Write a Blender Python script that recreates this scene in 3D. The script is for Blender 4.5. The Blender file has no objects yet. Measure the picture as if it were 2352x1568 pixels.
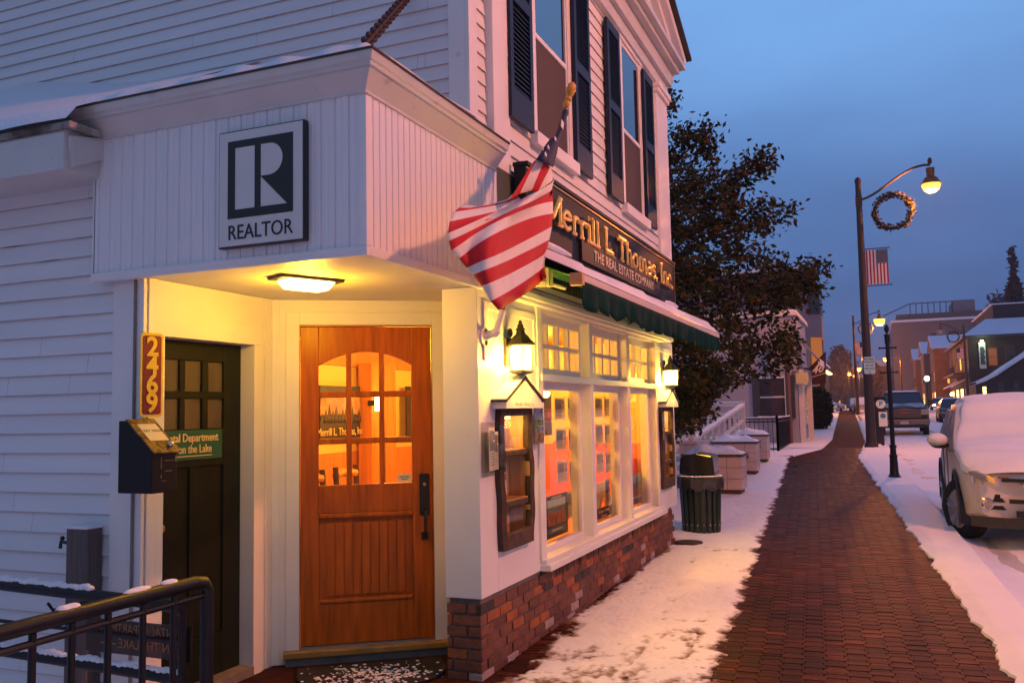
import bpy, bmesh, math, random
import numpy as np
from mathutils import Vector, Matrix
random.seed(7); rng = np.random.RandomState(5)
SC = bpy.context.scene
COL = SC.collection
PI = math.pi
# ---------------------------------------------------------------- camera
EYE = 1.62
YAW, PIT, ROL, FPX = 0.39330, 0.08016, -0.0196, 2022.0
fw = np.array([math.cos(YAW)*math.cos(PIT), math.sin(YAW)*math.cos(PIT), math.sin(PIT)])
rt = np.cross(fw, [0, 0, 1]); rt /= np.linalg.norm(rt); up = np.cross(rt, fw)
RT = math.cos(ROL)*rt + math.sin(ROL)*up; UP = -math.sin(ROL)*rt + math.cos(ROL)*up
camd = bpy.data.cameras.new("camera"); cam = bpy.data.objects.new("camera", camd); COL.objects.link(cam)
camd.sensor_width = 36; camd.lens = FPX/2352*36; camd.clip_start = .05; camd.clip_end = 3000
M = Matrix.Identity(4)
for i in range(3):
    M[i][0] = RT[i]; M[i][1] = UP[i]; M[i][2] = -fw[i]
M[2][3] = EYE
cam.matrix_world = M
SC.camera = cam
SC.view_settings.view_transform = 'Standard'; SC.view_settings.look = 'None'
SC.view_settings.exposure = 0; SC.view_settings.gamma = 1
# ---------------------------------------------------------------- sky (dusk)
W = bpy.data.worlds.new("World"); SC.world = W; W.use_nodes = True
nt = W.node_tree; nt.nodes.clear()
N = nt.nodes.new; L = nt.links.new
tc = N('ShaderNodeTexCoord'); sx = N('ShaderNodeSeparateXYZ'); L(tc.outputs['Generated'], sx.inputs[0])
nz = N('ShaderNodeTexNoise'); nz.inputs['Scale'].default_value = 2.2; nz.inputs['Detail'].default_value = 4
mp = N('ShaderNodeMapping'); mp.inputs['Scale'].default_value = (1, 1, 3.2); L(tc.outputs['Generated'], mp.inputs[0]); L(mp.outputs[0], nz.inputs['Vector'])
ad = N('ShaderNodeMath'); ad.operation = 'MULTIPLY_ADD'; L(nz.outputs['Fac'], ad.inputs[0]); ad.inputs[1].default_value = .24; L(sx.outputs['Z'], ad.inputs[2])
sb = N('ShaderNodeMath'); sb.operation = 'SUBTRACT'; L(ad.outputs[0], sb.inputs[0]); sb.inputs[1].default_value = .12
def ramp(stops):
    r = N('ShaderNodeValToRGB'); cr = r.color_ramp
    cr.elements[0].position = stops[0][0]; cr.elements[0].color = (*stops[0][1], 1)
    cr.elements[1].position = stops[-1][0]; cr.elements[1].color = (*stops[-1][1], 1)
    for p, c in stops[1:-1]:
        e = cr.elements.new(p); e.color = (*c, 1)
    return r
r1 = ramp([(0, (.050, .065, .150)), (.05, (.056, .100, .255)), (.14, (.080, .160, .385)), (.24, (.115, .245, .55)), (.42, (.20, .43, .86)), (.7, (.12, .20, .46)), (1, (.09, .15, .38))])
r2 = ramp([(0, (.16, .17, .25)), (.25, (.185, .26, .43)), (1, (.14, .25, .52))])
L(sb.outputs[0], r1.inputs[0]); L(sb.outputs[0], r2.inputs[0])
mr = N('ShaderNodeMapRange'); mr.inputs[1].default_value = .35; mr.inputs[2].default_value = -.5; L(sx.outputs['X'], mr.inputs[0])
mx = N('ShaderNodeMix'); mx.data_type = 'RGBA'; L(mr.outputs[0], mx.inputs[0]); L(r1.outputs[0], mx.inputs[6]); L(r2.outputs[0], mx.inputs[7])
bg = N('ShaderNodeBackground'); L(mx.outputs[2], bg.inputs[0]); bg.inputs[1].default_value = 1.0
wo = N('ShaderNodeOutputWorld'); L(bg.outputs[0], wo.inputs[0])

# ---------------------------------------------------------------- measuring helpers (photo pixel -> point on a known plane)
CC = np.array([0, 0, EYE])
def on(u, v, ax, val):
    d = fw + RT*(u-1176)/FPX - UP*(v-784)/FPX
    t = (val-CC[ax])/d[ax]
    return CC+t*d
def gz(x):
    return .011*(min(max(x, 5), 95)-5)
# ---------------------------------------------------------------- scene helpers
ORG = {}
def tag(o, label, cat, group=None, kind=None):
    if label: o['label'] = label
    if cat: o['category'] = cat
    if group: o['group'] = group
    if kind: o['kind'] = kind
    return o
def thing(name, label, cat, loc, group=None):
    o = bpy.data.objects.new(name, None); o.empty_display_size = .1; COL.objects.link(o)
    o.location = loc; ORG[o.name] = Vector(loc)
    return tag(o, label, cat, group)
def org(o):
    return ORG.get(o.name, Vector((0, 0, 0)))
class MB:
    def __init__(s): s.v = []; s.f = []; s.m = []; s.c = []; s.cm = 0; s.cc = None
    def face(s, pts):
        i = len(s.v); s.v += [tuple(map(float, p)) for p in pts]; s.f.append(tuple(range(i, i+len(pts)))); s.m.append(s.cm); s.c.append(s.cc)
    def idx(s, vs, fs):
        i = len(s.v); s.v += [tuple(map(float, p)) for p in vs]
        for f in fs: s.f.append(tuple(i+k for k in f)); s.m.append(s.cm); s.c.append(s.cc)
    def box(s, x0, x1, y0, y1, z0, z1):
        if x0 > x1: x0, x1 = x1, x0
        if y0 > y1: y0, y1 = y1, y0
        if z0 > z1: z0, z1 = z1, z0
        s.idx([(x0,y0,z0),(x1,y0,z0),(x1,y1,z0),(x0,y1,z0),(x0,y0,z1),(x1,y0,z1),(x1,y1,z1),(x0,y1,z1)],
              [(0,3,2,1),(4,5,6,7),(0,1,5,4),(1,2,6,5),(2,3,7,6),(3,0,4,7)])
    def fbox(s, O, U, V, Nn, u0, u1, v0, v1, n0, n1):
        O = Vector(O); U = Vector(U); V = Vector(V); Nn = Vector(Nn)
        P = [O+U*a+V*b+Nn*c for c in (n0, n1) for (a, b) in ((u0,v0),(u1,v0),(u1,v1),(u0,v1))]
        s.idx(P, [(0,3,2,1),(4,5,6,7),(0,1,5,4),(1,2,6,5),(2,3,7,6),(3,0,4,7)])
    def prism(s, poly, O, U, V, Nn, n0, n1):
        O = Vector(O); U = Vector(U); V = Vector(V); Nn = Vector(Nn); k = len(poly)
        A = [O+U*a+V*b+Nn*n0 for a, b in poly]; B = [O+U*a+V*b+Nn*n1 for a, b in poly]
        s.idx(A+B, [tuple(range(k-1, -1, -1)), tuple(range(k, 2*k))]+[(i, (i+1) % k, k+(i+1) % k, k+i) for i in range(k)])
    def tube(s, pts, r, n=8, caps=True, flat=None):
        pts = [Vector(p) for p in pts]
        if not isinstance(r, (list, tuple)): r = [r]*len(pts)
        vs = []; fs = []; prev = None
        for i, p in enumerate(pts):
            t = (pts[min(i+1, len(pts)-1)]-pts[max(i-1, 0)]).normalized()
            a = Vector((0, 0, 1)) if abs(t.z) < .9 else Vector((1, 0, 0))
            if flat is not None: a = Vector(flat)
            if prev is not None and flat is None: a = prev
            x = t.cross(a)
            if x.length < 1e-6: x = t.cross(Vector((.3, .8, .5)))
            x.normalize(); y = x.cross(t).normalized(); prev = y
            for k in range(n):
                q = 2*PI*k/n; fl = .55 if flat is not None else 1
                vs.append(p+x*math.cos(q)*r[i]+y*math.sin(q)*r[i]*fl)
            if i:
                b = (i-1)*n
                for k in range(n): fs.append((b+k, b+(k+1) % n, b+n+(k+1) % n, b+n+k))
        if caps:
            fs.append(tuple(range(n-1, -1, -1))); fs.append(tuple(range(len(vs)-n, len(vs))))
        s.idx(vs, fs)
    def lathe(s, prof, c, n=16, ax=2, sq=False):
        vs = []; fs = []; c = Vector(c)
        for i, (r, h) in enumerate(prof):
            for k in range(n):
                q = 2*PI*(k+.5)/n; a, b = r*math.cos(q), r*math.sin(q)
                p = (a, b, h) if ax == 2 else ((h, a, b) if ax == 0 else (a, h, b))
                vs.append(c+Vector(p))
            if i:
                b = (i-1)*n
                for k in range(n): fs.append((b+k, b+(k+1) % n, b+n+(k+1) % n, b+n+k))
        fs.append(tuple(range(n-1, -1, -1))); fs.append(tuple(range(len(vs)-n, len(vs))))
        s.idx(vs, fs)
    def ball(s, c, r, n=8, m=5, sc=(1, 1, 1)):
        c = Vector(c); vs = []; fs = []
        for i in range(m+1):
            th = PI*i/m
            for k in range(n):
                q = 2*PI*k/n
                vs.append(c+Vector((sc[0]*r*math.sin(th)*math.cos(q), sc[1]*r*math.sin(th)*math.sin(q), sc[2]*r*math.cos(th))))
            if i:
                b = (i-1)*n
                for k in range(n): fs.append((b+k, b+n+k, b+n+(k+1) % n, b+(k+1) % n))
        s.idx(vs, fs)
    def grid(s, fn, nu, nv):
        vs = [fn(i/nu, j/nv) for j in range(nv+1) for i in range(nu+1)]
        fs = [(j*(nu+1)+i, j*(nu+1)+i+1, (j+1)*(nu+1)+i+1, (j+1)*(nu+1)+i) for j in range(nv) for i in range(nu)]
        s.idx(vs, fs)
    def build(s, name, mats, parent=None, smooth=False, bevel=0, origin=None, fix=True, label=None, weld=False):
        me = bpy.data.meshes.new(name)
        root = parent
        if parent is not None:
            o0 = org(parent)
        else:
            if origin is None:
                a = np.array(s.v); o0 = Vector(((a[:, 0].min()+a[:, 0].max())/2, (a[:, 1].min()+a[:, 1].max())/2, a[:, 2].min()))
            else: o0 = Vector(origin)
        vv = [(p[0]-o0[0], p[1]-o0[1], p[2]-o0[2]) for p in s.v]
        me.from_pydata(vv, [], s.f)
        if not isinstance(mats, (list, tuple)): mats = [mats]
        for m in mats: me.materials.append(m)
        if len(mats) > 1: me.polygons.foreach_set('material_index', s.m)
        if any(c is not None for c in s.c):
            ca = me.color_attributes.new('tint', 'FLOAT_COLOR', 'CORNER')
            arr = []
            for f, c in zip(s.f, s.c):
                c = c or (1, 1, 1)
                arr += [c[0], c[1], c[2], 1]*len(f)
            ca.data.foreach_set('color', arr)
        if fix:
            b = bmesh.new(); b.from_mesh(me)
            if weld: bmesh.ops.remove_doubles(b, verts=b.verts, dist=1e-5)
            bmesh.ops.recalc_face_normals(b, faces=b.faces); b.to_mesh(me); b.free()
        if smooth: me.polygons.foreach_set('use_smooth', [True]*len(me.polygons))
        me.update()
        o = bpy.data.objects.new(name, me); COL.objects.link(o)
        if parent is not None:
            o.parent = parent; ORG[o.name] = o0
        else:
            o.location = o0; ORG[o.name] = o0
        if bevel:
            md = o.modifiers.new('bevel', 'BEVEL'); md.width = bevel; md.segments = 2; md.limit_method = 'ANGLE'; md.angle_limit = .6
        if smooth and bevel == 0:
            try: me.set_sharp_from_angle(angle=.7)
            except Exception: pass
        if label: o['label'] = label
        return o
def copy_tree(o, loc=None, rz=None, label=None):
    def rec(a, par):
        c = a.copy(); COL.objects.link(c)
        if par is not None: c.parent = par
        for ch in [k for k in bpy.data.objects if k.parent == a]: rec(ch, c)
        return c
    c = rec(o, None)
    if loc is not None: c.location = loc
    if rz is not None: c.rotation_euler.z = rz
    if label: c['label'] = label
    return c
# ---------------------------------------------------------------- materials
MT = {}
def mat(name, col, rough=.6, metal=0, var=.0, vs=4, bump=0, bs=30, emit=None, es=0, spec=.5, tint=False, dirt=None, stretch=None):
    if name in MT: return MT[name]
    m = bpy.data.materials.new(name); m.use_nodes = True; t = m.node_tree; n = t.nodes; l = t.links
    p = n['Principled BSDF']; p.inputs['Base Color'].default_value = (*col, 1)
    p.inputs['Roughness'].default_value = rough; p.inputs['Metallic'].default_value = metal
    p.inputs['Specular IOR Level'].default_value = spec
    geo = n.new('ShaderNodeNewGeometry'); vec = geo.outputs['Position']
    if stretch:
        mpn = n.new('ShaderNodeMapping'); mpn.inputs['Scale'].default_value = stretch; l.new(vec, mpn.inputs[0]); vec = mpn.outputs[0]
    src = None
    if tint:
        a = n.new('ShaderNodeAttribute'); a.attribute_name = 'tint'
        mm = n.new('ShaderNodeMix'); mm.data_type = 'RGBA'; mm.blend_type = 'MULTIPLY'; mm.inputs[0].default_value = 1
        mm.inputs[6].default_value = (*col, 1); l.new(a.outputs['Color'], mm.inputs[7]); src = mm.outputs[2]
    if var:
        t1 = n.new('ShaderNodeTexNoise'); t1.inputs['Scale'].default_value = vs; t1.inputs['Detail'].default_value = 6; l.new(vec, t1.inputs['Vector'])
        mrn = n.new('ShaderNodeMapRange'); mrn.inputs[1].default_value = .3; mrn.inputs[2].default_value = .7
        mrn.inputs[3].default_value = 1-var; mrn.inputs[4].default_value = 1+var*.5; l.new(t1.outputs['Fac'], mrn.inputs[0])
        vm = n.new('ShaderNodeVectorMath'); vm.operation = 'SCALE'
        if src: l.new(src, vm.inputs[0])
        else: vm.inputs[0].default_value = col
        l.new(mrn.outputs[0], vm.inputs['Scale']); src = vm.outputs[0]
    if dirt:
        dc, dscale, dlo, dhi = dirt
        t2 = n.new('ShaderNodeTexNoise'); t2.inputs['Scale'].default_value = dscale; t2.inputs['Detail'].default_value = 8; t2.inputs['Roughness'].default_value = .65
        l.new(vec, t2.inputs['Vector'])
        mr2 = n.new('ShaderNodeMapRange'); mr2.inputs[1].default_value = dlo; mr2.inputs[2].default_value = dhi; l.new(t2.outputs['Fac'], mr2.inputs[0])
        m2 = n.new('ShaderNodeMix'); m2.data_type = 'RGBA'; l.new(mr2.outputs[0], m2.inputs[0])
        if src: l.new(src, m2.inputs[6])
        else: m2.inputs[6].default_value = (*col, 1)
        m2.inputs[7].default_value = (*dc, 1); src = m2.outputs[2]
    if src: l.new(src, p.inputs['Base Color'])
    if bump:
        t3 = n.new('ShaderNodeTexNoise'); t3.inputs['Scale'].default_value = bs; t3.inputs['Detail'].default_value = 5; l.new(vec, t3.inputs['Vector'])
        b = n.new('ShaderNodeBump'); b.inputs['Strength'].default_value = bump; b.inputs['Distance'].default_value = .01
        l.new(t3.outputs['Fac'], b.inputs['Height']); l.new(b.outputs[0], p.inputs['Normal'])
    if emit: p.inputs['Emission Color'].default_value = (*emit, 1); p.inputs['Emission Strength'].default_value = es
    MT[name] = m; return m
def backlit(m, f=.45):
    t = m.node_tree; n = t.nodes; p = n['Principled BSDF']; tr = n.new('ShaderNodeBsdfTranslucent'); ms = n.new('ShaderNodeMixShader'); ms.inputs[0].default_value = f
    if p.inputs['Base Color'].links: t.links.new(p.inputs['Base Color'].links[0].from_socket, tr.inputs[0])
    else: tr.inputs[0].default_value = p.inputs['Base Color'].default_value
    t.links.new(p.outputs[0], ms.inputs[1]); t.links.new(tr.outputs[0], ms.inputs[2]); t.links.new(ms.outputs[0], n['Material Output'].inputs[0]); return m
def glass(name, tintc=(.9, .95, 1), refl=.12, trans=True):
    m = bpy.data.materials.new(name); m.use_nodes = True; t = m.node_tree; n = t.nodes; l = t.links; n.remove(n['Principled BSDF'])
    tr = n.new('ShaderNodeBsdfTransparent'); tr.inputs[0].default_value = (*tintc, 1)
    gl = n.new('ShaderNodeBsdfGlossy'); gl.inputs['Roughness'].default_value = .03
    fr = n.new('ShaderNodeFresnel'); fr.inputs[0].default_value = 1.5
    mr = n.new('ShaderNodeMath'); mr.operation = 'MULTIPLY'; mr.inputs[1].default_value = refl*8; l.new(fr.outputs[0], mr.inputs[0])
    ms = n.new('ShaderNodeMixShader'); l.new(mr.outputs[0], ms.inputs[0]); l.new(tr.outputs[0], ms.inputs[1]); l.new(gl.outputs[0], ms.inputs[2])
    l.new(ms.outputs[0], n['Material Output'].inputs[0]); MT[name] = m; return m
def point(name, loc, power, col, size, parent=None, kind='POINT', rot=None, sx=None, sy=None, spread=None, spot=None):
    d = bpy.data.lights.new(name, kind); d.energy = power; d.color = col
    if kind in ('POINT', 'SPOT'): d.shadow_soft_size = size
    if kind == 'SPOT': d.spot_size = spot or 2.2; d.spot_blend = .6
    if kind == 'AREA':
        d.shape = 'RECTANGLE'; d.size = sx; d.size_y = sy
        if spread: d.spread = spread
    o = bpy.data.objects.new(name, d); COL.objects.link(o)
    if rot: o.rotation_euler = rot
    if parent is not None:
        o.parent = parent; o.location = Vector(loc)-org(parent)
    else: o.location = loc
    return o
DEP = None
def text(s, size, O, U, V, Nn, mt, parent, name='lettering', ext=.002, align='CENTER', xs=1, bold=0, off=.0, space=1, shear=0):
    cu = bpy.data.curves.new('t', 'FONT'); cu.body = s; cu.size = size; cu.extrude = ext; cu.align_x = align; cu.align_y = 'CENTER'; cu.offset = bold; cu.space_character = space; cu.shear = shear
    cu.resolution_u = 3
    to = bpy.data.objects.new('t', cu); COL.objects.link(to)
    dg = bpy.context.evaluated_depsgraph_get(); dg.update()
    me = bpy.data.meshes.new_from_object(to.evaluated_get(dg)); bpy.data.objects.remove(to)
    O = Vector(O); U = Vector(U).normalized(); V = Vector(V).normalized(); Nn = Vector(Nn).normalized(); o0 = org(parent)
    for v in me.vertices:
        a, b, c = v.co; v.co = O+U*a*xs+V*b+Nn*(c+ext+off)-o0
    me.materials.clear(); me.materials.append(mt)
    o = bpy.data.objects.new(name, me); me.name = name; COL.objects.link(o); o.parent = parent; ORG[o.name] = o0
    return o
UX = Vector((1, 0, 0)); UY = Vector((0, 1, 0)); UZ = Vector((0, 0, 1))
F_ = dict(U=UX, V=UZ, Nn=-UY)      # faces the street (seen from -y): text runs +x
E_ = dict(U=-UY, V=UZ, Nn=-UX)     # faces the camera side (-x): text runs -y

white = mat('white_paint', (.74, .73, .72), .45, var=.06, vs=3, bump=.08, bs=60, dirt=((.30, .24, .17), 9, .66, .86))
wclap = mat('clapboard_paint', (.72, .72, .74), .55, var=.07, vs=2, bump=.12, bs=40, dirt=((.33, .27, .2), 7, .68, .9), stretch=(1, .25, 3))
wclapx = mat('street_clapboard_paint', (.72, .71, .70), .55, var=.07, vs=2, bump=.12, bs=40, dirt=((.33, .27, .2), 7, .66, .9), stretch=(.25, 1, 3))
vinyl = mat('vinyl_siding', (.74, .74, .76), .38, var=.05, vs=1.5, dirt=((.4, .33, .27), 5, .68, .95), stretch=(1, 1, .3))
trimw = mat('aluminium_trim', (.56, .57, .56), .4, var=.08, vs=3, dirt=((.22, .17, .12), 8, .62, .85))
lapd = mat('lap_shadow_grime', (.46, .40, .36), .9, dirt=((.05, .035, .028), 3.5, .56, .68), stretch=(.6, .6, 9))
sooty = mat('sooty_joint', (.06, .045, .03), .9)
snow = mat('snow', (.76, .77, .82), .7, var=.03, vs=3, bump=.5, bs=35)
snowg = mat('trodden_snow', (.80, .80, .82), .7, var=.06, vs=5, bump=.9, bs=22, dirt=((.33, .2, .14), 4.5, .60, .78))
wood = mat('varnished_door_wood', (.44, .105, .008), .32, var=.35, vs=3, stretch=(9, 9, .8), spec=.22)
woodd = mat('dark_green_door_paint', (.009, .012, .006), .5, spec=.25, var=.3, vs=6)
ironb = mat('black_iron', (.006, .006, .008), .4, spec=.3, var=.2, vs=20)
brz = mat('bronze_metal', (.06, .045, .03), .4, metal=.5, var=.4, vs=30)
shutm = mat('navy_shutter_paint', (.008, .020, .050), .5, spec=.3, var=.15, vs=8)
signbk = mat('charcoal_sign_board', (.014, .016, .020), .55, spec=.25, var=.15, vs=5)
gold = mat('gold_leaf', (.95, .55, .12), .28, metal=.85, var=.15, vs=25)
goldp = mat('gold_paint', (.62, .40, .13), .5)
greenc = mat('green_awning_canvas', (.002, .030, .024), .85, spec=.1, var=.25, vs=6, bump=.3, bs=120)
greenu = mat('bright_green_canvas', (.03, .17, .04), .75, var=.15, vs=6)
barkm = mat('bark_edge_wood', (.075, .042, .025), .85, var=.5, vs=14, bump=.6, bs=40)
pine = mat('pine_board', (.62, .36, .12), .5, var=.2, vs=4, stretch=(6, 6, .7))
blk = mat('black_plastic', (.01, .01, .011), .35)
gl_thin = glass('window_glass', (.97, .97, .95), .035)
acr = glass('clear_acrylic', (.93, .93, .91), .03)
red = mat('flag_red', (.52, .006, .012), .7, var=.08, vs=5); wht = mat('flag_white', (.78, .72, .66), .7, var=.05, vs=5); navy = mat('flag_navy', (.012, .015, .06), .7)
# ================================================================ off-frame and street lamps share one design
def street_lamp(x, y, label, toward=-1, lit=True, banner=True, power=0, detail=True, wreathlabel=None, group='cobra arm street lamps along the street', pole_h=8.42, grp2='wreaths hung on the street lamps', grp3='small flag banners on the street lamps'):
    g = gz(x); r = thing('street_lamp', label, 'street lamp', (x, y, g), group)
    m = MB(); m.tube([(x, y, g), (x, y, g+.5), (x, y, g+pole_h)], [.17, .15, .085], 12); m.lathe([(.21, 0), (.21, .12), (.17, .2)], (x, y, g), 12); m.lathe([(.1, 0), (.1, .1), (.06, .16), (.0, .2)], (x, y, g+pole_h), 10)
    m.build('pole', mat('brown_pole_metal', (.035, .018, .012), .5, var=.3, vs=9), r, smooth=True)
    s = toward; m = MB(); pts = []
    for i in range(13):
        t = i/12; pts.append((x, y+s*(.08+2.02*t), g+pole_h-.55+.95*(t*t*(3-2*t))*.92+.12*math.sin(t*PI)))
    m.tube(pts, .038, 8); e = pts[-1]
    m.ball((x, e[1], e[2]+.12), .07, 8, 5, (1, 1, 1.7)); m.box(x-.09, x+.09, y-.1, y+.1, g+pole_h-.75, g+pole_h-.45)
    m.build('arm', mat('brown_pole_metal', None), r, smooth=True)
    hx, hy, hz = x, e[1], e[2]-.08
    m = MB(); m.lathe([(.05, 0), (.13, -.02), (.11, -.28), (.20, -.34), (.25, -.45), (.30, -.50), (.30, -.53), (.24, -.53)], (hx, hy, hz), 14)
    m.build('lamp_head', mat('lamp_head_metal', (.16, .07, .02), .45, metal=.3), r, smooth=True)
    bloom_k = 1 if x < 60 else 1.7  # far globes oversized: the bloom round the lamps is put into their shape
    m = MB(); m.lathe([(.26*bloom_k, -.51), (.27*bloom_k, -.58), (.22*bloom_k, -.70*(bloom_k+1)/2), (.11*bloom_k, -.78*(bloom_k+1)/2), (.0, -.80*(bloom_k+1)/2)], (hx, hy, hz), 14)
    m.build('globe', mat('sodium_globe', (1, .7, .3), .3, emit=(1, .33, .02), es=4) if lit else mat('dull_globe', (.2, .2, .22), .3), r, smooth=True)
    if power: point('lamp_light', (hx, hy, hz-(.98 if x < 60 else 1.3)), power, (1, .27, .04) if x > 20 else (1, .28, .095), .22, r)
    # wreath hangs on the arm
    if wreathlabel:
        wc = Vector((x, y+s*.98, g+pole_h-1.02)); R = .60
        w = thing('wreath', wreathlabel, 'wreath', wc-Vector((0, 0, R)), grp2)
        m = MB(); n = 420 if detail else 130
        for i in range(n):
            q = rng.uniform(0, 2*PI); rr = R-.06+max(-.11, min(.10, rng.normal(0, .065))); c = wc+Vector((rng.normal(0, .06), math.cos(q)*rr, math.sin(q)*rr))
            k = rng.uniform(.035, .08); d = Vector(rng.normal(0, 1, 3)).normalized(); e1 = d.orthogonal().normalized(); e2 = d.cross(e1)
            m.face([c-e1*k, c+e2*k*.6, c+e1*k, c-e2*k*.6]); m.face([c-d*k, c+e2*k*.6, c+d*k])
        m.tube([wc+Vector((0, math.cos(2*PI*i/20)*(R-.06), math.sin(2*PI*i/20)*(R-.06))) for i in range(21)], .05, 6)
        m.build('greenery', mat('wreath_green', (.003, .004, .002), .7, var=.5, vs=12), w)
        m = MB()
        for i in range(14): q = 2*PI*i/14; m.ball(wc+Vector((-.07, math.cos(q)*(R-.06), math.sin(q)*(R-.06))), .032, 6, 4)
        m.build('ornaments', mat('wreath_ball', (.06, .03, .01), .5), w, smooth=True)
    if banner:
        z1 = g+pole_h-2.15; z0 = z1-1.17
        b = thing('flag_banner', 'small flag banner on the pole of the '+banner, 'flag', (x, y+s*.1, z0), grp3)
        m = MB(); ys = y+s*.12
        for z in (z0, z1): m.tube([(x, y, z), (x, y+s*.80, z)], .016, 6); m.ball((x, y+s*.82, z), .03, 6, 4)
        m.build('rods', ironb, b)
        m = MB(); Wd = .64; n = 13
        def col_(a, zz):  # a 0..1 from pole
            return a
        for k in range(n):
            a0, a1 = k/n, (k+1)/n; m.cm = k % 2
            zt = z1-.04
            if a0 > .46: zt = z1-.04-.44
            m.box(x-.006, x+.006, ys+s*a0*Wd, ys+s*a1*Wd, z0+.04, zt)
        m.cm = 2; m.box(x-.007, x+.007, ys+s*6/n*Wd, ys+s*Wd, z1-.48, z1-.04)
        if detail:
            m.cm = 1
            for i in range(6):
                for j in range(6):
                    cy = ys+s*(6/n+(i+.5)/6*7/n)*Wd; cz = z1-.48+(j+.5)/6*.44; m.box(x-.010, x-.0075, cy-.011, cy+.011, cz-.014, cz+.014)
        m.build('cloth', [red, wht, navy], b)
    return r
mat('brown_pole_metal', (.035, .018, .012), .5, var=.3, vs=9)
# the lamp that lights the shop front: across the road, just outside the frame
street_lamp(6.15, -7.6, 'street lamp across the road beside the camera, lighting the shop front', toward=1, power=2900, banner=False, group=None)

# ================================================================ main building
BLD = thing('real_estate_office', 'white clapboard two storey shop building with corner entry and brick base', 'building', (5, 2.3, 0))
YF = 2.30; XA = 4.98; XE = 10.62
_jr = random.Random(2)
def clap_x(mb, x, y0, y1, z0, z1, e=.1, step=.013):     # boards on a wall facing -x
    z = z0
    while z < z1:
        t = min(z+e, z1); V8 = [(x-step, y0, z), (x-step, y1, z), (x-.001, y1, t), (x-.001, y0, t), (x, y0, z), (x, y1, z), (x, y0, t), (x, y1, t)]
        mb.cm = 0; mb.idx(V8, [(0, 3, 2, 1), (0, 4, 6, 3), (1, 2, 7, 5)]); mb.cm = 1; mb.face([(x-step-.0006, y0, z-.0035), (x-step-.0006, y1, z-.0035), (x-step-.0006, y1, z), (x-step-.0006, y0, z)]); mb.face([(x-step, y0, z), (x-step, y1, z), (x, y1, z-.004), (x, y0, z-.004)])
        for q in range(2):
            yj = y0+(y1-y0)*_jr.random(); mb.face([(x-step-.0004, yj, z), (x-step-.0004, yj+.003, z), (x-.0015, yj+.003, t), (x-.0015, yj, t)])
        z += e
def clap_y(mb, y, x0, x1, z0, z1, e=.1, step=.013):     # boards on a wall facing -y
    z = z0
    while z < z1:
        t = min(z+e, z1); V8 = [(x0, y-step, z), (x1, y-step, z), (x1, y-.001, t), (x0, y-.001, t), (x0, y, z), (x1, y, z), (x0, y, t), (x1, y, t)]
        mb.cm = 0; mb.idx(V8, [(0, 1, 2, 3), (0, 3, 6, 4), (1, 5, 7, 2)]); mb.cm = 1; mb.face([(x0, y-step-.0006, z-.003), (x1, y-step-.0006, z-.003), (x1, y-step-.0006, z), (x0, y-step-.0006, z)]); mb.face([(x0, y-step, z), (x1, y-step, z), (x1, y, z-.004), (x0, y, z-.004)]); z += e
# upper wall facing the camera
m = MB(); m.box(XA, XA+.12, 2.34, 9, 2.45, 7.4); m.build('side_wall', white, BLD)
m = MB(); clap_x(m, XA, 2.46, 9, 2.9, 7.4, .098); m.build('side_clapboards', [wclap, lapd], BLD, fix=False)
m = MB(); m.box(XA-.03, XA, 2.34, 2.46, 3.2, 7.4); m.box(XA-.03, 5.075, 2.31, 2.34, 3.2, 7.4); m.build('corner_board', white, BLD, bevel=.003)
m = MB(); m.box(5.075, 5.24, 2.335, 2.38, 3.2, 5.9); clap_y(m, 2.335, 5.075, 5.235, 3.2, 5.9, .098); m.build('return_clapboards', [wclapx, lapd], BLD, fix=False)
# street facade, upper storey
m = MB(); m.box(5.24, XE, 2.31, 2.42, 2.38, 3.75); m.box(5.24, XE, 2.31, 2.42, 5.42, 6.0)
for a, b in ((5.24, 6.1), (6.86, 8.62), (9.37, XE)): m.box(a, b, 2.31, 2.42, 3.75, 5.42)
m.build('upper_wall', white, BLD)
m = MB()
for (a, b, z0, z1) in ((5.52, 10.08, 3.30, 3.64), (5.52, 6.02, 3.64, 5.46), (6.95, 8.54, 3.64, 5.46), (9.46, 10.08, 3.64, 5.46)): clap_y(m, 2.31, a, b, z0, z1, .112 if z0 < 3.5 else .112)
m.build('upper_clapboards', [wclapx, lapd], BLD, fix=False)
for a, b in ((5.24, 5.52), (10.08, XE)):
    m = MB(); m.box(a, b, 2.27, 2.31, 3.25, 5.38); m.box(a-.03, b+.03, 2.235, 2.31, 5.38, 5.43); m.box(a-.05, b+.05, 2.215, 2.31, 5.43, 5.50)
    if a > 8: m.box(XE, XE+.03, 2.27, 2.6, 3.25, 5.4)
    m.build('corner_pilaster', white, BLD, bevel=.004)
m = MB(); m.box(5.24, XE+.02, 2.25, 2.31, 5.48, 5.62); m.box(5.2, XE+.06, 2.20, 2.31, 5.62, 5.80); m.box(5.0, XE+.14, 2.12, 2.31, 5.80, 5.86); m.box(4.95, XE+.20, 2.05, 2.31, 5.86, 5.92)
m.build('entablature', trimw, BLD, bevel=.004)
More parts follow.
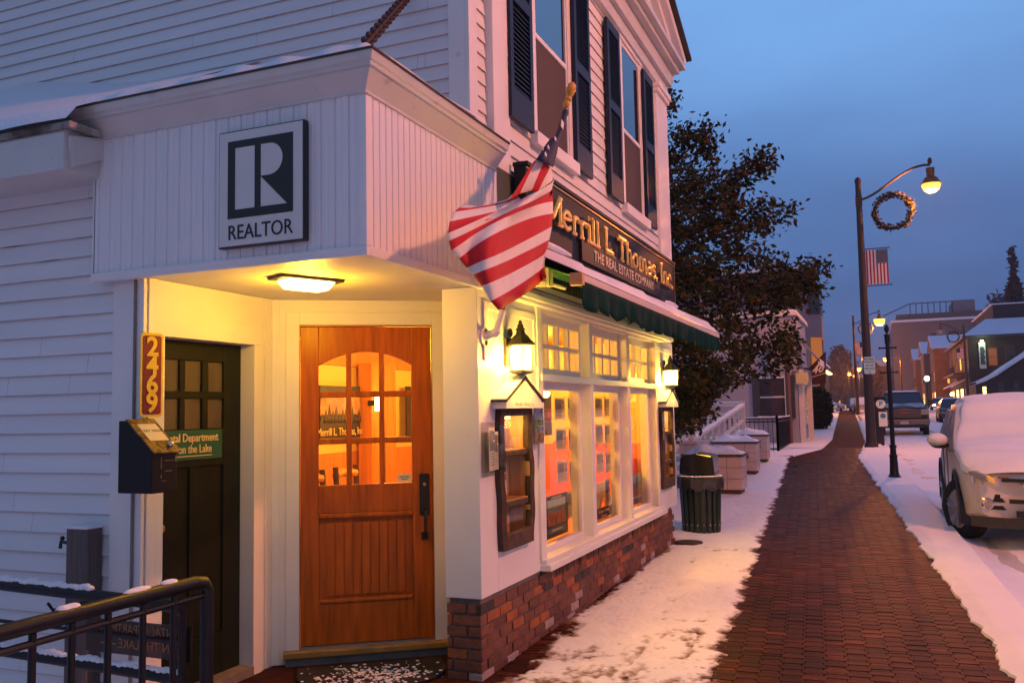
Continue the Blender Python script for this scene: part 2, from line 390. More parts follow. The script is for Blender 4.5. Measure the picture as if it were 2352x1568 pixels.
# gable above the entablature (faces the street)
xr, zr, xe_, ze_ = 7.8, 7.28, 10.95, 6.03
m = MB(); m.prism([(5.0, 5.9), (10.6, 5.9), (10.6, 6.02), (xr, 7.1), (5.0, 6.02)], (0, 2.32, 0), UX, UZ, UY, 0, .1); m.build('gable_wall', white, BLD)
m = MB()
for s in (1, -1):
    X = lambda x: xr+s*(x-xr)
    for (o, d, y0) in ((0, .10, 2.06), (.10, .08, 2.14), (.18, .13, 2.22)):
        m.prism([(X(xe_), ze_-o), (X(xr), zr-o), (X(xr), zr-o-d), (X(xe_-.1), ze_-o-d+.02)], (0, 0, 0), UX, UZ, UY, y0, 2.33)
m.build('rake_trim', white, BLD, bevel=.003)
m = MB()
for s in (1, -1):
    X = lambda x: xr+s*(x-xr)
    m.prism([(X(xe_+.03), ze_+.0), (X(xr), zr+.02), (X(xr), zr+.06), (X(xe_+.04), ze_+.04)], (0, 0, 0), UX, UZ, UY, 2.0, 12)
m.build('roof', mat('roof_shingles', (.05, .05, .05), .9, var=.3, vs=8), BLD)
m = MB(); m.box(XA+.02, XE+.02, 2.42, 12, 5.6, 5.95); m.box(XE-.1, XE, 2.42, 12, 0, 5.7); m.box(XA+.12, XE, 11.8, 12, 0, 5.7); m.build('rear_walls', white, BLD)
# upper windows with shutters
dark_room = mat('dark_interior', (.02, .015, .015), .9)
glsky = bpy.data.materials.new('reflective_upper_pane'); glsky.use_nodes = True
_p = glsky.node_tree.nodes['Principled BSDF']; _p.inputs['Base Color'].default_value = (.02, .02, .03, 1); _p.inputs['Roughness'].default_value = .04; _p.inputs['Specular IOR Level'].default_value = 1.0; _p.inputs['IOR'].default_value = 2.6
screen = mat('insect_screen', (.075, .055, .05), .8, bump=.3, bs=900)
for (a, b) in ((6.10, 6.86), (8.62, 9.37)):
    w = MB(); w.box(a-.10, a, 2.285, 2.31, 3.62, 5.44); w.box(b, b+.10, 2.285, 2.31, 3.62, 5.44); w.box(a-.1, b+.1, 2.275, 2.31, 5.44, 5.50); w.box(a-.12, b+.12, 2.24, 2.31, 3.60, 3.70)
    w.box(a, a+.022, 2.296, 2.36, 3.70, 5.44); w.box(b-.022, b, 2.296, 2.36, 3.70, 5.44); w.box(a+.022, b-.022, 2.296, 2.36, 5.40, 5.44); w.box(a+.022, b-.022, 2.292, 2.36, 3.70, 3.73); w.box(a+.022, b-.022, 2.292, 2.36, 4.475, 4.515)
    wi = w.build('window', white, BLD, bevel=.003)
    w = MB(); w.box(a+.022, b-.022, 2.304, 2.310, 4.515, 5.40); w.build('upper_pane', glsky, wi)
    w = MB(); w.box(a+.022, b-.022, 2.306, 2.312, 3.73, 4.475); w.build('screened_pane', screen, wi)
for (a, b) in ((5.56, 6.0), (7.02, 7.46), (8.05, 8.50), (9.50, 9.94)):
    a *= .988; b *= .988; w = MB(); y0, y1 = 2.245, 2.274; z0, z1 = 3.66, 5.40; f = .055
    w.box(a, a+f, y0, y1, z0, z1); w.box(b-f, b, y0, y1, z0, z1)
    for (p, q) in ((z0, z0+.22), (z0+.86, z0+.95), (z1-.09, z1)): w.box(a+f, b-f, y0, y1, p, q)
    for (p, q) in ((z0+.22, z0+.86), (z0+.95, z1-.09)):
        z = p+.012
        while z < q-.02:
            w.idx([(a+f, y0+.006, z), (b-f, y0+.006, z), (b-f, y1-.004, z+.030), (a+f, y1-.004, z+.030), (a+f, y0+.006, z+.006), (b-f, y0+.006, z+.006), (b-f, y1-.004, z+.036), (a+f, y1-.004, z+.036)],
                  [(0, 3, 2, 1), (4, 5, 6, 7), (0, 1, 5, 4), (2, 3, 7, 6)]); z += .036
    w.build('shutter', shutm, BLD)
    w = MB(); w.box(a+.01, b-.01, 2.275, 2.285, z0+.02, z1-.02); w.build('shutter_back', blk, BLD)

# ---- corner entry canopy
XC = 3.64; YC0 = 2.27; YC1 = 4.06; ZS = 2.413; ZT = 3.22
CAN = MB(); CAN.box(XC+.012, XC+.07, YC0+.012, YC1-.002, ZS+.01, ZT+.05); CAN.box(XC+.07, 5.3, YC0+.012, YC0+.05, ZS+.01, ZT+.05); CAN.box(XC+.07, 4.0, YC1-.06, YC1-.002, ZS+.01, ZT+.05)
can = CAN.build('entry_canopy', vinyl, BLD)
m = MB(); p = .083; y = YC0+.012
while y < YC1-.02:   # vertical vinyl panels facing the camera
    e = min(y+p, YC1)
    m.idx([(XC+.01, y, ZS), (XC, y+.006, ZS), (XC, y+p*.42, ZS), (XC+.003, y+p*.46, ZS), (XC+.003, y+p*.54, ZS), (XC, y+p*.58, ZS), (XC, e-.006, ZS), (XC+.01, e, ZS)] +
          [(XC+.01, y, ZT), (XC, y+.006, ZT), (XC, y+p*.42, ZT), (XC+.003, y+p*.46, ZT), (XC+.003, y+p*.54, ZT), (XC, y+p*.58, ZT), (XC, e-.006, ZT), (XC+.01, e, ZT)],
          [(i, i+1, i+9, i+8) for i in range(7)]); y += p
m.build('front_siding', vinyl, can)
m = MB(); x = XC+.012; p = .062
while x < 5.24:
    m.idx([(x, YC0+.011, ZS), (x+.005, YC0, ZS), (x+p-.006, YC0, ZS), (x+p, YC0+.011, ZS), (x, YC0+.011, ZT), (x+.005, YC0, ZT), (x+p-.006, YC0, ZT), (x+p, YC0+.011, ZT)], [(0, 1, 5, 4), (1, 2, 6, 5), (2, 3, 7, 6)]); x += p
m.build('street_siding', vinyl, can)
m = MB()
m.box(XC-.012, XC+.03, YC0-.012, YC1+.01, ZS-.018, ZS+.03); m.box(XC+.03, 5.25, YC0-.012, YC0+.02, ZS-.018, ZS+.03); m.box(XC-.014, XC+.03, YC0-.014, YC0+.03, ZS+.03, ZT-.03)
m.build('edge_trim', white, can, bevel=.003)
def sweep_cornice(m, prof, xc, yc, x_end, y_end):   # prof: (outward, z); front run along y then street run along x
    A = [(xc-o, y_end, z) for o, z in prof]; B = [(xc-o, yc-o, z) for o, z in prof]; C = [(x_end, yc-o, z) for o, z in prof]; k = len(prof)
    m.idx(A+B+C, [(i, i+1, k+i+1, k+i) for i in range(k-1)]+[(k+i, k+i+1, 2*k+i+1, 2*k+i) for i in range(k-1)]+[tuple(range(k)), tuple(range(3*k-1, 2*k-1, -1))])
PZ = lambda z: 3.205+(z-3.13)*(3.372-3.205)/(3.412-3.13)
prof = [(-.03, 3.13), (.012, 3.13), (.012, 3.155), (.02, 3.17), (.085, 3.29), (.085, 3.30), (.10, 3.302), (.10, 3.335), (.115, 3.345), (.125, 3.40), (.125, 3.412), (-.03, 3.412)]
prof = [(o*.85, PZ(z)) for o, z in prof]
m = MB(); sweep_cornice(m, prof, XC, YC0, 5.23, YC1+.09); m.build('cornice', trimw, can)
m = MB(); m.box(XC-.115, XC+.1, YC0-.115, YC1+.09, 3.372, 3.382); m.box(XC+.1, 5.23, YC0-.115, YC0+.1, 3.372, 3.382); m.build('drip_edge', sooty, can)
# soffit of narrow boards
m = MB(); x = XC+.03
while x < 5.6:
    m.idx([(x, 2.29, ZS), (x+.036, 2.29, ZS), (x+.036, 4.0, ZS), (x, 4.0, ZS), (x+.040, 2.29, ZS+.006), (x+.040, 4.0, ZS+.006), (x-.0, 4.0, ZS+.006), (x-.0, 2.29, ZS+.006)], [(0, 1, 2, 3), (1, 4, 5, 2)]); x += .040
m.box(XC+.03, 5.6, 2.29, 4.0, ZS+.007, ZS+.02)
m.build('soffit_boards', white, can, fix=False)
m = MB()
def snowcap(x0, x1, y0, y1, z0, z1, seed, nx=26, ny=40, th=.07):
    r = np.random.RandomState(seed); ph = r.uniform(0, 6, 6)
    def fn(a, b):
        x = x0+(x1-x0)*a; y = y0+(y1-y0)*b
        e = min(a*(x1-x0), b*(y1-y0), (1-b)*(y1-y0))/.06
        h = th*min(1, max(0, e))**.5*(1+.25*math.sin(7*y+ph[0])*math.sin(5*x+ph[1])+.12*math.sin(19*y+ph[2]))
        if a == 0: h = -.002
        return (x-(.012*math.sin(23*y+ph[3]) if a < .1 else 0), y, z0+(z1-z0)*a+h)
    return fn
m.grid(snowcap(XC-.095, 4.95, YC0-.085, YC1+.07, 3.382, 3.42, 1, th=.065), 26, 40); m.build('snow_cap', snow, can, smooth=True)
# ---- walls around the corner entry
DX, DY = 5.497-4.838, 2.809-3.757; dl = math.hypot(DX, DY)
EA = Vector((4.838, 3.757, 0)); EU = Vector((DX/dl, DY/dl, 0)); EN = Vector((EU.y, -EU.x, 0))   # EN points outward (toward the camera)
if EN.x > 0: EN = -EN
m = MB()
m.fbox(EA, EU, UZ, EN, -.0, .10, 0.0, 2.41, -.14, 0); m.fbox(EA, EU, UZ, EN, 1.15, 1.35, 0.0, 2.41, -.14, 0); m.fbox(EA, EU, UZ, EN, .10, 1.15, 2.32, 2.41, -.14, 0)
m.build('entry_wall', white, BLD)
m = MB()
m.fbox(EA, EU, UZ, EN, .091, .178, .09, 2.325, 0, .018); m.fbox(EA, EU, UZ, EN, 1.079, 1.165, .09, 2.325, 0, .018); m.fbox(EA, EU, UZ, EN, .178, 1.079, 2.238, 2.325, 0, .018)
m.fbox(EA, EU, UZ, EN, .0, .05, .0, 2.41, 0, .012)
m.build('door_casing', white, BLD, bevel=.003)
orf = mat('orange_stop_wood', (.42, .12, .02), .4, var=.2, vs=6)
m = MB(); m.fbox(EA, EU, UZ, EN, .166, .183, .09, 2.24, -.06, .006); m.fbox(EA, EU, UZ, EN, 1.074, 1.091, .09, 2.24, -.06, .006); m.fbox(EA, EU, UZ, EN, .183, 1.074, 2.228, 2.243, -.06, .006)
m.build('door_frame', orf, BLD)
m = MB(); m.fbox(EA, EU, UZ, EN, .075, 1.18, .045, .09, -.10, .07); m.build('threshold', mat('brass_threshold', (.38, .22, .05), .4, metal=.2, var=.3, vs=9), BLD, bevel=.008)
m = MB(); m.fbox(EA, EU, UZ, EN, .09, 1.17, -.02, .045, -.1, .045); m.build('step_riser', mat('grey_stone', (.2, .17, .14), .8, var=.3, vs=9), BLD)
m = MB(); m.fbox(EA, EU, UZ, EN, .183, 1.074, .09, .104, -.05, .004); m.build('door_sweep', mat('steel', (.35, .36, .38), .3, metal=.9), BLD)
# the wooden entrance door: stiles, rails, arched head, muntins
def dpx(a): return a
G0, G1, GZ0, GZS, GZT = .306, .936, 1.153, 1.960, 2.056
def arch(s):
    t = (s-(G0+G1)/2)/((G1-G0)/2); return GZS+(GZT-GZS)*(1-t*t)
m = MB(); a, b = -.05, -.006
m.fbox(EA, EU, UZ, EN, .186, G0, .106, 2.226, a, b); m.fbox(EA, EU, UZ, EN, G1, 1.071, .106, 2.226, a, b)
m.fbox(EA, EU, UZ, EN, G0, G1, .966, GZ0, a, b); m.fbox(EA, EU, UZ, EN, G0, G1, .106, .369, a, b)
poly = [(G0, 2.226)]+[(G0+(G1-G0)*i/20, arch(G0+(G1-G0)*i/20)) for i in range(21)]+[(G1, 2.226)]
m.prism(poly, EA, EU, UZ, EN, a, b)
door = m.build('front_door', wood, BLD, bevel=.004)
m = MB()
for (s0, s1) in ((.490, .526), (.713, .747)): m.fbox(EA, EU, UZ, EN, s0, s1, GZ0, arch((s0+s1)/2)+.004, -.045, -.004)
for (z0, z1) in ((1.428, 1.468), (1.743, 1.784)):
    for (s0, s1) in ((G0, .490), (.526, .713), (.747, G1)): m.fbox(EA, EU, UZ, EN, s0, s1, z0, z1, -.044, -.0045)
m.build('muntins', wood, door, bevel=.007)
m = MB()
m.fbox(EA, EU, UZ, EN, G0, G1, .369, .966, -.034, -.026)
n = 9
for i in range(n):
    s0 = G0+.05+(G1-G0-.1)*i/n; s1 = G0+.05+(G1-G0-.1)*(i+1)/n-.004; m.fbox(EA, EU, UZ, EN, s0, s1, .42, .90, -.026, -.016)
m.build('plank_panel', wood, door, bevel=.003)
m = MB()
for (s0, s1, z0, z1) in ((G0, G1, .930, .966), (G0, G1, .369, .40)): m.fbox(EA, EU, UZ, EN, s0, s1, z0, z1, -.026, -.0)
m.build('panel_moulding', wood, door, bevel=.010)
m = MB(); m.fbox(EA, EU, UZ, EN, G0-.01, G1+.01, GZ0-.01, GZT+.02, -.032, -.029); m.build('pane', gl_thin, door)
m = MB(); m.fbox(EA, EU, UZ, EN, .982, 1.050, .93, 1.212, -.006, .004)
m.fbox(EA, EU, UZ, EN, .990, 1.042, .765, .815, -.006, .004)
c = EA+EU*1.016; m.tube([c+UZ*.955+EN*.004, c+UZ*.95+EN*.05, c+UZ*.90+EN*.058, c+UZ*.83+EN*.055, c+UZ*.79+EN*.004], [.012, .012, .013, .012, .012], 8)
m.build('handle', blk, door, bevel=.002)
m = MB(); m.lathe([(.011, 0), (.011, .012), (.0, .014)], (0, 0, 0), 10); vs = m.v; m.v = [tuple(EA+EU*(1.016+p[0])+UZ*(1.14+p[1])+EN*(.004+p[2])) for p in vs]; m.build('lock_cylinder', mat('brass', (.6, .4, .12), .3, metal=1), door)
st = thing('door_sticker', 'small pale notice stuck in the lower right pane of the wooden door', 'sticker', EA+EU*.88+UZ*1.15)
m = MB(); m.fbox(EA, EU, UZ, EN, .838, .928, 1.158, 1.212, -.028, -.0265); m.build('paper', mat('paper', (.72, .68, .55), .7), st)
m = MB(); m.fbox(EA, EU, UZ, EN, .85, .915, 1.19, 1.195, -.0265, -.026); m.fbox(EA, EU, UZ, EN, .86, .905, 1.175, 1.18, -.0265, -.026); m.build('print', blk, st)
# wall with the dark green door (runs along +x at y = 3.757)
YD = 3.757
m = MB(); m.box(3.70, 3.86, YD, YD+.16, -.25, 2.41); m.box(4.64, 4.86, YD, YD+.16, -.25, 2.41); m.box(3.86, 4.64, YD, YD+.16, 2.09, 2.41); m.build('recess_wall', white, BLD)
m = MB(); m.box(3.80, 4.72, YD-.016, YD, 2.09, 2.22); m.box(4.64, 4.72, YD-.016, YD, -.2, 2.09); m.box(4.76, 4.83, YD-.012, YD, -.0, 2.41); m.box(3.735, 3.80, YD-.018, YD, -.25, 2.41); m.box(3.80, 3.86, YD-.016, YD, -.25, 2.09); m.build('door_trim', white, BLD, bevel=.003)
m = MB(); m.box(3.86, 3.895, 3.86, 3.9, -.2, 2.07)
cols = [3.945-.197, 3.945, 4.139, 4.336, 4.53]
c0 = [(3.945, 4.095), (4.139, 4.285), (4.336, 4.478)]; rws = [(1.557, 1.742), (1.784, 1.972)]
m = MB(); y0, y1 = 3.85, 3.89
m.box(3.862, 3.945, y0, y1, .05, 2.085); m.box(4.478, 4.638, y0, y1, .05, 2.085); m.box(3.945, 4.478, y0, y1, 1.972, 2.085); m.box(3.945, 4.478, y0, y1, 1.33, 1.557); m.box(3.945, 4.478, y0, y1, 1.742, 1.784)
m.box(3.945, 4.478, y0, y1, .05, .30); m.box(4.095, 4.139, y0, y1, 1.557, 1.742); m.box(4.285, 4.336, y0, y1, 1.557, 1.742); m.box(4.095, 4.139, y0, y1, 1.784, 1.972); m.box(4.285, 4.336, y0, y1, 1.784, 1.972); m.box(4.185, 4.235, y0, y1, .30, 1.33)
dd = m.build('green_door', woodd, BLD, bevel=.004)
m = MB(); m.box(3.945, 4.185, 3.866, 3.88, .30, 1.33); m.box(4.235, 4.478, 3.866, 3.88, .30, 1.33); m.build('panels', woodd, dd, bevel=.002)
m = MB(); m.box(3.94, 4.48, 3.868, 3.872, 1.55, 1.98); m.build('pane', mat('curtained_glass', (.085, .07, .06), .25, var=.3, vs=9, stretch=(1, 1, .2)), dd)
m = MB(); m.lathe([(.0, 0), (.02, 0), (.012, .02), (.028, .045), (.024, .06), (0, .065)], (0, 0, 0), 12); m.v = [(3.905+p[0], y0-p[2], 1.0+p[1]) for p in m.v]; m.build('knob', mat('brass', None), dd, smooth=True)
m = MB(); m.box(3.86, 4.64, YD-.02, 3.9, -.06, .05); m.build('door_sill', mat('grey_stone', None), BLD)
# pilaster and lower street wall
m = MB(); m.box(XA, XA+.27, YF, 2.545, .485, 2.41); m.build('corner_pier', white, BLD, bevel=.003)
m = MB()
def wallbox(x0, x1, z0, z1): m.box(x0, x1, YF, YF+.14, z0, z1)
wallbox(XA+.27, 6.04, .485, .76); wallbox(XA+.27, 6.04, 1.68, 2.41)
wallbox(5.76, 6.04, .76, 1.68)
m.build('street_pier', white, BLD, bevel=.002); m = MB()
wallbox(9.66, XE, .485, .76); wallbox(9.66, XE, 1.68, 2.41); wallbox(9.66, 9.84, .76, 1.68); wallbox(10.33, XE, .76, 1.68)
m.box(XE-.1, XE, YF+.14, 5.6, .3, 2.6)
m.build('street_pier', white, BLD, bevel=.002)
for (a, b, c_) in ((5.06, 5.98, 5.98), (9.74, 10.5, 9.63)):
    m = MB()
    for q in ((a, a+.05, 1.95, 2.33), (b-.05, b, 1.95, 2.33), (a+.05, b-.05, 2.28, 2.33)): m.box(q[0], q[1], YF-.014, YF, q[2], q[3])
    m.box(c_, c_+.08, YF-.02, YF, .56, 2.40); m.build('wall_trim', white, BLD, bevel=.003)
# three window bays with deep reveals, each with a transom sash
units = [(6.10, 7.245), (7.335, 8.455), (8.545, 9.655)]
m = MB()
for x in ((6.04, 6.10), (7.245, 7.335), (8.455, 8.545), (9.655, 9.66)): m.box(x[0], x[1], YF-.015, 2.48, .56, 2.38)
m.box(6.04, 9.66, YF-.005, 2.48, 2.365, 2.41); m.box(6.04, 9.66, YF-.028, 2.48, 1.845, 1.898); m.box(5.98, 9.74, YF-.085, 2.48, .485, .53); m.box(5.99, 9.72, YF-.05, 2.48, .53, .562)
m.build('window_posts', white, BLD, bevel=.004)
for (a, b) in units:
    w = MB(); y0, y1 = 2.37, 2.42
    w.box(a, a+.09, y0, y1, .562, 1.845); w.box(b-.05, b, y0, y1, .562, 1.845); w.box(a+.09, b-.05, y0, y1, 1.79, 1.845); w.box(a+.09, b-.05, y0, y1, .562, .605)
    wi = w.build('shop_window', white, BLD, bevel=.004)
    w = MB(); w.box(a+.085, b-.045, 2.395, 2.399, .60, 1.795); w.build('pane', gl_thin, wi)
    w = MB(); t0, t1 = 1.898, 2.365; A0, A1 = a+.10, b-.03; zz = (1.955, 2.112, 2.143, 2.300)
    w.box(a, A0, y0, y1, t0, t1); w.box(A1, b, y0, y1, t0, t1); w.box(A0, A1, y0, y1, t0, zz[0]); w.box(A0, A1, y0, y1, zz[3], t1); w.box(A0, A1, y0+.004, y1, zz[1], zz[2])
    pw = (A1-A0)/4
    for k in range(1, 4):
        for (p_, q_) in ((zz[0], zz[1]), (zz[2], zz[3])): w.box(A0+pw*k-.018, A0+pw*k+.018, y0+.004, y1, p_, q_)
    wi = w.build('transom_window', white, BLD, bevel=.003)
    w = MB(); w.box(A0-.01, A1+.01, 2.397, 2.401, 1.95, 2.305); w.build('pane', gl_thin, wi)
# gutter-like ledge, louvre strip and band under the sign
m = MB(); m.box(5.14, 9.95, 2.235, YF, 2.385, 2.41); m.box(5.14, 10.3, 2.21, YF, 2.41, 2.455); m.box(5.14, 10.4, 2.255, YF, 2.455, 2.50); m.build('ledge', white, BLD, bevel=.006)
m = MB(); m.box(5.26, 10.1, 2.27, YF+.01, 2.50, 3.25)
x = 5.28
while x < 10.1: m.box(x, x+.05, 2.255, 2.27, 2.52, 2.8); x += .075
m.build('ribbed_band', mat('grey_green_metal', (.07, .09, .07), .5), BLD)
# brick base: every brick a block, mortar sheet behind
brickm = mat('old_brick', (1, 1, 1), .85, tint=True, var=.25, vs=14, bump=.6, bs=60)
m = MB(); Rb = random.Random(3)
def brick_col(z, header=False):
    q = Rb.random()
    if z < .06 and q < .30: c = (.40, .29, .26)
    elif z < .19 and q < .07: c = (.36, .26, .24)
    elif q < .06: c = (.05, .035, .032)
    elif q < .20: c = (.34, .10, .03)
    else:
        k = Rb.uniform(.7, 1.15); c = (.185*k, .066*k, .038*k)
    return c
rows = [i*.0685-.02 for i in range(8)]
def put_brick(O, U, Nn, s0, s1, z0, z1, c):
    j = Rb.uniform(-.003, .003); c2 = tuple(min(1, v*1.0) for v in c); m.cc = c2; m.fbox(O, U, UZ, Nn, s0+Rb.uniform(0, .002), s1-Rb.uniform(0, .003), z0+.001, z1-.001, -.03, .008+j)
for ri, z in enumerate(rows[:-1]):
    zt = min(z+.058, .483)
    s = .0 if ri % 2 == 0 else -.10
    while s < 5.35:
        e = s+.2; a0 = max(s, 0.0); 
        sold = z > .33 and 1.05 < s < 4.75
        if not sold and e > a0+.03: put_brick((XA+.01, YF+.018, 0), UX, -UY, a0, e-.011, z, zt, brick_col(z))
        s = e
    s = 0 if ri % 2 else -.1
    while s < .235:
        e = s+.2; a0 = max(s, 0); b0 = min(e-.011, .235)
        if b0 > a0+.03: put_brick((XA+.018, YF+.010, 0), UY, -UX, a0, b0, z, zt, brick_col(z))
        s = e
s = 1.05
while s < 4.85: put_brick((XA+.01, YF+.018, 0), UX, -UY, s, s+.056, .345, .482, brick_col(.4)); s += .0665
m.cc = (.16, .13, .11); m.box(XA+.025, XE-.24, YF+.02, 2.53, -.2, .484)
m.build('brick_base', brickm, BLD, bevel=.003)
# ---- left wing
XW = 3.72
m = MB(); m.box(XW, XW+.12, 3.80, 10, -1.5, 3.1); m.build('wing_wall', white, BLD)
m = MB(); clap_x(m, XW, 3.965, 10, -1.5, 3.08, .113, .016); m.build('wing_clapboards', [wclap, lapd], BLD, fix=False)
m = MB(); m.box(XW-.025, XW, YD-.018, 3.967, -1.5, 2.42); m.build('wing_corner_board', white, BLD, bevel=.003)
m = MB(); m.box(XW-.03, XW-.025, 3.80, 3.805, -1.5, 2.41); m.tube([(XW-.035, YD+.035, -1.4), (XW-.035, YD+.035, 2.41)], .008, 6); m.build('cable', mat('grey_cable', (.2, .18, .17), .6), BLD)
m = MB(); m.prism([(3.40, 2.985), (3.40, 3.19), (3.43, 3.24), (3.80, 3.24), (3.80, 2.985)], (0, 0, 0), UX, UZ, UY, 4.03, 10); m.prism([(3.44, 3.0), (3.42, 3.17), (3.66, 3.22), (3.66, 3.10)], (0, 0, 0), UX, UZ, UY, 4.0, 4.03); m.build('eave_box', trimw, BLD, bevel=.004)
m = MB(); m.box(3.385, 3.60, 3.97, 10, 3.205, 3.243); m.build('gutter', mat('stained_gutter', (.10, .08, .06), .7, var=.6, vs=12, dirt=((.4, .38, .36), 2.5, .45, .6)), BLD, bevel=.006)
m = MB(); m.grid(lambda a, b: (3.37+1.61*a-.015*math.sin(31*b)*(a < .05), 3.98+6*b, 3.25+.86*a+(.05 if a > .01 else 0)*(1+.4*math.sin(9*b))+.24*max(0, min(1, (b*6-1.0)/1.3))**1.2*max(0, (a-.35))/.65), 24, 60); m.build('wing_roof_snow', snow, BLD, smooth=True)
# ---- interior room
yellow = mat('yellow_plaster', (.80, .55, .20), .8, var=.05, vs=3)
redw = mat('red_stained_wood', (.33, .07, .02), .5, var=.25, vs=4, stretch=(6, 6, .7))
orw = mat('orange_pine', (.60, .22, .05), .45, var=.25, vs=3, stretch=(5, 5, .5))
m = MB(); m.prism([(5.75, 2.6), (XE-.1, 2.6), (XE-.1, 5.6), (4.95, 5.6), (4.95, 3.95), (5.05, 3.75)], (0, 0, 0), UX, UY, UZ, 0, .08); m.build('office_floor', mat('carpet', (.25, .12, .06), .9), BLD)
m = MB(); m.box(5.0, XE-.1, 5.5, 5.6, 1.22, 2.45); m.box(XE-.2, XE-.1, 2.5, 5.5, 1.22, 2.6); m.box(5.05, 5.12, 3.95, 5.5, .08, 2.5); m.build('office_walls', yellow, BLD)
m = MB(); m.box(5.0, XE-.1, 5.48, 5.6, .08, 1.22); m.box(XE-.22, XE-.1, 2.5, 5.48, .08, 1.22); m.box(4.9, XE-.1, 5.44, 5.5, 2.17, 2.42); m.box(on(853, 900, 1, 5.25)[0], on(872, 900, 1, 5.25)[0], 5.25, 5.42, .08, 2.2); m.box(on(885, 900, 1, 5.25)[0], on(909, 900, 1, 5.25)[0], 5.25, 5.44, .08, 2.2); m.build('wood_panelling', orw, BLD)
m = MB(); m.box(4.95, XE-.1, 2.45, 5.6, 2.44, 2.5); m.build('office_ceiling', redw, BLD)
m = MB(); m.box(6.0, 9.7, 2.44, 2.95, .50, .585); m.box(6.0, 9.7, 2.95, 2.99, .08, .585); m.build('display_shelf', orw, BLD)
m = MB(); m.prism([(3.0, 1.05), (3.9, 1.05), (3.6, 1.32), (3.3, 1.32)], (XE-.5, 0, 0), UY, UZ, UX, 0, .1); m.box(XE-.6, XE-.3, 2.7, 4.4, .1, 1.05); m.build('office_partition', mat('orange_partition', (.80, .15, .03), .7), BLD)
point('office_light', (6.9, 3.9, 2.2), 215, (1, .48, .045), .25, BLD); point('office_light', (9.2, 3.6, 2.2), 185, (1, .48, .045), .25, BLD)
# ================================================================ things fixed to the building
# realtor plaque on the canopy front
sg = thing('plaque', 'square white plaque with a black letter R emblem on the canopy front', 'sign', (XC-.02, 2.86, 2.49))
def cf(s, z, n): return (XC-n, 3.14-s, z)
m = MB(); m.box(XC-.045, XC-.004, 2.598, 3.135, 2.493, 3.108); m.build('frame', blk, sg, bevel=.004)
m = MB(); m.box(XC-.049, XC-.045, 2.606, 3.127, 2.501, 3.100); m.build('board', mat('plaque_white', (.62, .62, .60), .45, var=.05, vs=4, dirt=((.4, .2, .08), 6, .70, .9)), sg)
m = MB()
s0, s1, z0, z1 = .065, .473, 2.643, 3.05
O0 = (XC-.049, 3.135, 0)
def sbox(a, b, c, d): m.fbox(O0, -UY, UZ, -UX, a, b, c, d, 0, .003)
sbox(s0, s1, z0, z0+.045); sbox(s0, s1, z1-.037, z1); sbox(s0, s0+.045, z0+.045, z1-.037); sbox(s0+.172, s0+.208, z0+.045, z1-.037)
zb, zt = z0+.045, z1-.037; cz = zt-.083; X0 = s0+.208
# black field around the R bowl and leg
arc = [(X0+.055+.083*math.cos(q), cz+.083*math.sin(q)) for q in [PI/2-PI*i/14 for i in range(15)]]
poly = [(X0, zt)]+arc[:1]
m.prism([(s1, zt), (X0+.055, zt)]+arc+[(X0+.0, cz-.083), (X0+.165, zb), (s1, zb)], O0, -UY, UZ, -UX, 0, .003)
m.build('emblem', blk, sg)
text('REALTOR', .108, (XC-.049, 2.866, 2.566), mt=blk, parent=sg, xs=.88, **E_)
# address plate 2469
sg = thing('house_number', 'tall maroon plate with yellow border and digits 2469 beside the green door', 'number plate', (3.62, 3.70, 1.63))
yel = mat('reflective_yellow', (.85, .55, .02), .4, var=.06, vs=8)
def rrect(w, h, r, n=5):
    P = []
    for cx, cy, a0 in ((w/2-r, h/2-r, 0), (-w/2+r, h/2-r, PI/2), (-w/2+r, -h/2+r, PI), (w/2-r, -h/2+r, 1.5*PI)):
        for i in range(n+1): q = a0+PI/2*i/n; P.append((cx+r*math.cos(q), cy+r*math.sin(q)))
    return P
pc = Vector((3.695, 3.695, 1.862)); pu = Vector((.93, -.36, 0)).normalized()
pa = on(322, 860, 1, 3.70); pb = on(374, 860, 1, 3.66); pu = Vector(pb-pa); pw = pu.length; pu.z = 0; pu.normalize(); pn = Vector((pu.y, -pu.x, 0)); pc = Vector((pa+pb)/2)
pt = on(350, 765, 1, 3.68)[2]; pz = on(350, 957, 1, 3.68)[2]; pc.z = (pt+pz)/2; ph = pt-pz
m = MB(); m.prism(rrect(pw, ph, .02), pc, pu, UZ, pn, -.002, .003); m.build('plate', yel, sg)
m = MB(); m.prism(rrect(pw-.024, ph-.028, .014), pc, pu, UZ, pn, .003, .005); m.build('field', mat('maroon', (.20, .012, .01), .45), sg)
for i, c in enumerate('2469'): text(c, .148, pc+UZ*(ph*.5-.072-i*(ph-.05)/4)-UZ*.008, pu, UZ, pn, yel, sg, name='digit', xs=.92, bold=.004, off=.005)
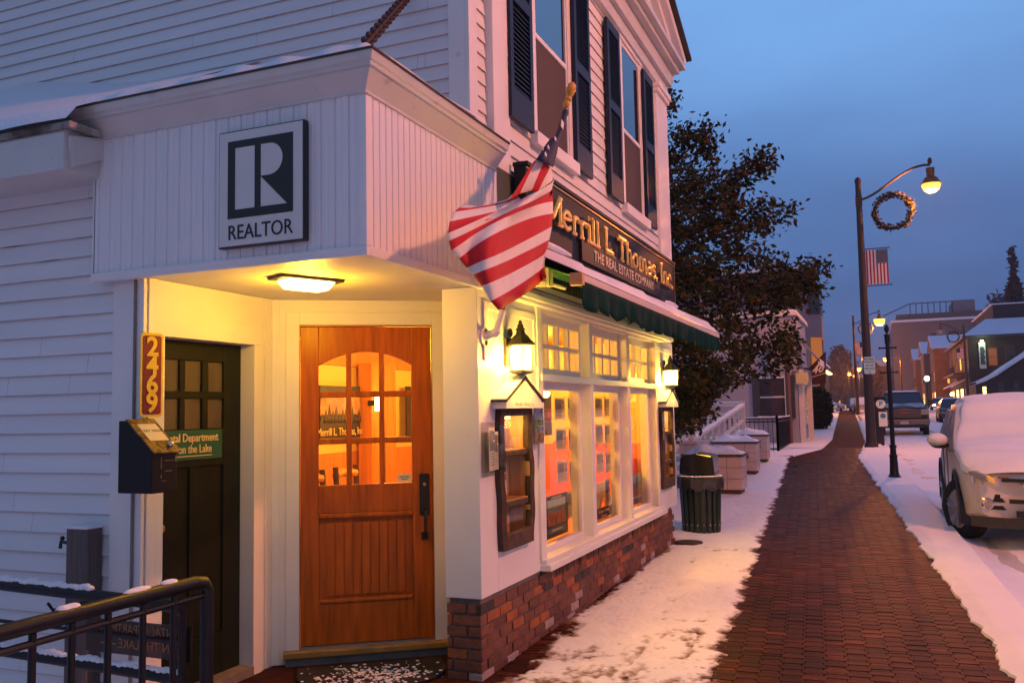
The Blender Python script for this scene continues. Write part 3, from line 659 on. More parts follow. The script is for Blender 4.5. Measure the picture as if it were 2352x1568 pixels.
# key drop box
kb = thing('key_drop_box', 'black metal key drop box with brass lid on the white post by the green door', 'drop box', (3.55, 3.62, 1.24))
K0 = Vector((3.69, 3.76, 0)); ku = Vector((.97, -.24, 0)).normalized(); ku = Vector((1, -.08, 0)).normalized(); kn = Vector((ku.y, -ku.x, 0))
a = Vector(on(275, 1130, 1, 3.70)); b = Vector(on(345, 1131, 1, 3.55)); 
KO = Vector((a.x, 3.74, 0)); Wk = .20
z0, z1, zl = 1.235, 1.615, 1.45
kx0 = 3.53; kx1 = 3.705; ky1 = 3.735; ky0 = 3.50
m = MB(); m.prism([(ky1, z0), (ky0, z0), (ky0, zl), (ky1-.05, z1), (ky1, z1)], (0, 0, 0), UY, UZ, UX, kx0, kx1); m.build('box', mat('black_enamel', (.006, .005, .005), .4, var=.3, vs=30, spec=.3), kb, bevel=.004)
lu = Vector((0, ky0-(ky1-.05), zl-z1)).normalized(); ln = Vector((0, lu.z, -lu.y)); ln = -ln if ln.z < 0 else ln
LO = Vector((kx0-.01, ky1-.055, z1+.004)); ll = math.hypot(ky0-(ky1-.05), zl-z1)+.02
m = MB(); m.fbox(LO, UX, lu, ln, 0, kx1-kx0+.02, 0, ll, 0, .008); m.build('lid', mat('scratched_brass', (.20, .13, .045), .35, metal=.4, var=.9, vs=45), kb, bevel=.003)
m = MB(); m.fbox(LO, UX, lu, ln, .040, kx1-kx0-.005, .045, ll*.66, .008, .010); m.build('label_card', mat('cream_card', (.66, .56, .38), .6), kb)
text('KEY DROP', .027, LO+UX*.112+lu*(ll*.38)+ln*.010, UX, -lu, ln, blk, kb, space=1.08, ext=.0005)
m = MB(); m.ball(LO+UX*.135+lu*(ll*.84)+ln*.024, .018, 10, 6); m.build('knob', mat('brushed_steel', (.75, .72, .68), .25, metal=1), kb, smooth=True)
m = MB()
for (a, b, c, d) in ((.06, .065, 1.36, 1.42), (.09, .15, 1.40, 1.404), (.16, .17, 1.395, 1.425), (.09, .14, 1.345, 1.349), (.06, .065, 1.31, 1.33), (.065, .1, 1.295, 1.298)): m.box(kx0+a, kx0+b, ky0-.002, ky0-.0005, c, d)
m.build('scratches', mat('worn_paint', (.22, .13, .07), .5), kb)
# rental department sign on the green door
sg = thing('door_sign', 'dark green sign reading Rental Department on the Lake across the green door', 'sign', (4.15, 3.845, 1.37))
m = MB(); m.box(3.90, 4.452, 3.840, 3.848, 1.372, 1.550); m.build('board', mat('sign_green', (.012, .09, .06), .5), sg, bevel=.002)
cr = mat('cream_lettering', (.70, .52, .25), .5)
text('Rental Department', .070, (4.172, 3.840, 1.503), mt=cr, parent=sg, xs=.88, bold=.0008, **F_)
text('on the Lake', .070, (4.215, 3.840, 1.435), mt=cr, parent=sg, xs=.84, bold=.0008, **F_)
m = MB(); m.box(3.98, 4.36, 3.8375, 3.84, 1.393, 1.398); m.prism([(3.94, 1.3955), (3.985, 1.410), (3.985, 1.381)], (0, 3.84, 0), UX, UZ, -UY, 0, .0025); m.build('arrow', cr, sg)
# soffit light
cl = thing('ceiling_light', 'lit rectangular glass ceiling light under the entry canopy', 'ceiling light', (4.2, 3.02, 2.33))
q = Vector((1, -.45, 0)).normalized(); q2 = Vector((q.y, -q.x, 0)); c = Vector((4.20, 3.02, 0))
m = MB(); m.fbox(c, q, q2, UZ, -.20, .20, -.09, .09, 2.395, 2.412); m.build('base_plate', brz, cl, bevel=.002)
gw = mat('lit_lamp_glass', (1, .8, .5), .3, emit=(1, .66, .20), es=9)
m = MB(); A = [c+q*a+q2*b+UZ*2.395 for a, b in ((-.15, -.085), (.15, -.085), (.15, .085), (-.15, .085))]; B = [c+q*a+q2*b+UZ*2.345 for a, b in ((-.115, -.06), (.115, -.06), (.115, .06), (-.115, .06))]
m.idx(A+B, [(0, 1, 2, 3), (7, 6, 5, 4), (0, 4, 5, 1), (1, 5, 6, 2), (2, 6, 7, 3), (3, 7, 4, 0)]); m.build('diffuser', gw, cl, bevel=.01)
point('canopy_lamp', (c.x, c.y, 2.27), 31, (1, .50, .012), .07, cl)
# ---- flag on its pole
fl = thing('flag', 'stars and stripes flag billowing from an angled pole on the corner of the building', 'flag', (5.06, 2.28, 2.1))
PB = Vector((5.08, 2.20, 2.17)); PT = Vector((5.30, 1.75, 3.70)); pd = (PT-PB).normalized()
m = MB(); m.tube([PB, PT-pd*.10], .0125, 8); m.build('pole', mat('turned_wood_pole', (.30, .14, .05), .4, var=.3, vs=20), fl, smooth=True)
m = MB(); vs = []
pr_ = [(.012, -.13), (.020, -.12), (.024, -.10), (.018, -.085), (.026, -.07), (.020, -.055), (.030, -.03), (.033, .0), (.028, .03), (.012, .045), (0, .05)]
e1 = pd.orthogonal().normalized(); e2 = pd.cross(e1); k = 12
for i, (r, h) in enumerate(pr_):
    for j in range(k): vs.append(PT+pd*h+e1*r*math.cos(2*PI*j/k)+e2*r*math.sin(2*PI*j/k))
m.idx(vs, [(i*k+j, i*k+(j+1) % k, (i+1)*k+(j+1) % k, (i+1)*k+j) for i in range(len(pr_)-1) for j in range(k)]); m.build('finial', mat('golden_wood', (.62, .30, .04), .35, var=.3, vs=30), fl, smooth=True)
m = MB(); m.tube([PB-pd*.06, PB+pd*.10], .021, 10); m.ball(PB-pd*.05, .034, 10, 6); m.tube([PB-pd*.05, (5.07, 2.295, 2.10)], .028, 10); m.lathe([(.06, 0), (.06, .012), (.0, .013)], (5.07, 2.286, 2.10), 16, ax=1); m.build('bracket', white, fl, smooth=True)
# cloth, measured in the photograph on a plane just outside the wall
def fz(a, b, y): return on((1120+a*.3825)*.91875, (200+b*.3825)*.91855, 1, y)
Rr = [(645, 1290), (630, 1222), (638, 1135), (660, 1043), (677, 957), (683, 873), (683, 795), (682, 715), (680, 645)]
Lr = [(330, 1505), (278, 1445), (222, 1348), (165, 1272), (122, 1228), (72, 1165), (22, 1112), (5, 1052), (3, 1000)]
Mr = [None, None, None, None, None, (385, 965), (395, 890), (500, 815), (560, 742)]
m = MB(); NU = 26; rowsP = []
for k in range(9):
    row = []
    for i in range(NU+1):
        t = i/NU; r = Rr[k]; l = Lr[k]
        sag = 22*math.sin(t*PI)
        if Mr[k]:
            mm = Mr[k]; a = (1-t)**2*r[0]+2*t*(1-t)*(2*mm[0]-.5*r[0]-.5*l[0])+t*t*l[0]; b = (1-t)**2*r[1]+2*t*(1-t)*(2*mm[1]-.5*r[1]-.5*l[1])+t*t*l[1]
        else: a = r[0]*(1-t)+l[0]*t; b = r[1]*(1-t)+l[1]*t+sag*.5
        y = 1.86+.055*math.sin(t*5.0+k*.35)+.035*math.sin(t*11+k*.8)-.05*t
        row.append(fz(a, b, y))
    rowsP.append(row)
for k in range(8):
    m.cm = 0 if k % 2 == 0 else 1
    for i in range(NU): m.face([rowsP[k][i], rowsP[k][i+1], rowsP[k+1][i+1], rowsP[k+1][i]])
W1 = [[(3, 1000), (130, 960), (300, 900), (395, 860), (500, 830)], [(14, 925), (130, 900), (300, 862), (385, 840), (480, 800)], [(42, 862), (130, 850), (300, 822), (385, 800), (470, 770)], [(70, 835), (150, 835), (300, 812), (380, 790), (450, 755)], [(105, 810), (200, 825), (300, 805), (390, 780), (430, 740)]]
def poly_pt(R, t):
    f = t*(len(R)-1); i = min(int(f), len(R)-2); f -= i; return (R[i][0]*(1-f)+R[i+1][0]*f, R[i][1]*(1-f)+R[i+1][1]*f)
for k in range(4):
    m.cm = 0 if k % 2 == 0 else 1
    for i in range(20):
        P = []
        for (kk, ii) in ((k, i), (k, i+1), (k+1, i+1), (k+1, i)):
            t = ii/20; a, b = poly_pt(W1[kk], t); P.append(fz(a, b, 1.91+.03*kk+.02*math.sin(9*t+kk)-.07*(1-t)))
        m.face(P)
T = [(555, 545), (578, 520), (625, 535), (668, 570), (683, 600)]; Bm = [(395, 800), (468, 745), (548, 722), (585, 735), (683, 660)]
for k, c in enumerate((0, 1, 0, 1)):
    m.cm = c
    for i in range(10):
        t0, t1 = i/10, (i+1)/10
        def q_(t, kk):
            return fz(T[kk][0]*(1-t)+Bm[kk][0]*t, T[kk][1]*(1-t)+Bm[kk][1]*t, 1.80+.05*t+.015*math.sin(kk*2))
        m.face([q_(t0, k), q_(t1, k), q_(t1, k+1), q_(t0, k+1)])
m.cm = 2
CL = [(762, 192), (752, 205), (745, 260), (725, 320), (700, 372), (665, 392), (625, 445), (598, 490), (575, 520)]; CR = [(784, 195), (786, 220), (768, 262), (752, 320), (738, 360), (718, 430), (708, 490), (692, 540), (686, 572)]
for i in range(8):
    for (s0, s1) in ((0, .5), (.5, 1)):
        def q_(j, s): a, b = CL[j], CR[j]; return fz(a[0]*(1-s)+b[0]*s, a[1]*(1-s)+b[1]*s, 1.765+(.03 if s != .5 else -.012)+.0*j)
        m.face([q_(i, s0), q_(i, s1), q_(i+1, s1), q_(i+1, s0)])
clo = m.build('cloth', [red, wht, navy], fl, smooth=True, fix=False, weld=True)
md = clo.modifiers.new('thickness', 'SOLIDIFY'); md.thickness = .003
me = clo.data; bm = bmesh.new(); bm.from_mesh(me); bmesh.ops.remove_doubles(bm, verts=bm.verts, dist=.0005); bm.to_mesh(me); bm.free()
for (a, b, r) in ((700, 385, 17), (655, 440, 17), (637, 487, 19), (618, 450, 11), (745, 290, 0)):
    s = MB()
    c = Vector(fz(a, b, 1.735))
    if r == 0: s.prism([(-.028, -.02), (.015, -.028), (.026, .018), (-.008, .03)], c, UX, UZ, -UY, 0, .003)
    else:
        rr = r*.0011*.85; s.prism([((rr if i % 2 == 0 else rr*.42)*math.cos(PI/2+PI*i/5), (rr if i % 2 == 0 else rr*.42)*1.05*math.sin(PI/2+PI*i/5)) for i in range(10)], c, UX*1.5, UZ, -UY, 0, .003)
    s.build('star' if r else 'white_patch', wht, clo)
# ---- big sign board over the awning
sb_ = thing('shop_sign', 'long charcoal board with raised gold lettering above the awning', 'sign', (7.8, 2.2, 2.8))
X0, X1, Z0, Z1 = 5.50, 10.20, 2.79, 3.30
m = MB(); m.box(X0, X1, 2.155, 2.245, Z0, Z1); m.build('board', signbk, sb_, bevel=.004)
m = MB(); m.box(X0-.01, X1+.01, 2.135, 2.25, Z1, Z1+.03); m.box(X0-.01, X1+.01, 2.14, 2.25, Z0-.02, Z0); m.build('frame', signbk, sb_, bevel=.004)
m = MB(); m.box(X0, X1, 2.146, 2.155, Z1-.018, Z1-.008); m.box(X1, X1+.006, 2.148, 2.24, Z0, Z1-.0); m.build('gold_line', gold, sb_)
m = MB(); m.box(6.62, 9.35, 2.128, 2.155, 2.815, 2.985); m.build('name_plate', mat('plate_black', (.008, .008, .010), .5, spec=.3), sb_, bevel=.004)
text('THE REAL ESTATE COMPANY', .122, (7.98, 2.128, 2.898), mt=mat('silver_gold_letter', (.55, .47, .34), .4), parent=sb_, xs=1.22, bold=.0015, space=1.08, **F_)
LS = {'M': (1.15, [('s', [(.14, 0), (.14, 1)]), ('s', [(.14, 1), (.57, .15)]), ('s', [(.57, .15), (1.0, 1)]), ('s', [(1.0, 0), (1.0, 1)]), ('f', [(0, 0), (.30, 0)]), ('f', [(.85, 0), (1.15, 0)]), ('f', [(0, 1), (.2, 1)]), ('f', [(.95, 1), (1.15, 1)])]),
      'e': (.62, [('a', .32, .34, .26, .32, 40, 320), ('f', [(.1, .36), (.55, .42)]), ('a', .32, .42, .24, .24, 0, 100)]),
      'r': (.52, [('s', [(.14, 0), (.14, .66)]), ('f', [(0, 0), (.3, 0)]), ('a', .34, .48, .18, .16, 40, 170), ('d', .47, .56)]),
      'i': (.34, [('s', [(.16, 0), (.16, .66)]), ('f', [(0, 0), (.32, 0)]), ('f', [(.02, .66), (.16, .66)]), ('d', .16, .92)]),
      'l': (.34, [('s', [(.16, 0), (.16, 1)]), ('f', [(0, 0), (.32, 0)]), ('f', [(.02, 1), (.16, 1)])]),
      ' ': (.34, []), '.': (.22, [('d', .1, .03)]), ',': (.22, [('d', .1, .03), ('f', [(.12, .0), (.04, -.16)])]),
      'L': (.66, [('s', [(.16, 0), (.16, 1)]), ('f', [(0, 1), (.32, 1)]), ('s', [(.1, .03), (.6, .03)]), ('f', [(.6, .03), (.6, .2)])]),
      'T': (.78, [('s', [(.38, 0), (.38, 1)]), ('s', [(.02, .96), (.74, .96)]), ('f', [(.22, 0), (.54, 0)]), ('f', [(.02, .96), (.02, .78)]), ('f', [(.74, .96), (.74, .78)])]),
      'h': (.66, [('s', [(.14, 0), (.14, 1)]), ('f', [(0, 0), (.28, 0)]), ('a', .33, .42, .18, .22, 0, 170), ('s', [(.51, 0), (.51, .44)]), ('f', [(.4, 0), (.64, 0)])]),
      'o': (.62, [('a', .3, .33, .23, .31, 0, 360)]),
      'm': (.96, [('s', [(.14, 0), (.14, .66)]), ('f', [(0, 0), (.27, 0)]), ('a', .31, .42, .16, .22, 0, 170), ('s', [(.47, 0), (.47, .44)]), ('a', .64, .42, .16, .22, 0, 170), ('s', [(.80, 0), (.80, .44)]), ('f', [(.7, 0), (.92, 0)])]),
      'a': (.58, [('a', .25, .2, .19, .18, 0, 360), ('s', [(.45, 0), (.45, .46)]), ('a', .27, .46, .18, .18, 0, 150)]),
      's': (.50, [('a', .25, .49, .16, .15, 30, 260), ('a', .25, .17, .17, .16, -150, 90)]),
      'I': (.36, [('s', [(.17, 0), (.17, 1)]), ('f', [(0, 0), (.34, 0)]), ('f', [(0, 1), (.34, 1)])]),
      'n': (.64, [('s', [(.14, 0), (.14, .66)]), ('f', [(0, 0), (.28, 0)]), ('a', .33, .42, .18, .22, 0, 170), ('s', [(.51, 0), (.51, .44)]), ('f', [(.4, 0), (.62, 0)])]),
      'c': (.56, [('a', .3, .33, .23, .31, 45, 315), ('d', .44, .52)])}
word = 'Merrill L. Thomas, Inc.'; tot = sum(LS[c][0] for c in word); H_ = .205; xa, xb = 5.74, 9.98; kx = (xb-xa)/tot; cx = xa
for c in word:
    wd, pr2 = LS[c]; m = MB()
    def P(x, z): return Vector((cx+x*kx, 2.125, 2.995+z*H_*(1.0)))
    for p_ in pr2:
        if p_[0] == 's': m.tube([P(*q) for q in p_[1]], .025, 8, flat=(0, 1, 0))
        if p_[0] == 'f': m.tube([P(*q) for q in p_[1]], .015, 8, flat=(0, 1, 0))
        if p_[0] == 'd': m.ball(P(p_[1], p_[2]), .024, 8, 6, (1, .6, 1))
        if p_[0] == 'a':
            _, ax_, az_, rx, rz_, a0, a1 = p_; n_ = 12; m.tube([P(ax_+rx*math.cos(math.radians(a0+(a1-a0)*i/n_)), az_+rz_*math.sin(math.radians(a0+(a1-a0)*i/n_))) for i in range(n_+1)], .0195, 8, flat=(0, 1, 0))
    if pr2: m.build('gilt_letter', gold, sb_, smooth=True)
    cx += wd*kx
m = MB(); x = 6.62
r_ = random.Random(4)
while x < 9.3:
    w_ = r_.uniform(.03, .16); m.ball((x+w_/2, 2.143, 2.987), 1, 8, 4, (w_/2, .012, r_.uniform(.006, .014))); x += w_+r_.uniform(.02, .12)
m.ball((9.85, 2.12, 2.80), 1, 10, 5, (.34, .03, .03)); m.ball((5.95, 2.12, 2.80), 1, 10, 5, (.40, .03, .022))
m.build('snow_dusting', snow, sb_, smooth=True)
# ---- awning
aw = thing('awning', 'dark green scalloped fabric awning with snow on it over the shop windows', 'awning', (7.7, 2.0, 2.25))
ax0, ax1, ay = 5.20, 10.26, 1.70
m = MB(); 
for i in range(40):
    x = ax0+.03+(ax1-ax0-.06)*i/40; x2 = ax0+.03+(ax1-ax0-.06)*(i+1)/40
    for j in range(4):
        t0, t1 = j/4, (j+1)/4
        f = lambda xx, t: (xx, 2.22-(2.22-ay)*t, 2.735-(2.735-2.46)*t-.03*math.sin(t*PI)*(1+.3*math.sin(xx*5)))
        m.face([f(x, t0), f(x2, t0), f(x2, t1), f(x, t1)])
cv = m.build('canopy_cloth', greenu, aw, smooth=True, weld=True)
md = cv.modifiers.new('thickness', 'SOLIDIFY'); md.thickness = .004
def vz(x):
    p_ = .315; u = (x-ax0)/p_; return 2.245+.05*abs(math.sin(PI*u))**.0 - .052*abs(math.sin(PI*u))**.6
m = MB(); n_ = 320
def vy(x, t): return ay-.028+.018*t*math.sin(x*9+math.sin(x*3)*2)+.012*t*math.sin(x*23)
vs = []
for j in range(5):
    for i in range(n_+1):
        x = ax0+(ax1-ax0)*i/n_; t = j/4; z = 2.43*(1-t)+vz(x)*t; vs.append((x, vy(x, t), z))
m.idx(vs, [(j*(n_+1)+i, j*(n_+1)+i+1, (j+1)*(n_+1)+i+1, (j+1)*(n_+1)+i) for j in range(4) for i in range(n_)])
va = m.build('valance', greenc, aw, smooth=True); md = va.modifiers.new('thickness', 'SOLIDIFY'); md.thickness = .003
m = MB(); m.box(ax0-.02, ax1+.02, ay-.03, ay+.03, 2.425, 2.475); m.build('front_bar', mat('pale_bar', (.55, .48, .44), .4), aw, bevel=.006)
m = MB(); m.box(ax0-.03, ax0+.02, ay-.035, ay+.05, 2.40, 2.48); m.build('end_cap', mat('ochre_cap', (.55, .33, .12), .5), aw, bevel=.004)
m = MB(); m.tube([(ax0+.1, 2.16, 2.66), (ax1-.1, 2.16, 2.66)], .055, 12); m.build('roller', greenu, aw, smooth=True)
for xb_ in (5.78, 9.6):
    m = MB(); m.box(xb_-.04, xb_+.04, 2.12, 2.25, 2.50, 2.53); m.box(xb_-.025, xb_+.01, 2.10, 2.17, 2.50, 2.66); m.tube([(xb_-.25, 2.22, 2.515), (xb_, 2.14, 2.53), (xb_+.18, 2.05, 2.5)], .016, 6); m.tube([(xb_+.05, 2.12, 2.50), (xb_+.05, 2.12, 2.62)], .026, 8); m.build('bracket_arm', mat('cream_metal', (.62, .58, .45), .4), aw, bevel=.003)
m = MB(); m.box(5.2, 10.1, 2.225, 2.245, 2.50, 2.535); m.build('back_bar', mat('cream_metal', None), aw)
m = MB()
def sf(a, b):
    x = ax0+(ax1-ax0)*a; h = .045*(1+.35*math.sin(x*4)+.3*math.sin(x*11+1)); e = min(a, 1-a, b*.35, (1-b)*.35)/.02
    return (x, 2.21-(2.21-ay+.03)*b, 2.742-(2.742-2.478)*b+h*min(1, max(0, e))**.5+(.0 if 0 < b < 1 else -.0))
m.grid(sf, 120, 12); m.build('snow_layer', snow, aw, smooth=True)
# ---- wall lanterns
def lantern(x, label, pw):
    y = 2.195; L_ = thing('wall_lantern', label, 'lantern', (x, y, 1.87), 'lit wall lanterns flanking the shop windows')
    m = MB(); m.lathe([(.088, 2.055), (.105, 2.062), (.10, 2.078), (.072, 2.10), (.055, 2.125), (.035, 2.14), (.028, 2.165), (.040, 2.17), (.024, 2.182), (.022, 2.20), (.012, 2.212), (.014, 2.225), (0, 2.235)], (x, y, 0), 6); m.build('cap', brz, L_, bevel=.001)
    m = MB(); m.lathe([(.07, 1.875), (.088, 1.885), (.088, 1.898), (.075, 1.9)], (x, y, 0), 6); m.build('base', brz, L_)
    m = MB(); m.lathe([(.072, 1.90), (.080, 2.056)], (x, y, 0), 6); m.build('glass_panes', mat('lit_lantern_glass', (1, .85, .6), .3, emit=(1, .66, .24), es=14), L_)
    m = MB()
    for k in range(6):
        q = 2*PI*(k+.5)/6; m.tube([(x+.076*math.cos(q), y+.076*math.sin(q), 1.90), (x+.084*math.cos(q), y+.084*math.sin(q), 2.056)], .0045, 5)
    m.build('bars', brz, L_)
    m = MB(); m.box(x-.055, x+.055, 2.275, 2.299, 1.93, 2.12); m.tube([(x, 2.28, 2.04), (x, 2.25, 2.10), (x, 2.22, 2.08)], .010, 6); m.ball((x, 2.27, 2.15), .02, 8, 6, (1, 1, 1.6)); m.build('wall_plate', brz, L_, bevel=.003)
    point('lantern_light', (x-.0, y-.13, 1.96), pw*.45, (1, .58, .05), .05, L_); point('lantern_light', (x-.11, y+.02, 1.96), pw*.3, (1, .58, .05), .03, L_); point('lantern_light', (x+.11, y+.02, 1.96), pw*.3, (1, .58, .05), .03, L_)
lantern(5.44, 'lit bronze lantern on the wall above the nearer display case', 50)
lantern(10.02, 'lit bronze lantern on the wall above the farther display case, by the tree', 48)
# ---- rustic display cases
photo_m = [mat('photo_blue', (.20, .28, .46), .4, var=.7, vs=18), mat('photo_green', (.17, .24, .10), .4, var=.8, vs=22), mat('photo_brown', (.34, .20, .10), .4, var=.8, vs=20), mat('photo_grey', (.42, .42, .46), .4, var=.5, vs=16)]
paper = mat('paper', (.72, .68, .55), .7)
backlit(mat('sheet_paper', (.85, .82, .74), .7), .35); backlit(photo_m[0], .3); backlit(photo_m[1], .3); backlit(photo_m[2], .3); backlit(photo_m[3], .3)
def sheet(par, x0, x1, z0, z1, y, k, name='paper_sheet'):
    m = MB(); m.box(x0, x1, y, y+.002, z0, z1); s = m.build(name, mat('sheet_paper', None), par)
    m = MB(); h = z1-z0; w_ = x1-x0; m.box(x0+w_*.08, x1-w_*.3, y-.001, y, z0+h*.45, z1-h*.08); m.build('photo', photo_m[k % 4], s)
    m = MB(); m.box(x1-w_*.26, x1-w_*.06, y-.001, y, z0+h*.7, z1-h*.1); m.box(x1-w_*.26, x1-w_*.06, y-.001, y, z0+h*.45, z0+h*.66); m.build('photo', photo_m[(k+1) % 4], s)
    m = MB()
    for j in range(5): m.box(x0+w_*.1, x0+w_*(.85-.1*((j*k) % 3)), y-.0008, y, z0+h*(.38-.065*j), z0+h*(.38-.065*j)+.0035)
    m.build('print', mat('grey_print', (.2, .18, .16), .7), s)
    return s
def case(xc, label, seed):
    x0, x1, z0, z1 = xc-.27, xc+.27, .735, 1.70; r_ = random.Random(seed)
    C_ = thing('display_case', label, 'display case', (xc, 2.28, z0), 'rustic display cases beside the shop windows')
    m = MB(); m.box(x0+.02, x1-.02, 2.425, 2.435, z0+.03, z1-.01); m.box(x0+.02, x0+.035, 2.27, 2.425, z0+.03, z1-.01); m.box(x1-.035, x1-.02, 2.27, 2.425, z0+.03, z1-.01); m.box(x0+.035, x1-.035, 2.27, 2.425, z0+.025, z0+.04); m.build('pine_interior', pine, C_)
    for (a, nm) in ((x0, 'side_log'), (x1, 'side_log')):
        m = MB(); n_ = 26; L1, R1 = [], []; ph = r_.uniform(0, 6)
        for i in range(n_+1):
            t = i/n_; wv = .018*math.sin(t*7+ph)+.012*math.sin(t*19+ph*2); inner = -1 if a == x1 else 1
            L1.append(a+wv+inner*.052); R1.append(a-inner*.012+wv*.6)
        vs = []
        for i in range(n_+1):
            z = z0+(z1-z0)*i/n_; p, q = L1[i], R1[i]
            vs += [(q, 2.302, z), (q, 2.262, z), ((p+q)/2, 2.245, z), (p, 2.262, z), (p, 2.302, z)]
        m.idx(vs, [(i*5+k, i*5+k+1, i*5+6+k, i*5+5+k) for i in range(n_) for k in range(4)]+[(0, 1, 2, 3, 4), tuple(n_*5+k for k in (4, 3, 2, 1, 0))]); m.build('side_log', barkm, C_, smooth=True)
    for (za, zb, nm) in ((z1-.105, z1-.005, 'head_log'), (z0-.005, z0+.10, 'sill_log')):
        m = MB(); m.box(x0+.045, x1-.045, 2.25, 2.30, za, zb); m.build(nm, barkm, C_, bevel=.012)
    for zs in (1.37, 1.04):
        m = MB(); m.box(x0+.045, x1-.10, 2.255, 2.285, zs-.04, zs); m.build('cross_log', barkm, C_, bevel=.010)
        m = MB(); m.box(x0+.035, x1-.035, 2.285, 2.42, zs-.012, zs+.002); m.build('shelf', pine, C_)
    m = MB(); m.box(x0+.04, x1-.04, 2.287, 2.29, z0+.09, z1-.09); m.build('glass_front', gl_thin, C_)
    m = MB(); m.box(x0+.10, x1-.22, 2.33, 2.38, z1-.125, z1-.108); m.build('strip_lamp', mat('strip_lamp_glow', (1, .8, .5), .4, emit=(1, .6, .2), es=9), C_)
    point('case_light', (xc+.05, 2.35, z1-.16), 3.5, (1, .58, .18), .03, C_)
    # gable roof
    zb = 1.70; hw = .345; ap = 1.855
    m = MB(); m.prism([(xc-hw+.02, zb-.055), (xc+hw-.02, zb-.055), (xc+hw-.03, zb+.012), (xc, ap-.012), (xc-hw+.03, zb+.012)], (0, 2.20, 0), UX, UZ, -UY, -.10, 0); gb = m.build('gable', white, C_, bevel=.002)
    for s in (-1, 1):
        m = MB(); m.prism([(xc, ap+.006), (xc+s*hw, zb), (xc+s*hw, zb-.014), (xc, ap-.010)], (0, 2.185, 0), UX, UZ, -UY, -.115, 0); m.build('roof_board', mat('dark_shingle', (.03, .022, .02), .8), C_)
        m = MB(); m.prism([(xc, ap+.03), (xc+s*(hw-.01), zb+.014), (xc+s*hw, zb+.001), (xc, ap+.008)], (0, 2.19, 0), UX, UZ, -UY, -.11, 0); m.build('roof_snow', snow, C_, bevel=.008)
    if seed == 1:
        text('Merrill L. Thomas, Inc.', .034, (xc, 2.20, 1.672), mt=mat('faded_script', (.45, .33, .25), .6), parent=C_, ext=.0006, shear=.3, xs=1.1, **F_)
    for (a, b, c, d, k) in ((-.19, -.02, 1.40, 1.60, 3), (-.17, .02, 1.07, 1.28, 1), (-.18, -.06, .80, .98, 0)) if seed == 1 else ((-.19, -.02, 1.40, 1.55, 2), (-.17, .02, 1.07, 1.25, 2)):
        b_ = thing('brochure', ('upper', 'middle', 'lowest')[(0 if c > 1.3 else 1 if c > 1 else 2)]+' brochure standing inside the '+('nearer' if seed == 1 else 'farther')+' display case', 'brochure', (xc, 2.36, c), 'brochures in the display cases')
        sheet(b_, xc+a, xc+b, c, d, 2.35, k, 'leaflet')
    return C_
case(5.51, 'bark edged display case with snowy gable roof left of the windows, by the corner', 1)
case(10.07, 'bark edged wooden display case with gable roof right of the shop windows, by the bin', 2)
# acrylic holders
h = thing('brochure_holder', 'clear acrylic brochure holder with leaflets on the corner post left of the nearer display case', 'brochure holder', (5.09, 2.24, 1.24))
m = MB(); m.box(5.0, 5.20, 2.285, 2.297, 1.22, 1.56); m.box(5.0, 5.20, 2.215, 2.219, 1.25, 1.42); m.box(4.998, 5.0, 2.215, 2.297, 1.25, 1.50); m.box(5.20, 5.202, 2.215, 2.297, 1.25, 1.50); m.build('acrylic_box', acr, h)
sheet(h, 5.02, 5.11, 1.26, 1.53, 2.25, 3, 'leaflet'); sheet(h, 5.115, 5.19, 1.26, 1.50, 2.262, 2, 'leaflet')
m = MB(); m.fbox((5.13, 2.20, 1.54), UX, Vector((0, -.25, -.95)), Vector((0, -.95, .25)), -.07, .08, 0, .17, 0, .003); m.build('hinged_flap', acr, h)
h = thing('leaflet_holder', 'blue and green photo leaflets in a wall holder right of the nearer display case', 'brochure holder', (5.87, 2.25, 1.39))
m = MB(); m.fbox((5.87, 2.245, 1.52), UX, UZ, -UY, -.10, .10, -.13, .13, -.04, .0); m.build('acrylic_box', acr, h)
for k, (a, b, c, d) in enumerate(((-.09, .09, .05, .125), (-.09, -.01, -.04, .045), (0, .09, -.0, .045), (-.09, .09, -.12, -.045), (.0, .09, -.04, -.005))):
    m = MB(); m.fbox((5.87, 2.243, 1.52), UX, UZ, -UY, a, b, c, d, 0, .003+k*.0004); m.build('leaflet', photo_m[(0, 1, 1, 2, 0)[k]], h)
h = thing('leaflet_holder', 'small leaflet holder left of the farther display case', 'brochure holder', (9.74, 2.25, 1.3))
m = MB(); m.box(9.68, 9.80, 2.235, 2.285, 1.28, 1.60); m.build('acrylic_box', acr, h)
m = MB(); m.box(9.69, 9.79, 2.231, 2.235, 1.44, 1.58); m.build('leaflet', photo_m[0], h); m = MB(); m.box(9.69, 9.79, 2.231, 2.235, 1.29, 1.42); m.build('leaflet', photo_m[2], h)
# ---- window display
def listing(u, v, k, wpx, hz, lab):
    p = on(u, v, 1, 2.52); q = on(u+wpx, v, 1, 2.52); x0, x1 = p[0], q[0]; z1 = p[2]; z0 = z1-hz
    t = thing('listing_sheet', lab, 'property sheet', ((x0+x1)/2, 2.52, z0), 'property sheets hung in the shop windows')
    m = MB(); m.box(x0, x1, 2.515, 2.519, z0, z1); m.build('clear_pocket', acr, t); sheet(t, x0+.01, x1-.01, z0+.01, z1-.01, 2.522, k)
    m = MB()
    for (a, b) in ((x0, z0), (x1, z0), (x0, z1), (x1, z1)): m.ball((a, 2.512, b), .007, 6, 4)
    m.build('studs', mat('brass', None), t)
for k, v in enumerate((911, 983, 1058)):
    listing((1273, 1276, 1279)[k], v, k, 25, .195, ('top', 'middle', 'bottom')[k]+' left sheet of property photos in the nearest window')
    listing((1303, 1305, 1307)[k], v, k+1, 11, .195, ('top', 'middle', 'bottom')[k]+' right sheet of property photos in the nearest window')
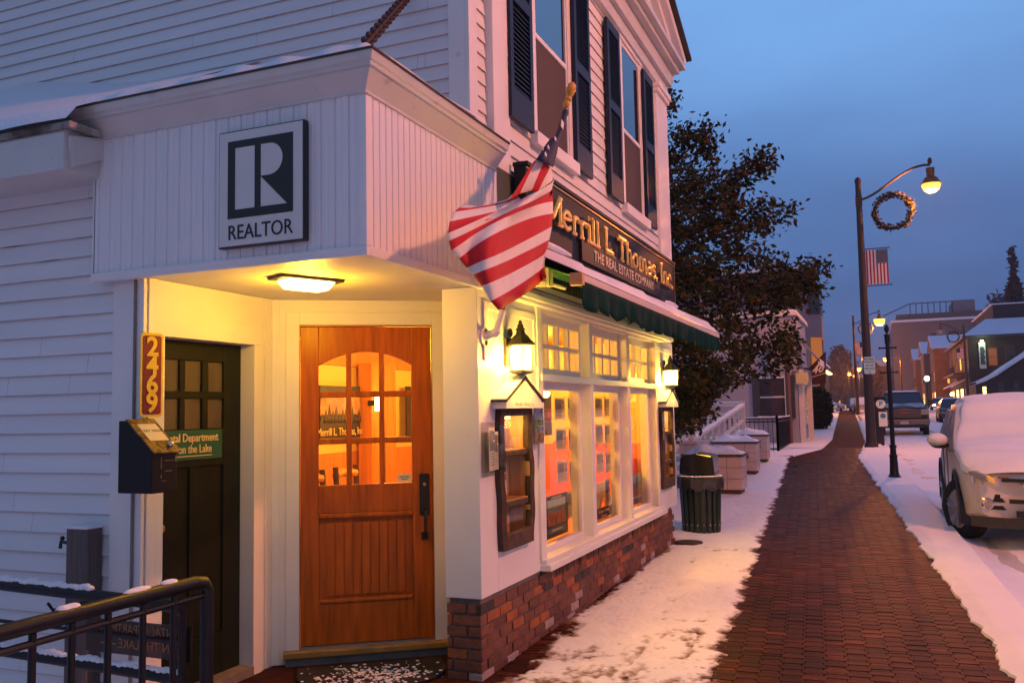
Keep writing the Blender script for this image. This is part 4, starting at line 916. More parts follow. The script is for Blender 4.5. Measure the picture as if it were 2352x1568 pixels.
for k, v in enumerate((911, 973, 1039)):
    listing((1366, 1367, 1369)[k], v, k+2, 18, .20, ('top', 'middle', 'bottom')[k]+' left sheet of property photos in the middle window')
    listing((1387, 1388, 1390)[k], v, k+3, 13, .20, ('top', 'middle', 'bottom')[k]+' right sheet of property photos in the middle window')
listing(1388, 1098, 1, 13, .26, 'lowest sheet of property photos, low on the right of the middle window')
listing(1302, 1127, 2, 17, .24, 'lowest sheet of property photos, beside the tall poster in the nearest window')
def WP(u, v, y=2.5): return on(u, v, 1, y)
p = thing('wall_picture', 'narrow dark framed picture high on the left inside the nearest window', 'picture', WP(1256, 1000, 3.2)); a = WP(1249, 1000, 3.2); b = WP(1264, 900, 3.2)
m = MB(); m.box(a[0], b[0], 3.19, 3.21, a[2], b[2]); m.build('frame', mat('poster_dark', (.03, .045, .04), .4), p); m = MB(); m.box(a[0]+.02, b[0]-.02, 3.185, 3.19, a[2]+(b[2]-a[2])*.3, a[2]+(b[2]-a[2])*.62); m.build('print', mat('poster_orange', (.45, .12, .03), .4, var=.7, vs=14), p)
p = thing('poster', 'tall poster of a lake and orange shore leaning in the nearest window', 'poster', WP(1280, 1232)); a = WP(1254, 1234); b = WP(1303, 1128); x0, x1, z0, z1 = a[0], b[0], .60, b[2]; h_ = z1-z0; w_ = x1-x0
m = MB(); m.box(x0, x1, 2.50, 2.507, z0, z1); m.build('board', mat('poster_dark', None), p)
for (q0, q1, nm, mt_) in ((.72, .90, 'sky_band', mat('poster_sky', (.50, .62, .42), .4)), (.60, .72, 'hill_band', mat('poster_hill', (.16, .20, .20), .4, var=.5, vs=15)), (.30, .60, 'shore_band', mat('poster_orange', None)), (.10, .22, 'caption_band', mat('poster_teal', (.10, .18, .16), .4))):
    m = MB(); m.box(x0+w_*.08, x1-w_*.12, 2.497, 2.50, z0+h_*q0, z0+h_*q1); m.build(nm, mt_, p)
m = MB(); 
for q in (.945, .17): m.box(x0+w_*.25, x1-w_*.3, 2.495, 2.497, z0+h_*q-.007, z0+h_*q+.007)
m.build('title_line', cr, p)
p = thing('name_plaque', 'dark carved plaque with pale lettering standing in the middle window', 'sign', WP(1384, 1197)); a = WP(1363, 1199); b = WP(1406, 1156); 
m = MB(); m.box(a[0], b[0], 2.49, 2.51, .60, b[2]); m.build('board', mat('plaque_brown', (.05, .02, .015), .5), p, bevel=.01)
for k, s_ in enumerate(('Robert T. Politi', 'Licensed', 'Real Estate', 'Broker')): text(s_, .036 if k else .042, ((a[0]+b[0])/2, 2.49, b[2]-.035-.043*k), mt=cr, parent=p, xs=1.3, **F_)
p = thing('letter_sculpture', 'pale slanted wooden letter A shape standing in the middle window', 'decoration', WP(1385, 1160, 2.58)); a = WP(1364, 1160, 2.58); b = WP(1410, 1098, 2.58); zb, zt, xa_, xb_2 = a[2]-.1, b[2], a[0], b[0]; w_ = xb_2-xa_
m = MB(); m.prism([(xa_, zb), (xa_+w_*.10, zt), (xa_+w_*.62, zt-.01), (xb_2, zb), (xb_2-w_*.26, zb), (xa_+w_*.47, zt-.11), (xa_+w_*.28, zb)], (0, 2.58, 0), UX, UZ, UY, 0, .03); m.build('letter_shape', mat('cream_card', None), p, bevel=.003)
p = thing('magazine_poster', 'blue and brown magazine poster standing in the farthest window', 'poster', WP(1460, 1164)); a = WP(1446, 1166); b = WP(1476, 1083); x0, x1, z0, z1 = a[0], b[0], .60, b[2]; h_ = z1-z0; w_ = x1-x0
m = MB(); m.box(x0, x1, 2.50, 2.507, z0, z1); m.build('board', mat('poster_blue', (.10, .17, .28), .4, var=.6, vs=10), p)
m = MB(); m.box(x0+w_*.06, x1-w_*.06, 2.497, 2.50, z0+h_*.3, z0+h_*.5); m.build('band', mat('poster_rust', (.35, .1, .03), .4, var=.5, vs=14), p); m = MB(); m.box(x0+w_*.1, x1-w_*.1, 2.497, 2.50, z0+h_*.2, z0+h_*.25); m.build('print', cr, p)
lp = thing('shade_lamp', 'small lit orange lamp seen high in the nearest window', 'lamp', on(1254, 903, 1, 3.0)); q = Vector(on(1254, 903, 1, 3.0))
m = MB(); m.lathe([(.05, .02), (.03, .06), (.03, .09)], q, 10); m.build('shade', mat('cream_card', None), lp); m = MB(); m.ball(q, .045, 8, 6); m.build('bulb', gw, lp, smooth=True)
# objects seen through the door
def inroom(u, v, y=5.40): return on(u, v, 1, y)
for (u0, u1, v0, v1, lab, cat, prt) in ((732, 823, 888, 1009, 'large framed poster with a dark treeline on the office wall', 'poster', 1), (932, 960, 888, 1006, 'narrow dark poster on the office wall right of the timber post', 'poster', 0)):
    a = inroom(u0, v1); b = inroom(u1, v0); t = thing('wall_poster', lab, cat, ((a[0]+b[0])/2, 5.4, a[2]))
    m = MB(); m.box(a[0], b[0], 5.38, 5.40, a[2], b[2]); m.build('board', mat('poster_night', (.03, .02, .03), .5, var=.4, vs=5), t)
    if prt:
        h_ = b[2]-a[2]; w_ = b[0]-a[0]
        m = MB(); m.box(a[0], b[0], 5.375, 5.38, a[2]+h_*.45, a[2]+h_*.83); m.build('sunset_band', mat('sunset_print', (.50, .22, .06), .5, var=.7, vs=4), t)
        m = MB(); 
        for i in range(12):
            x = a[0]+w_*(i+.5)/12; hh = h_*(.12+.22*((i*7) % 5)/5); m.prism([(x-.05, a[2]+h_*.30), (x+.05, a[2]+h_*.30), (x, a[2]+h_*.36+hh)], (0, 5.372, 0), UX, UZ, UY, 0, .003)
        m.build('trees_print', mat('tree_print', (.05, .03, .025), .6), t)
        text('Merrill L. Thomas, Inc.', .115, ((a[0]+b[0])/2, 5.372, a[2]+.07), mt=cr, parent=t, xs=.85, **F_)
        m = MB(); m.box(a[0]+w_*.2, b[0]-w_*.2, 5.372, 5.38, b[2]-.10, b[2]-.08); m.build('print', mat('grey_print', None), t)
q = Vector(inroom(868, 925, 5.15)); t = thing('wall_sconce', 'glowing cylinder sconce on the timber post inside the office', 'wall lamp', q)
m = MB(); m.lathe([(.035, -.09), (.035, .09)], q, 12); m.build('shade', mat('sconce_glow', (1, .8, .5), .4, emit=(1, .6, .2), es=14), t, smooth=True); m = MB(); m.box(q.x-.02, q.x+.02, q.y+.03, q.y+.12, q.z-.03, q.z+.03); m.build('mount', brz, t); point('sconce_light', q-Vector((0, .12, 0)), 5, (1, .55, .15), .05, t)
for k, (u, v, lab) in enumerate(((765, 1098, 'left wooden chair with dark back post seen through the door'), (850, 1090, 'right wooden chair with dark back post seen through the door'))):
    q = Vector(on(u, v, 1, 4.5+.1*k)); t = thing('chair', lab, 'chair', (q.x, q.y, .08), 'chairs inside the office')
    if k == 0:
        m = MB(); m.box(q.x-.22, q.x+.22, q.y-.2, q.y+.22, .47, .52); m.build('seat', orw, t, bevel=.01)
        for s in (-1, 1):
            m = MB(); m.tube([(q.x+s*.2, q.y+.2, .08), (q.x+s*.21, q.y+.26, q.z+.06)], .028, 8); m.build('back_post', mat('dark_chair', (.04, .02, .015), .4), t, smooth=True)
            m = MB(); m.tube([(q.x+s*.2, q.y-.18, .08), (q.x+s*.2, q.y-.18, .5)], .022, 8); m.build('leg', mat('dark_chair', None), t, smooth=True)
        m = MB(); m.tube([(q.x-.2, q.y+.26, q.z-.02), (q.x, q.y+.30, q.z), (q.x+.2, q.y+.26, q.z-.02)], .04, 8); m.build('top_rail', orw, t, smooth=True)
        m = MB(); m.tube([(q.x-.2, q.y+.24, q.z-.2), (q.x+.2, q.y+.24, q.z-.2)], .02, 8); m.build('lower_rail', orw, t, smooth=True); ch0 = t
    else:
        l = t['label']; bpy.data.objects.remove(t); c = copy_tree(ch0, (q.x, q.y, .08), .1, l)
# doormat and landing
mm = thing('doormat', 'dark rounded doormat sprinkled with snow in front of the wooden door', 'doormat', (4.75, 2.95, .0))
P0 = Vector((4.79, 3.52, 0)); mu = Vector((5.36-4.79, 2.72-3.52, 0)).normalized(); mn = -Vector((mu.y, -mu.x, 0)); mn = mn if mn.x < 0 else -mn; ml = .93
poly = [(0, -.02), (ml, -.02)]+[(ml/2+ml/2*math.cos(q), .22+.36*math.sin(q)) for q in [PI*i/18 for i in range(1, 18)]]
poly = [(0, 0), (ml, 0), (ml, .2)]+[(ml/2+ml/2*math.cos(PI*i/18), .2+.36*math.sin(PI*i/18)) for i in range(1, 18)]+[(0, .2)]
m = MB(); m.prism([(a, b) for a, b in poly], P0-UZ*.0, mu, mn, UZ, .004, .018); m.build('mat', mat('mat_rubber', (.015, .014, .013), .85, var=.6, vs=30, bump=.8, bs=120), mm, bevel=.004)
m = MB(); 
for i in range(420):
    a = rng.normal(.5, .2)*ml; b = .28+rng.normal(0, .13); k = rng.uniform(.003, .016)
    if 0.02 < a < ml-.02 and .02 < b < .5: m.ball(P0+mu*a+mn*b+UZ*.019, k, 5, 3, (1, 1, .35))
m.build('snow_crumbs', snow, mm)
# chain running up from the canopy corner
ch = thing('stay_chain', 'rusty stay chain rising from the canopy corner to the wall', 'chain', on(836, 106, 0, 3.62))
a = Vector(on(836, 106, 0, 3.62)); b = Vector(on(932, -4, 0, 4.93)); n_ = 24; m = MB(); d = (b-a).normalized(); e1 = d.orthogonal().normalized(); e2 = d.cross(e1)
for i in range(n_):
    c = a+(b-a)*(i+.5)/n_; l_ = (b-a).length/n_*.72; ee = e1 if i % 2 else e2
    m.tube([c+d*l_*math.cos(2*PI*j/10)+ee*.024*math.sin(2*PI*j/10) for j in range(11)], .0125, 6)
m.build('links', mat('rusty_iron', (.028, .010, .007), .7, var=.4, vs=30), ch, smooth=True)
# ---- railings in front of the stair
rl = thing('railing', 'near black pipe railing with balusters and patches of snow, nearest the camera', 'railing', (2.6, 2.82, 0), 'black pipe railings at the stair')
m = MB(); R0 = (3.175, 2.82, .895)
m.tube([(1.2, 2.82, .90), (3.10, 2.82, .90), (3.155, 2.82, .89), (3.175, 2.82, .86), (3.178, 2.82, .80)], .030, 12); m.build('top_rail', ironb, rl, smooth=True)
m = MB(); m.tube([(3.178, 2.82, .86), (3.178, 2.82, -.05)], .030, 12); m.build('end_post', ironb, rl, smooth=True)
m = MB(); m.tube([(1.2, 2.82, .835), (3.16, 2.82, .835)], .014, 8); m.build('under_rail', ironb, rl, smooth=True)
for u in (398, 328, 248, 165, 75):
    x = on(u, 1440, 1, 2.82)[0]; m = MB(); m.tube([(x, 2.82, .87), (x, 2.82, .0)], .014, 8); m.build('baluster', ironb, rl, smooth=True)
for (u, w_) in ((318, .075), (390, .05), (165, .045), (148, .03)):
    x = on(u, 1360, 1, 2.82)[0]; m = MB(); m.ball((x, 2.825, .928), 1, 10, 6, (w_, .022, .014)); m.build('snow_patch', snow, rl, smooth=True)
r2 = thing('railing', 'far black pipe railing with snow lying along its two bars, by the siding', 'railing', (3.3, 3.7, 0), 'black pipe railings at the stair')
m = MB(); m.tube([(3.30, 5.2, .80), (3.30, 3.2, .745), (3.28, 3.05, .735)], .030, 12); m.build('top_rail', ironb, r2, smooth=True)
m = MB(); m.tube([(3.30, 5.2, .46), (3.30, 3.05, .405)], .026, 12); m.build('lower_rail', ironb, r2, smooth=True)
m = MB(); m.tube([(3.30, 5.2, .60), (3.30, 3.05, .575)], .010, 8); m.build('thin_rail', ironb, r2, smooth=True)
m = MB(); m.tube([(3.30, 3.07, .74), (3.30, 3.07, -.1)], .022, 10); m.build('end_post', ironb, r2, smooth=True)
for (z, y0, y1, th) in ((.775, 3.66, 5.2, .016), (.437, 3.1, 5.2, .014)):
    m = MB()
    for i in range(60):
        y = y0+(y1-y0)*i/60; zz = z+(y-3.05)*.0256; 
        m.ball((3.297+.003*math.sin(i), y, zz+.004*math.sin(i*1.7)), 1, 7, 5, (.020, .024, th*(1+.3*math.sin(i*.9))))
    m.build('snow_line', snow, r2, smooth=True)
m = MB(); m.tube([(3.30, 3.95, .70), (3.33, 3.95, .66), (3.5, 3.95, .66), (3.69, 3.95, .66)], .008, 8); m.build('wall_bracket', ironb, r2, smooth=True)
rs = thing('stair_sign', 'dark translucent sign with faint lettering hung between the railings', 'sign', (3.3, 3.4, .48))
dm = bpy.data.materials.new('smoky_plastic'); dm.use_nodes = True; _n = dm.node_tree.nodes; _n['Principled BSDF'].inputs['Base Color'].default_value = (.05, .035, .03, 1); _n['Principled BSDF'].inputs['Roughness'].default_value = .3
_t = _n.new('ShaderNodeBsdfTransparent'); _t.inputs[0].default_value = (.5, .42, .40, 1); _m = _n.new('ShaderNodeMixShader'); _m.inputs[0].default_value = .62; dm.node_tree.links.new(_t.outputs[0], _m.inputs[1]); dm.node_tree.links.new(_n['Principled BSDF'].outputs[0], _m.inputs[2]); dm.node_tree.links.new(_m.outputs[0], _n['Material Output'].inputs[0])
m = MB(); m.box(3.315, 3.319, 3.03, 3.70, .485, .645); m.build('panel', dm, rs)
ot = mat('orange_lettering', (.30, .12, .04), .5)
text('RENTAL DEPARTMENT', .062, (3.314, 3.36, .605), UY, UZ, -UX, ot, rs, xs=.88, ext=.0008); text('ON THE LAKE', .062, (3.314, 3.30, .535), UY, UZ, -UX, ot, rs, xs=.95, ext=.0008)
m = MB(); m.box(3.311, 3.3145, 3.50, 3.60, .530, .536); m.build('arrow', ot, rs)
# grey wooden post
gp = thing('wood_post', 'short grey wooden post with a snowy top against the lower siding', 'post', (3.63, 4.1, 0))
a = on(158, 1300, 0, 3.62)[1]; b = on(216, 1300, 0, 3.62)[1]
m = MB(); m.box(3.60, 3.70, b+.03, a, -.9, 1.03); m.build('post', mat('weathered_wood', (.12, .095, .09), .8, var=.3, vs=5, stretch=(8, 8, .6)), gp, bevel=.004)
m = MB(); m.box(3.59, 3.70, b+.025, a+.005, 1.028, 1.045); m.build('snow_top', snow, gp, bevel=.006)
m = MB(); m.tube([(3.61, a, .95), (3.60, a+.04, .955), (3.60, a+.045, .92)], .010, 6); m.ball((3.60, a+.03, .975), .014, 6, 4); m.build('tap', blk, gp, smooth=True)
# ================================================================ ground
def pathL(x): return .96+.0693*(x-5.39) if x < 25.6 else (2.36-.16*(x-25.6) if x < 29.5 else 1.74 if x < 36 else 1.74+.035*(x-36))
def pathR(x): return -.64+.064*(x-5.91) if x < 25.6 else (.62-.01*(x-25.6) if x < 34 else .54+.030*(x-34))
def kerb(x): return -1.02+.040*(x-6) if x < 40 else .34+.03*(x-40)
gsn = mat('street_snow', (.80, .80, .83), .7, var=.05, vs=2.5, bump=.9, bs=14, dirt=((.40, .30, .26), 2.2, .60, .85))
roadm = mat('snowy_road', (.62, .60, .62), .6, var=.12, vs=1.6, bump=.6, bs=8, dirt=((.12, .09, .085), .9, .47, .72), stretch=(.22, 1.6, 1))
def strip(m, fa, fb, x0, x1, dz, n, z2=None):
    for i in range(n):
        a = x0+(x1-x0)*i/n; b = x0+(x1-x0)*(i+1)/n
        m.face([(a, fa(a), gz(a)+dz), (b, fa(b), gz(b)+dz), (b, fb(b), gz(b)+dz), (a, fb(a), gz(a)+dz)])
m = MB(); C0 = lambda v: (lambda x: v)
for i in range(19):
    a, b = -5+i*100/18, -5+(i+1)*100/18
m = MB(); X = [-10, 5]+[5+9*i for i in range(1, 11)]+[95, 400, 1500]
for a, b in zip(X[:-1], X[1:]):
    Wd = 30 if a < 95 else 900
    m.face([(a, -Wd*.9, gz(a)-.16), (b, -Wd*.9, gz(b)-.16), (b, Wd, gz(b)-.16), (a, Wd, gz(a)-.16)])
tag(m.build('ground', gsn, fix=True), None, None, kind='structure')
m = MB(); strip(m, lambda x: kerb(x)-9.8, kerb, -4, 300, -.10, 60); tag(m.build('road', roadm), None, None, kind='structure')
m = MB()
for i in range(60):
    a, b = -4+i*3.4, -4+(i+1)*3.4
    k0, k1 = kerb(a), kerb(b); z0, z1 = gz(a), gz(b)
    m.idx([(a, k0+.0, z0-.13), (b, k1, z1-.13), (b, k1, z1-.004), (a, k0, z0-.004), (b, k1+.14, z1-.004), (a, k0+.14, z0-.004)], [(0, 1, 2, 3), (3, 2, 4, 5)])
tag(m.build('kerb', mat('granite_kerb', (.45, .43, .44), .7, var=.2, vs=8)), None, None, kind='structure')
brown = mat('brick_joint_dirt', (.035, .015, .010), .8, var=.3, vs=5)
m = MB(); strip(m, kerb, lambda x: 2.5 if x < 10.7 else 6, 3.4, 30, -.012, 40); m.box(3.4, 5.6, 2.0, 3.75, -.2, -.004); strip(m, pathR, pathL, 30, 150, -.004, 60); tag(m.build('pavement', mat('brick_paving_far', (.046, .013, .009), .8, spec=.1, var=.45, vs=9, bump=.6, bs=12)), None, None, kind='structure')
pav = mat('brick_pavers', (1, 1, 1), .5, tint=True, var=.45, vs=2.6, bump=.5, bs=70, spec=.06, dirt=((.22, .15, .13), 26, .74, .84))
m = MB(); rp = random.Random(11); cp = .129; per = .124
ang = .066; ca, sa = math.cos(ang), math.sin(ang)
def paver(cx, cy, L_, W_, cham, z, c):
    m.cc = c; P = [(-L_/2, -W_/2+cham), (-L_/2, W_/2-cham), (-L_/2+cham*.8, W_/2), (L_/2-cham*.8, W_/2), (L_/2, W_/2-cham), (L_/2, -W_/2+cham), (L_/2-cham*.8, -W_/2), (-L_/2+cham*.8, -W_/2)]
    k = 8; V0 = []; V1 = []; tl = rp.uniform(-.0012, .0012); t2 = rp.uniform(-.012, .012)
    for (a, b) in P:
        V0.append((cx+a*ca-b*sa, cy+a*sa+b*ca, z-.012)); a *= .975; b *= .972
        V1.append((cx+a*ca-b*sa, cy+a*sa+b*ca, z+tl+a*t2))
    m.idx(V0+V1, [tuple(range(k, 2*k))]+[(i, (i+1) % k, k+(i+1) % k, k+i) for i in range(k)])
u = 3.6
def hue():
    k = rp.uniform(.62, 1.25); r = rp.random()
    k *= 1 if rp.random() < .9 else 1.5
    return (.050*k, .0125*k, .0085*k) if r < .8 else ((.085*k, .022*k, .009*k) if r < .92 else (.028*k, .012*k, .011*k))
nx_ = int(27/per); 
for i in range(nx_):
    for j in range(-17, 28):
        off = (per/2 if j % 2 else 0)
        a = i*per+off; b = j*cp; x = 4.0+a*ca-b*sa; y = .2+a*sa+b*ca
        if x > 30.2: continue
        lim = (2.30 if x < 9 else pathL(x)+.35) 
        if y > lim or y < pathR(x)-.12 or (x < 5.1 and y > 1.9): continue
        z = gz(x)
        paver(x, y, .080, .148, .020, z, hue())
        x2 = x+per/2*ca; y2 = y+per/2*sa
        if y2 < lim: paver(x2, y2, .043, .106, .003, gz(x2)-.001, hue())
tag(m.build('brick_walk', pav, fix=False), None, None, kind='structure')
# trodden snow between the walk and the shop front
def hn(x, y):
    return (math.sin(x*2.1+y*3.3)+math.sin(x*5.3-y*4.1+1.2)*.6+math.sin(x*11.7+y*9.2)*.4)
NX = 560
def snow_left(a, b):
    x = 4.45+(26-4.45)*a**1.25; e0 = pathL(x)+.016*math.sin(x*3.1)+.014*math.sin(x*13.7)+.03*(rngn(x*12, 7.3)-.5)+.03*(rngn(x*33, 2.3)-.5)
    e1 = 2.33 if x < 10.6 else 6.2
    if x > 10.6: bb = b**1.6
    else: bb = b
    y = e0+(e1-e0)*bb
    n1 = rngn(x*7.5, y*7.5); n2 = rngn(x*30+9, y*30); n3 = rngn(x*2.2+4, y*2.2)
    h = .0112+.009*(n1-.5)+.009*(n2-.5)+.007*(n3-.5)-.0035*max(0, 1-(x-4.5)/3)
    # footprints and bare track
    tr = abs((y-1.62)-.09*(x-6.6)); tr2 = abs((y-1.25)-.07*(x-6.0))
    if x < 9.5: h -= .0065*max(0, 1-tr/.10)*(n1 > .42)+.006*max(0, 1-tr2/.12)*(n1 > .45)
    h -= .007*max(0, 1-(x-4.45)/1.6)
    if x < 10.6: h -= .017*max(0, 1-(e1-y)/(.12+.10*n3+(.12 if x < 6.5 else 0)))
    else: h += .025*min(1, (y-e0)/1.2)
    ed = (y-e0)
    if ed < .14: h -= .013*(1-ed/.14)
    if b == 0: h = -.03
    return (x, y, gz(x)+h)
_gr = rng.rand(128, 128)
def rngn(x, y):
    x0 = math.floor(x); y0 = math.floor(y); fx = x-x0; fy = y-y0; fx = fx*fx*(3-2*fx); fy = fy*fy*(3-2*fy)
    g = lambda i, j: _gr[i % 128, j % 128]
    return (g(x0, y0)*(1-fx)+g(x0+1, y0)*fx)*(1-fy)+(g(x0, y0+1)*(1-fx)+g(x0+1, y0+1)*fx)*fy
m = MB(); m.grid(snow_left, NX, 130)
for i, f in enumerate(m.f):
    h = sum(m.v[k][2]-gz(m.v[k][0]) for k in f)/4+.0035*(rngn(m.v[f[0]][0]*60, m.v[f[0]][1]*60)-.5); t = max(0, min(1, (h+.0005)/.0075)); t = t*t*(3-2*t)
    m.c[i] = tuple(a*(1-t)+b*t for a, b in zip((.16, .075, .05), (.80, .80, .83)))
tag(m.build('trodden_snow', mat('slushy_snow', (1, 1, 1), .6, tint=True, var=.06, vs=6, bump=.8, bs=24), smooth=True), None, None, kind='structure')
# verge snow between walk and kerb, and beyond on the left
def verge(a, b):
    x = 4.2+(60-4.2)*a**1.6; e0 = pathR(x)+.015*math.sin(x*4.3)+.05*(rngn(x*9, 3.1)-.5)+.05*(rngn(x*30, 8.7)-.5); e1 = kerb(x)+.01
    if e0 < e1+.1: e0 = e1+.1
    y = e0+(e1-e0)*b
    n1 = rngn(x*5, y*5); n2 = rngn(x*25+9, y*25)
    h = .045*min(1, (e0-y)/.16+.15)+.012*(n1-.5)+.006*n2
    if b == 0: h = -.02
    if b > .97: h -= .02
    return (x, y, gz(x)+h)
m = MB(); m.grid(verge, 420, 26); tag(m.build('verge_snow', snow, smooth=True), None, None, kind='structure')
def road_snow(a, b):
    x = 2+(60-2)*a**1.3; k = kerb(x); y = k-.0-5.2*b
    n1 = rngn(x*1.5, y*3+8); n2 = rngn(x*14, y*14); tr = math.exp(-((b*5.2-.35)/.14)**2)+math.exp(-((b*5.2-2.6)/.16)**2)
    h = -.085+.04*(n1-.5)+.012*(n2-.5)-.02*tr+.07*math.exp(-b*5.2/.12)
    return (x, y, gz(x)+h-(.06 if b > .97 else 0))
m = MB(); m.grid(road_snow, 260, 70); tag(m.build('kerbside_snow', snow, smooth=True), None, None, kind='structure')
def left_snow(a, b):
    x = 26+(150-26)*a**1.5; e0 = pathL(x); y = e0+(14)*b**2
    return (x, y, gz(x)+(.03*min(1, b*20)+.03*(rngn(x, y)-.5) if b > 0 else -.02))
m = MB(); m.grid(left_snow, 120, 24); tag(m.build('side_snow', snow, smooth=True), None, None, kind='structure')
def right_verge(a, b):
    x = 8+(200-8)*a; y0 = kerb(x)-9.8; y = y0-9*b
    return (x, y, gz(x)+.03*(rngn(x, y)) if b > 0 else gz(x)-.1)
m = MB(); m.grid(right_verge, 80, 10); tag(m.build('far_pavement_snow', snow, smooth=True), None, None, kind='structure')
dr = thing('drain_cover', 'small dark iron cover showing through the snow by the bin', 'drain cover', (10.35, 2.12, gz(10.3)))
m = MB(); m.lathe([(.0, .0), (.16, .0), (.16, .030), (.15, .034), (.0, .034)], (10.35, 2.12, gz(10.3)-.004), 18); m.build('lid', mat('rusty_cover', (.05, .03, .02), .7, var=.5, vs=30), dr)
# ================================================================ litter bin
tx, ty = 11.25, 2.14; tz = gz(tx)
tb = thing('litter_bin', 'dark green slatted litter bin with black hood and clear bag at the shop corner', 'litter bin', (tx, ty, tz))
slm = mat('bin_green', (.018, .035, .022), .45, var=.15, vs=10)
m = MB(); n_ = 20
for k in range(n_):
    q = 2*PI*k/n_; 
    P = []
    for z, r in ((tz+.02, .235), (tz+.66, .262)):
        for dq in (-.10, .10): P += [(tx+r*math.cos(q+dq), ty+r*math.sin(q+dq), z), (tx+(r-.02)*math.cos(q+dq), ty+(r-.02)*math.sin(q+dq), z)]
    m.idx(P, [(0, 2, 6, 4), (1, 5, 7, 3), (0, 4, 5, 1), (2, 3, 7, 6), (0, 1, 3, 2), (4, 6, 7, 5)])
m.build('slats', slm, tb)
m = MB(); m.lathe([(.225, .0), (.225, .62), (.0, .62)], (tx, ty, tz+.03), 24); m.build('liner', blk, tb, smooth=True)
m = MB(); m.lathe([(.268, .655), (.275, .66), (.275, .70), (.262, .705), (.24, .705)], (tx, ty, tz), 28); m.build('rim', slm, tb, smooth=True)
m = MB()
for z in (.14,):
    for k in range(n_): q = 2*PI*k/n_; m.ball((tx+.246*math.cos(q), ty+.246*math.sin(q), tz+.12), .008, 6, 4)
m.build('bolts', mat('steel', None), tb)
m = MB(); vs = []
for j, (r, z) in enumerate(((.27, .70), (.292, .69), (.296, .64), (.288, .58), (.292, .55))):
    for k in range(64): q = 2*PI*k/64; rr = r+.008*math.sin(k*2.3+j)+.006*math.sin(k*5.1); vs.append((tx+rr*math.cos(q), ty+rr*math.sin(q), tz+z+(.018*math.sin(k*.9)+.012*math.sin(k*2.7) if j == 4 else 0)))
m.idx(vs, [(j*64+k, j*64+(k+1) % 64, (j+1)*64+(k+1) % 64, (j+1)*64+k) for j in range(4) for k in range(64)]); m.build('bag', mat('milky_plastic_film', (.04, .04, .04), .15), tb, smooth=True)
m = MB(); m.prism([(-.22, .74), (.22, .74), (.20, .95), (.0, 1.0), (-.20, .97)], (tx, ty, tz), UY, UZ, UX, -.20, .20); m.build('hood', mat('glossy_black', (.008, .008, .009), .18), tb, bevel=.02)
m = MB(); 
for i in range(30): q = 2*PI*i/30; m.ball((tx+.25*math.cos(q), ty+.25*math.sin(q), tz+.712), 1, 6, 4, (.035, .035, .013))
m.build('snow_rim', snow, tb, smooth=True)
# ================================================================ tiled planters and benches
tile = mat('cream_tile', (.60, .46, .42), .35, var=.15, vs=3); grout = mat('grout', (.20, .13, .12), .8)
capm = mat('dark_stone_cap', (.06, .05, .05), .6)
def planter(x, y0, y1, h, lab, L_=.62):
    z = gz(x); t = thing('planter_box', lab, 'planter', (x+L_/2, (y0+y1)/2, z), 'tiled planter boxes by the walk')
    m = MB(); m.box(x+.02, x+L_-.02, y0+.02, y1-.02, z+.10, z+h-.05); m.build('core', grout, t)
    m = MB(); n1 = 4; hz = (h-.15)/3
    for j in range(3):
        for i in range(n1):
            off = .0 if j % 2 == 0 else .0
            a = y0+(y1-y0)*i/n1; b = y0+(y1-y0)*(i+1)/n1; m.box(x, x+.02, a+.004, b-.004, z+.10+hz*j+.004, z+.10+hz*(j+1)-.004)
            a = x+L_*i/n1; b = x+L_*(i+1)/n1; m.box(a+.004, b-.004, y0, y0+.02, z+.10+hz*j+.004, z+.10+hz*(j+1)-.004)
    m.build('tiles', tile, t, bevel=.002)
    m = MB(); m.box(x+.04, x+L_-.04, y0+.04, y1-.04, z-.05, z+.10); m.build('plinth', mat('brick_plinth', (.10, .05, .04), .8, var=.3, vs=20), t)
    m = MB(); m.box(x-.03, x+L_+.03, y0-.03, y1+.03, z+h-.05, z+h-.01); m.build('cap', capm, t, bevel=.004)
    r_ = np.random.RandomState(int(x*10)); ph = r_.uniform(0, 6, 4)
    def fn(a, b):
        X_, Y_ = x-.015+(L_+.03)*a, y0-.015+(y1-y0+.03)*b; e = min(a, 1-a, b, 1-b)*1.0*(1+.5*math.sin(7*a+5*b+ph[2]))
        return (X_, Y_, z+h-.012+(0 if e <= 0 else (.015+.10*min(1, e*3.2)**.8*(1+.45*math.sin(11*Y_+ph[0])*math.cos(9*X_+ph[1])+.2*math.sin(25*Y_+17*X_)))))
    m = MB(); m.grid(fn, 14, 14); m.build('snow_heap', snow, t, smooth=True)
planter(15.55, 2.24, 3.24, .72, 'tiled planter box nearest the bin, with a thick snow heap')
planter(19.6, 2.50, 3.45, .74, 'middle tiled planter box between the two snowy benches')
planter(23.3, 2.70, 3.6, .74, 'farthest tiled planter box, beside the black iron fence')
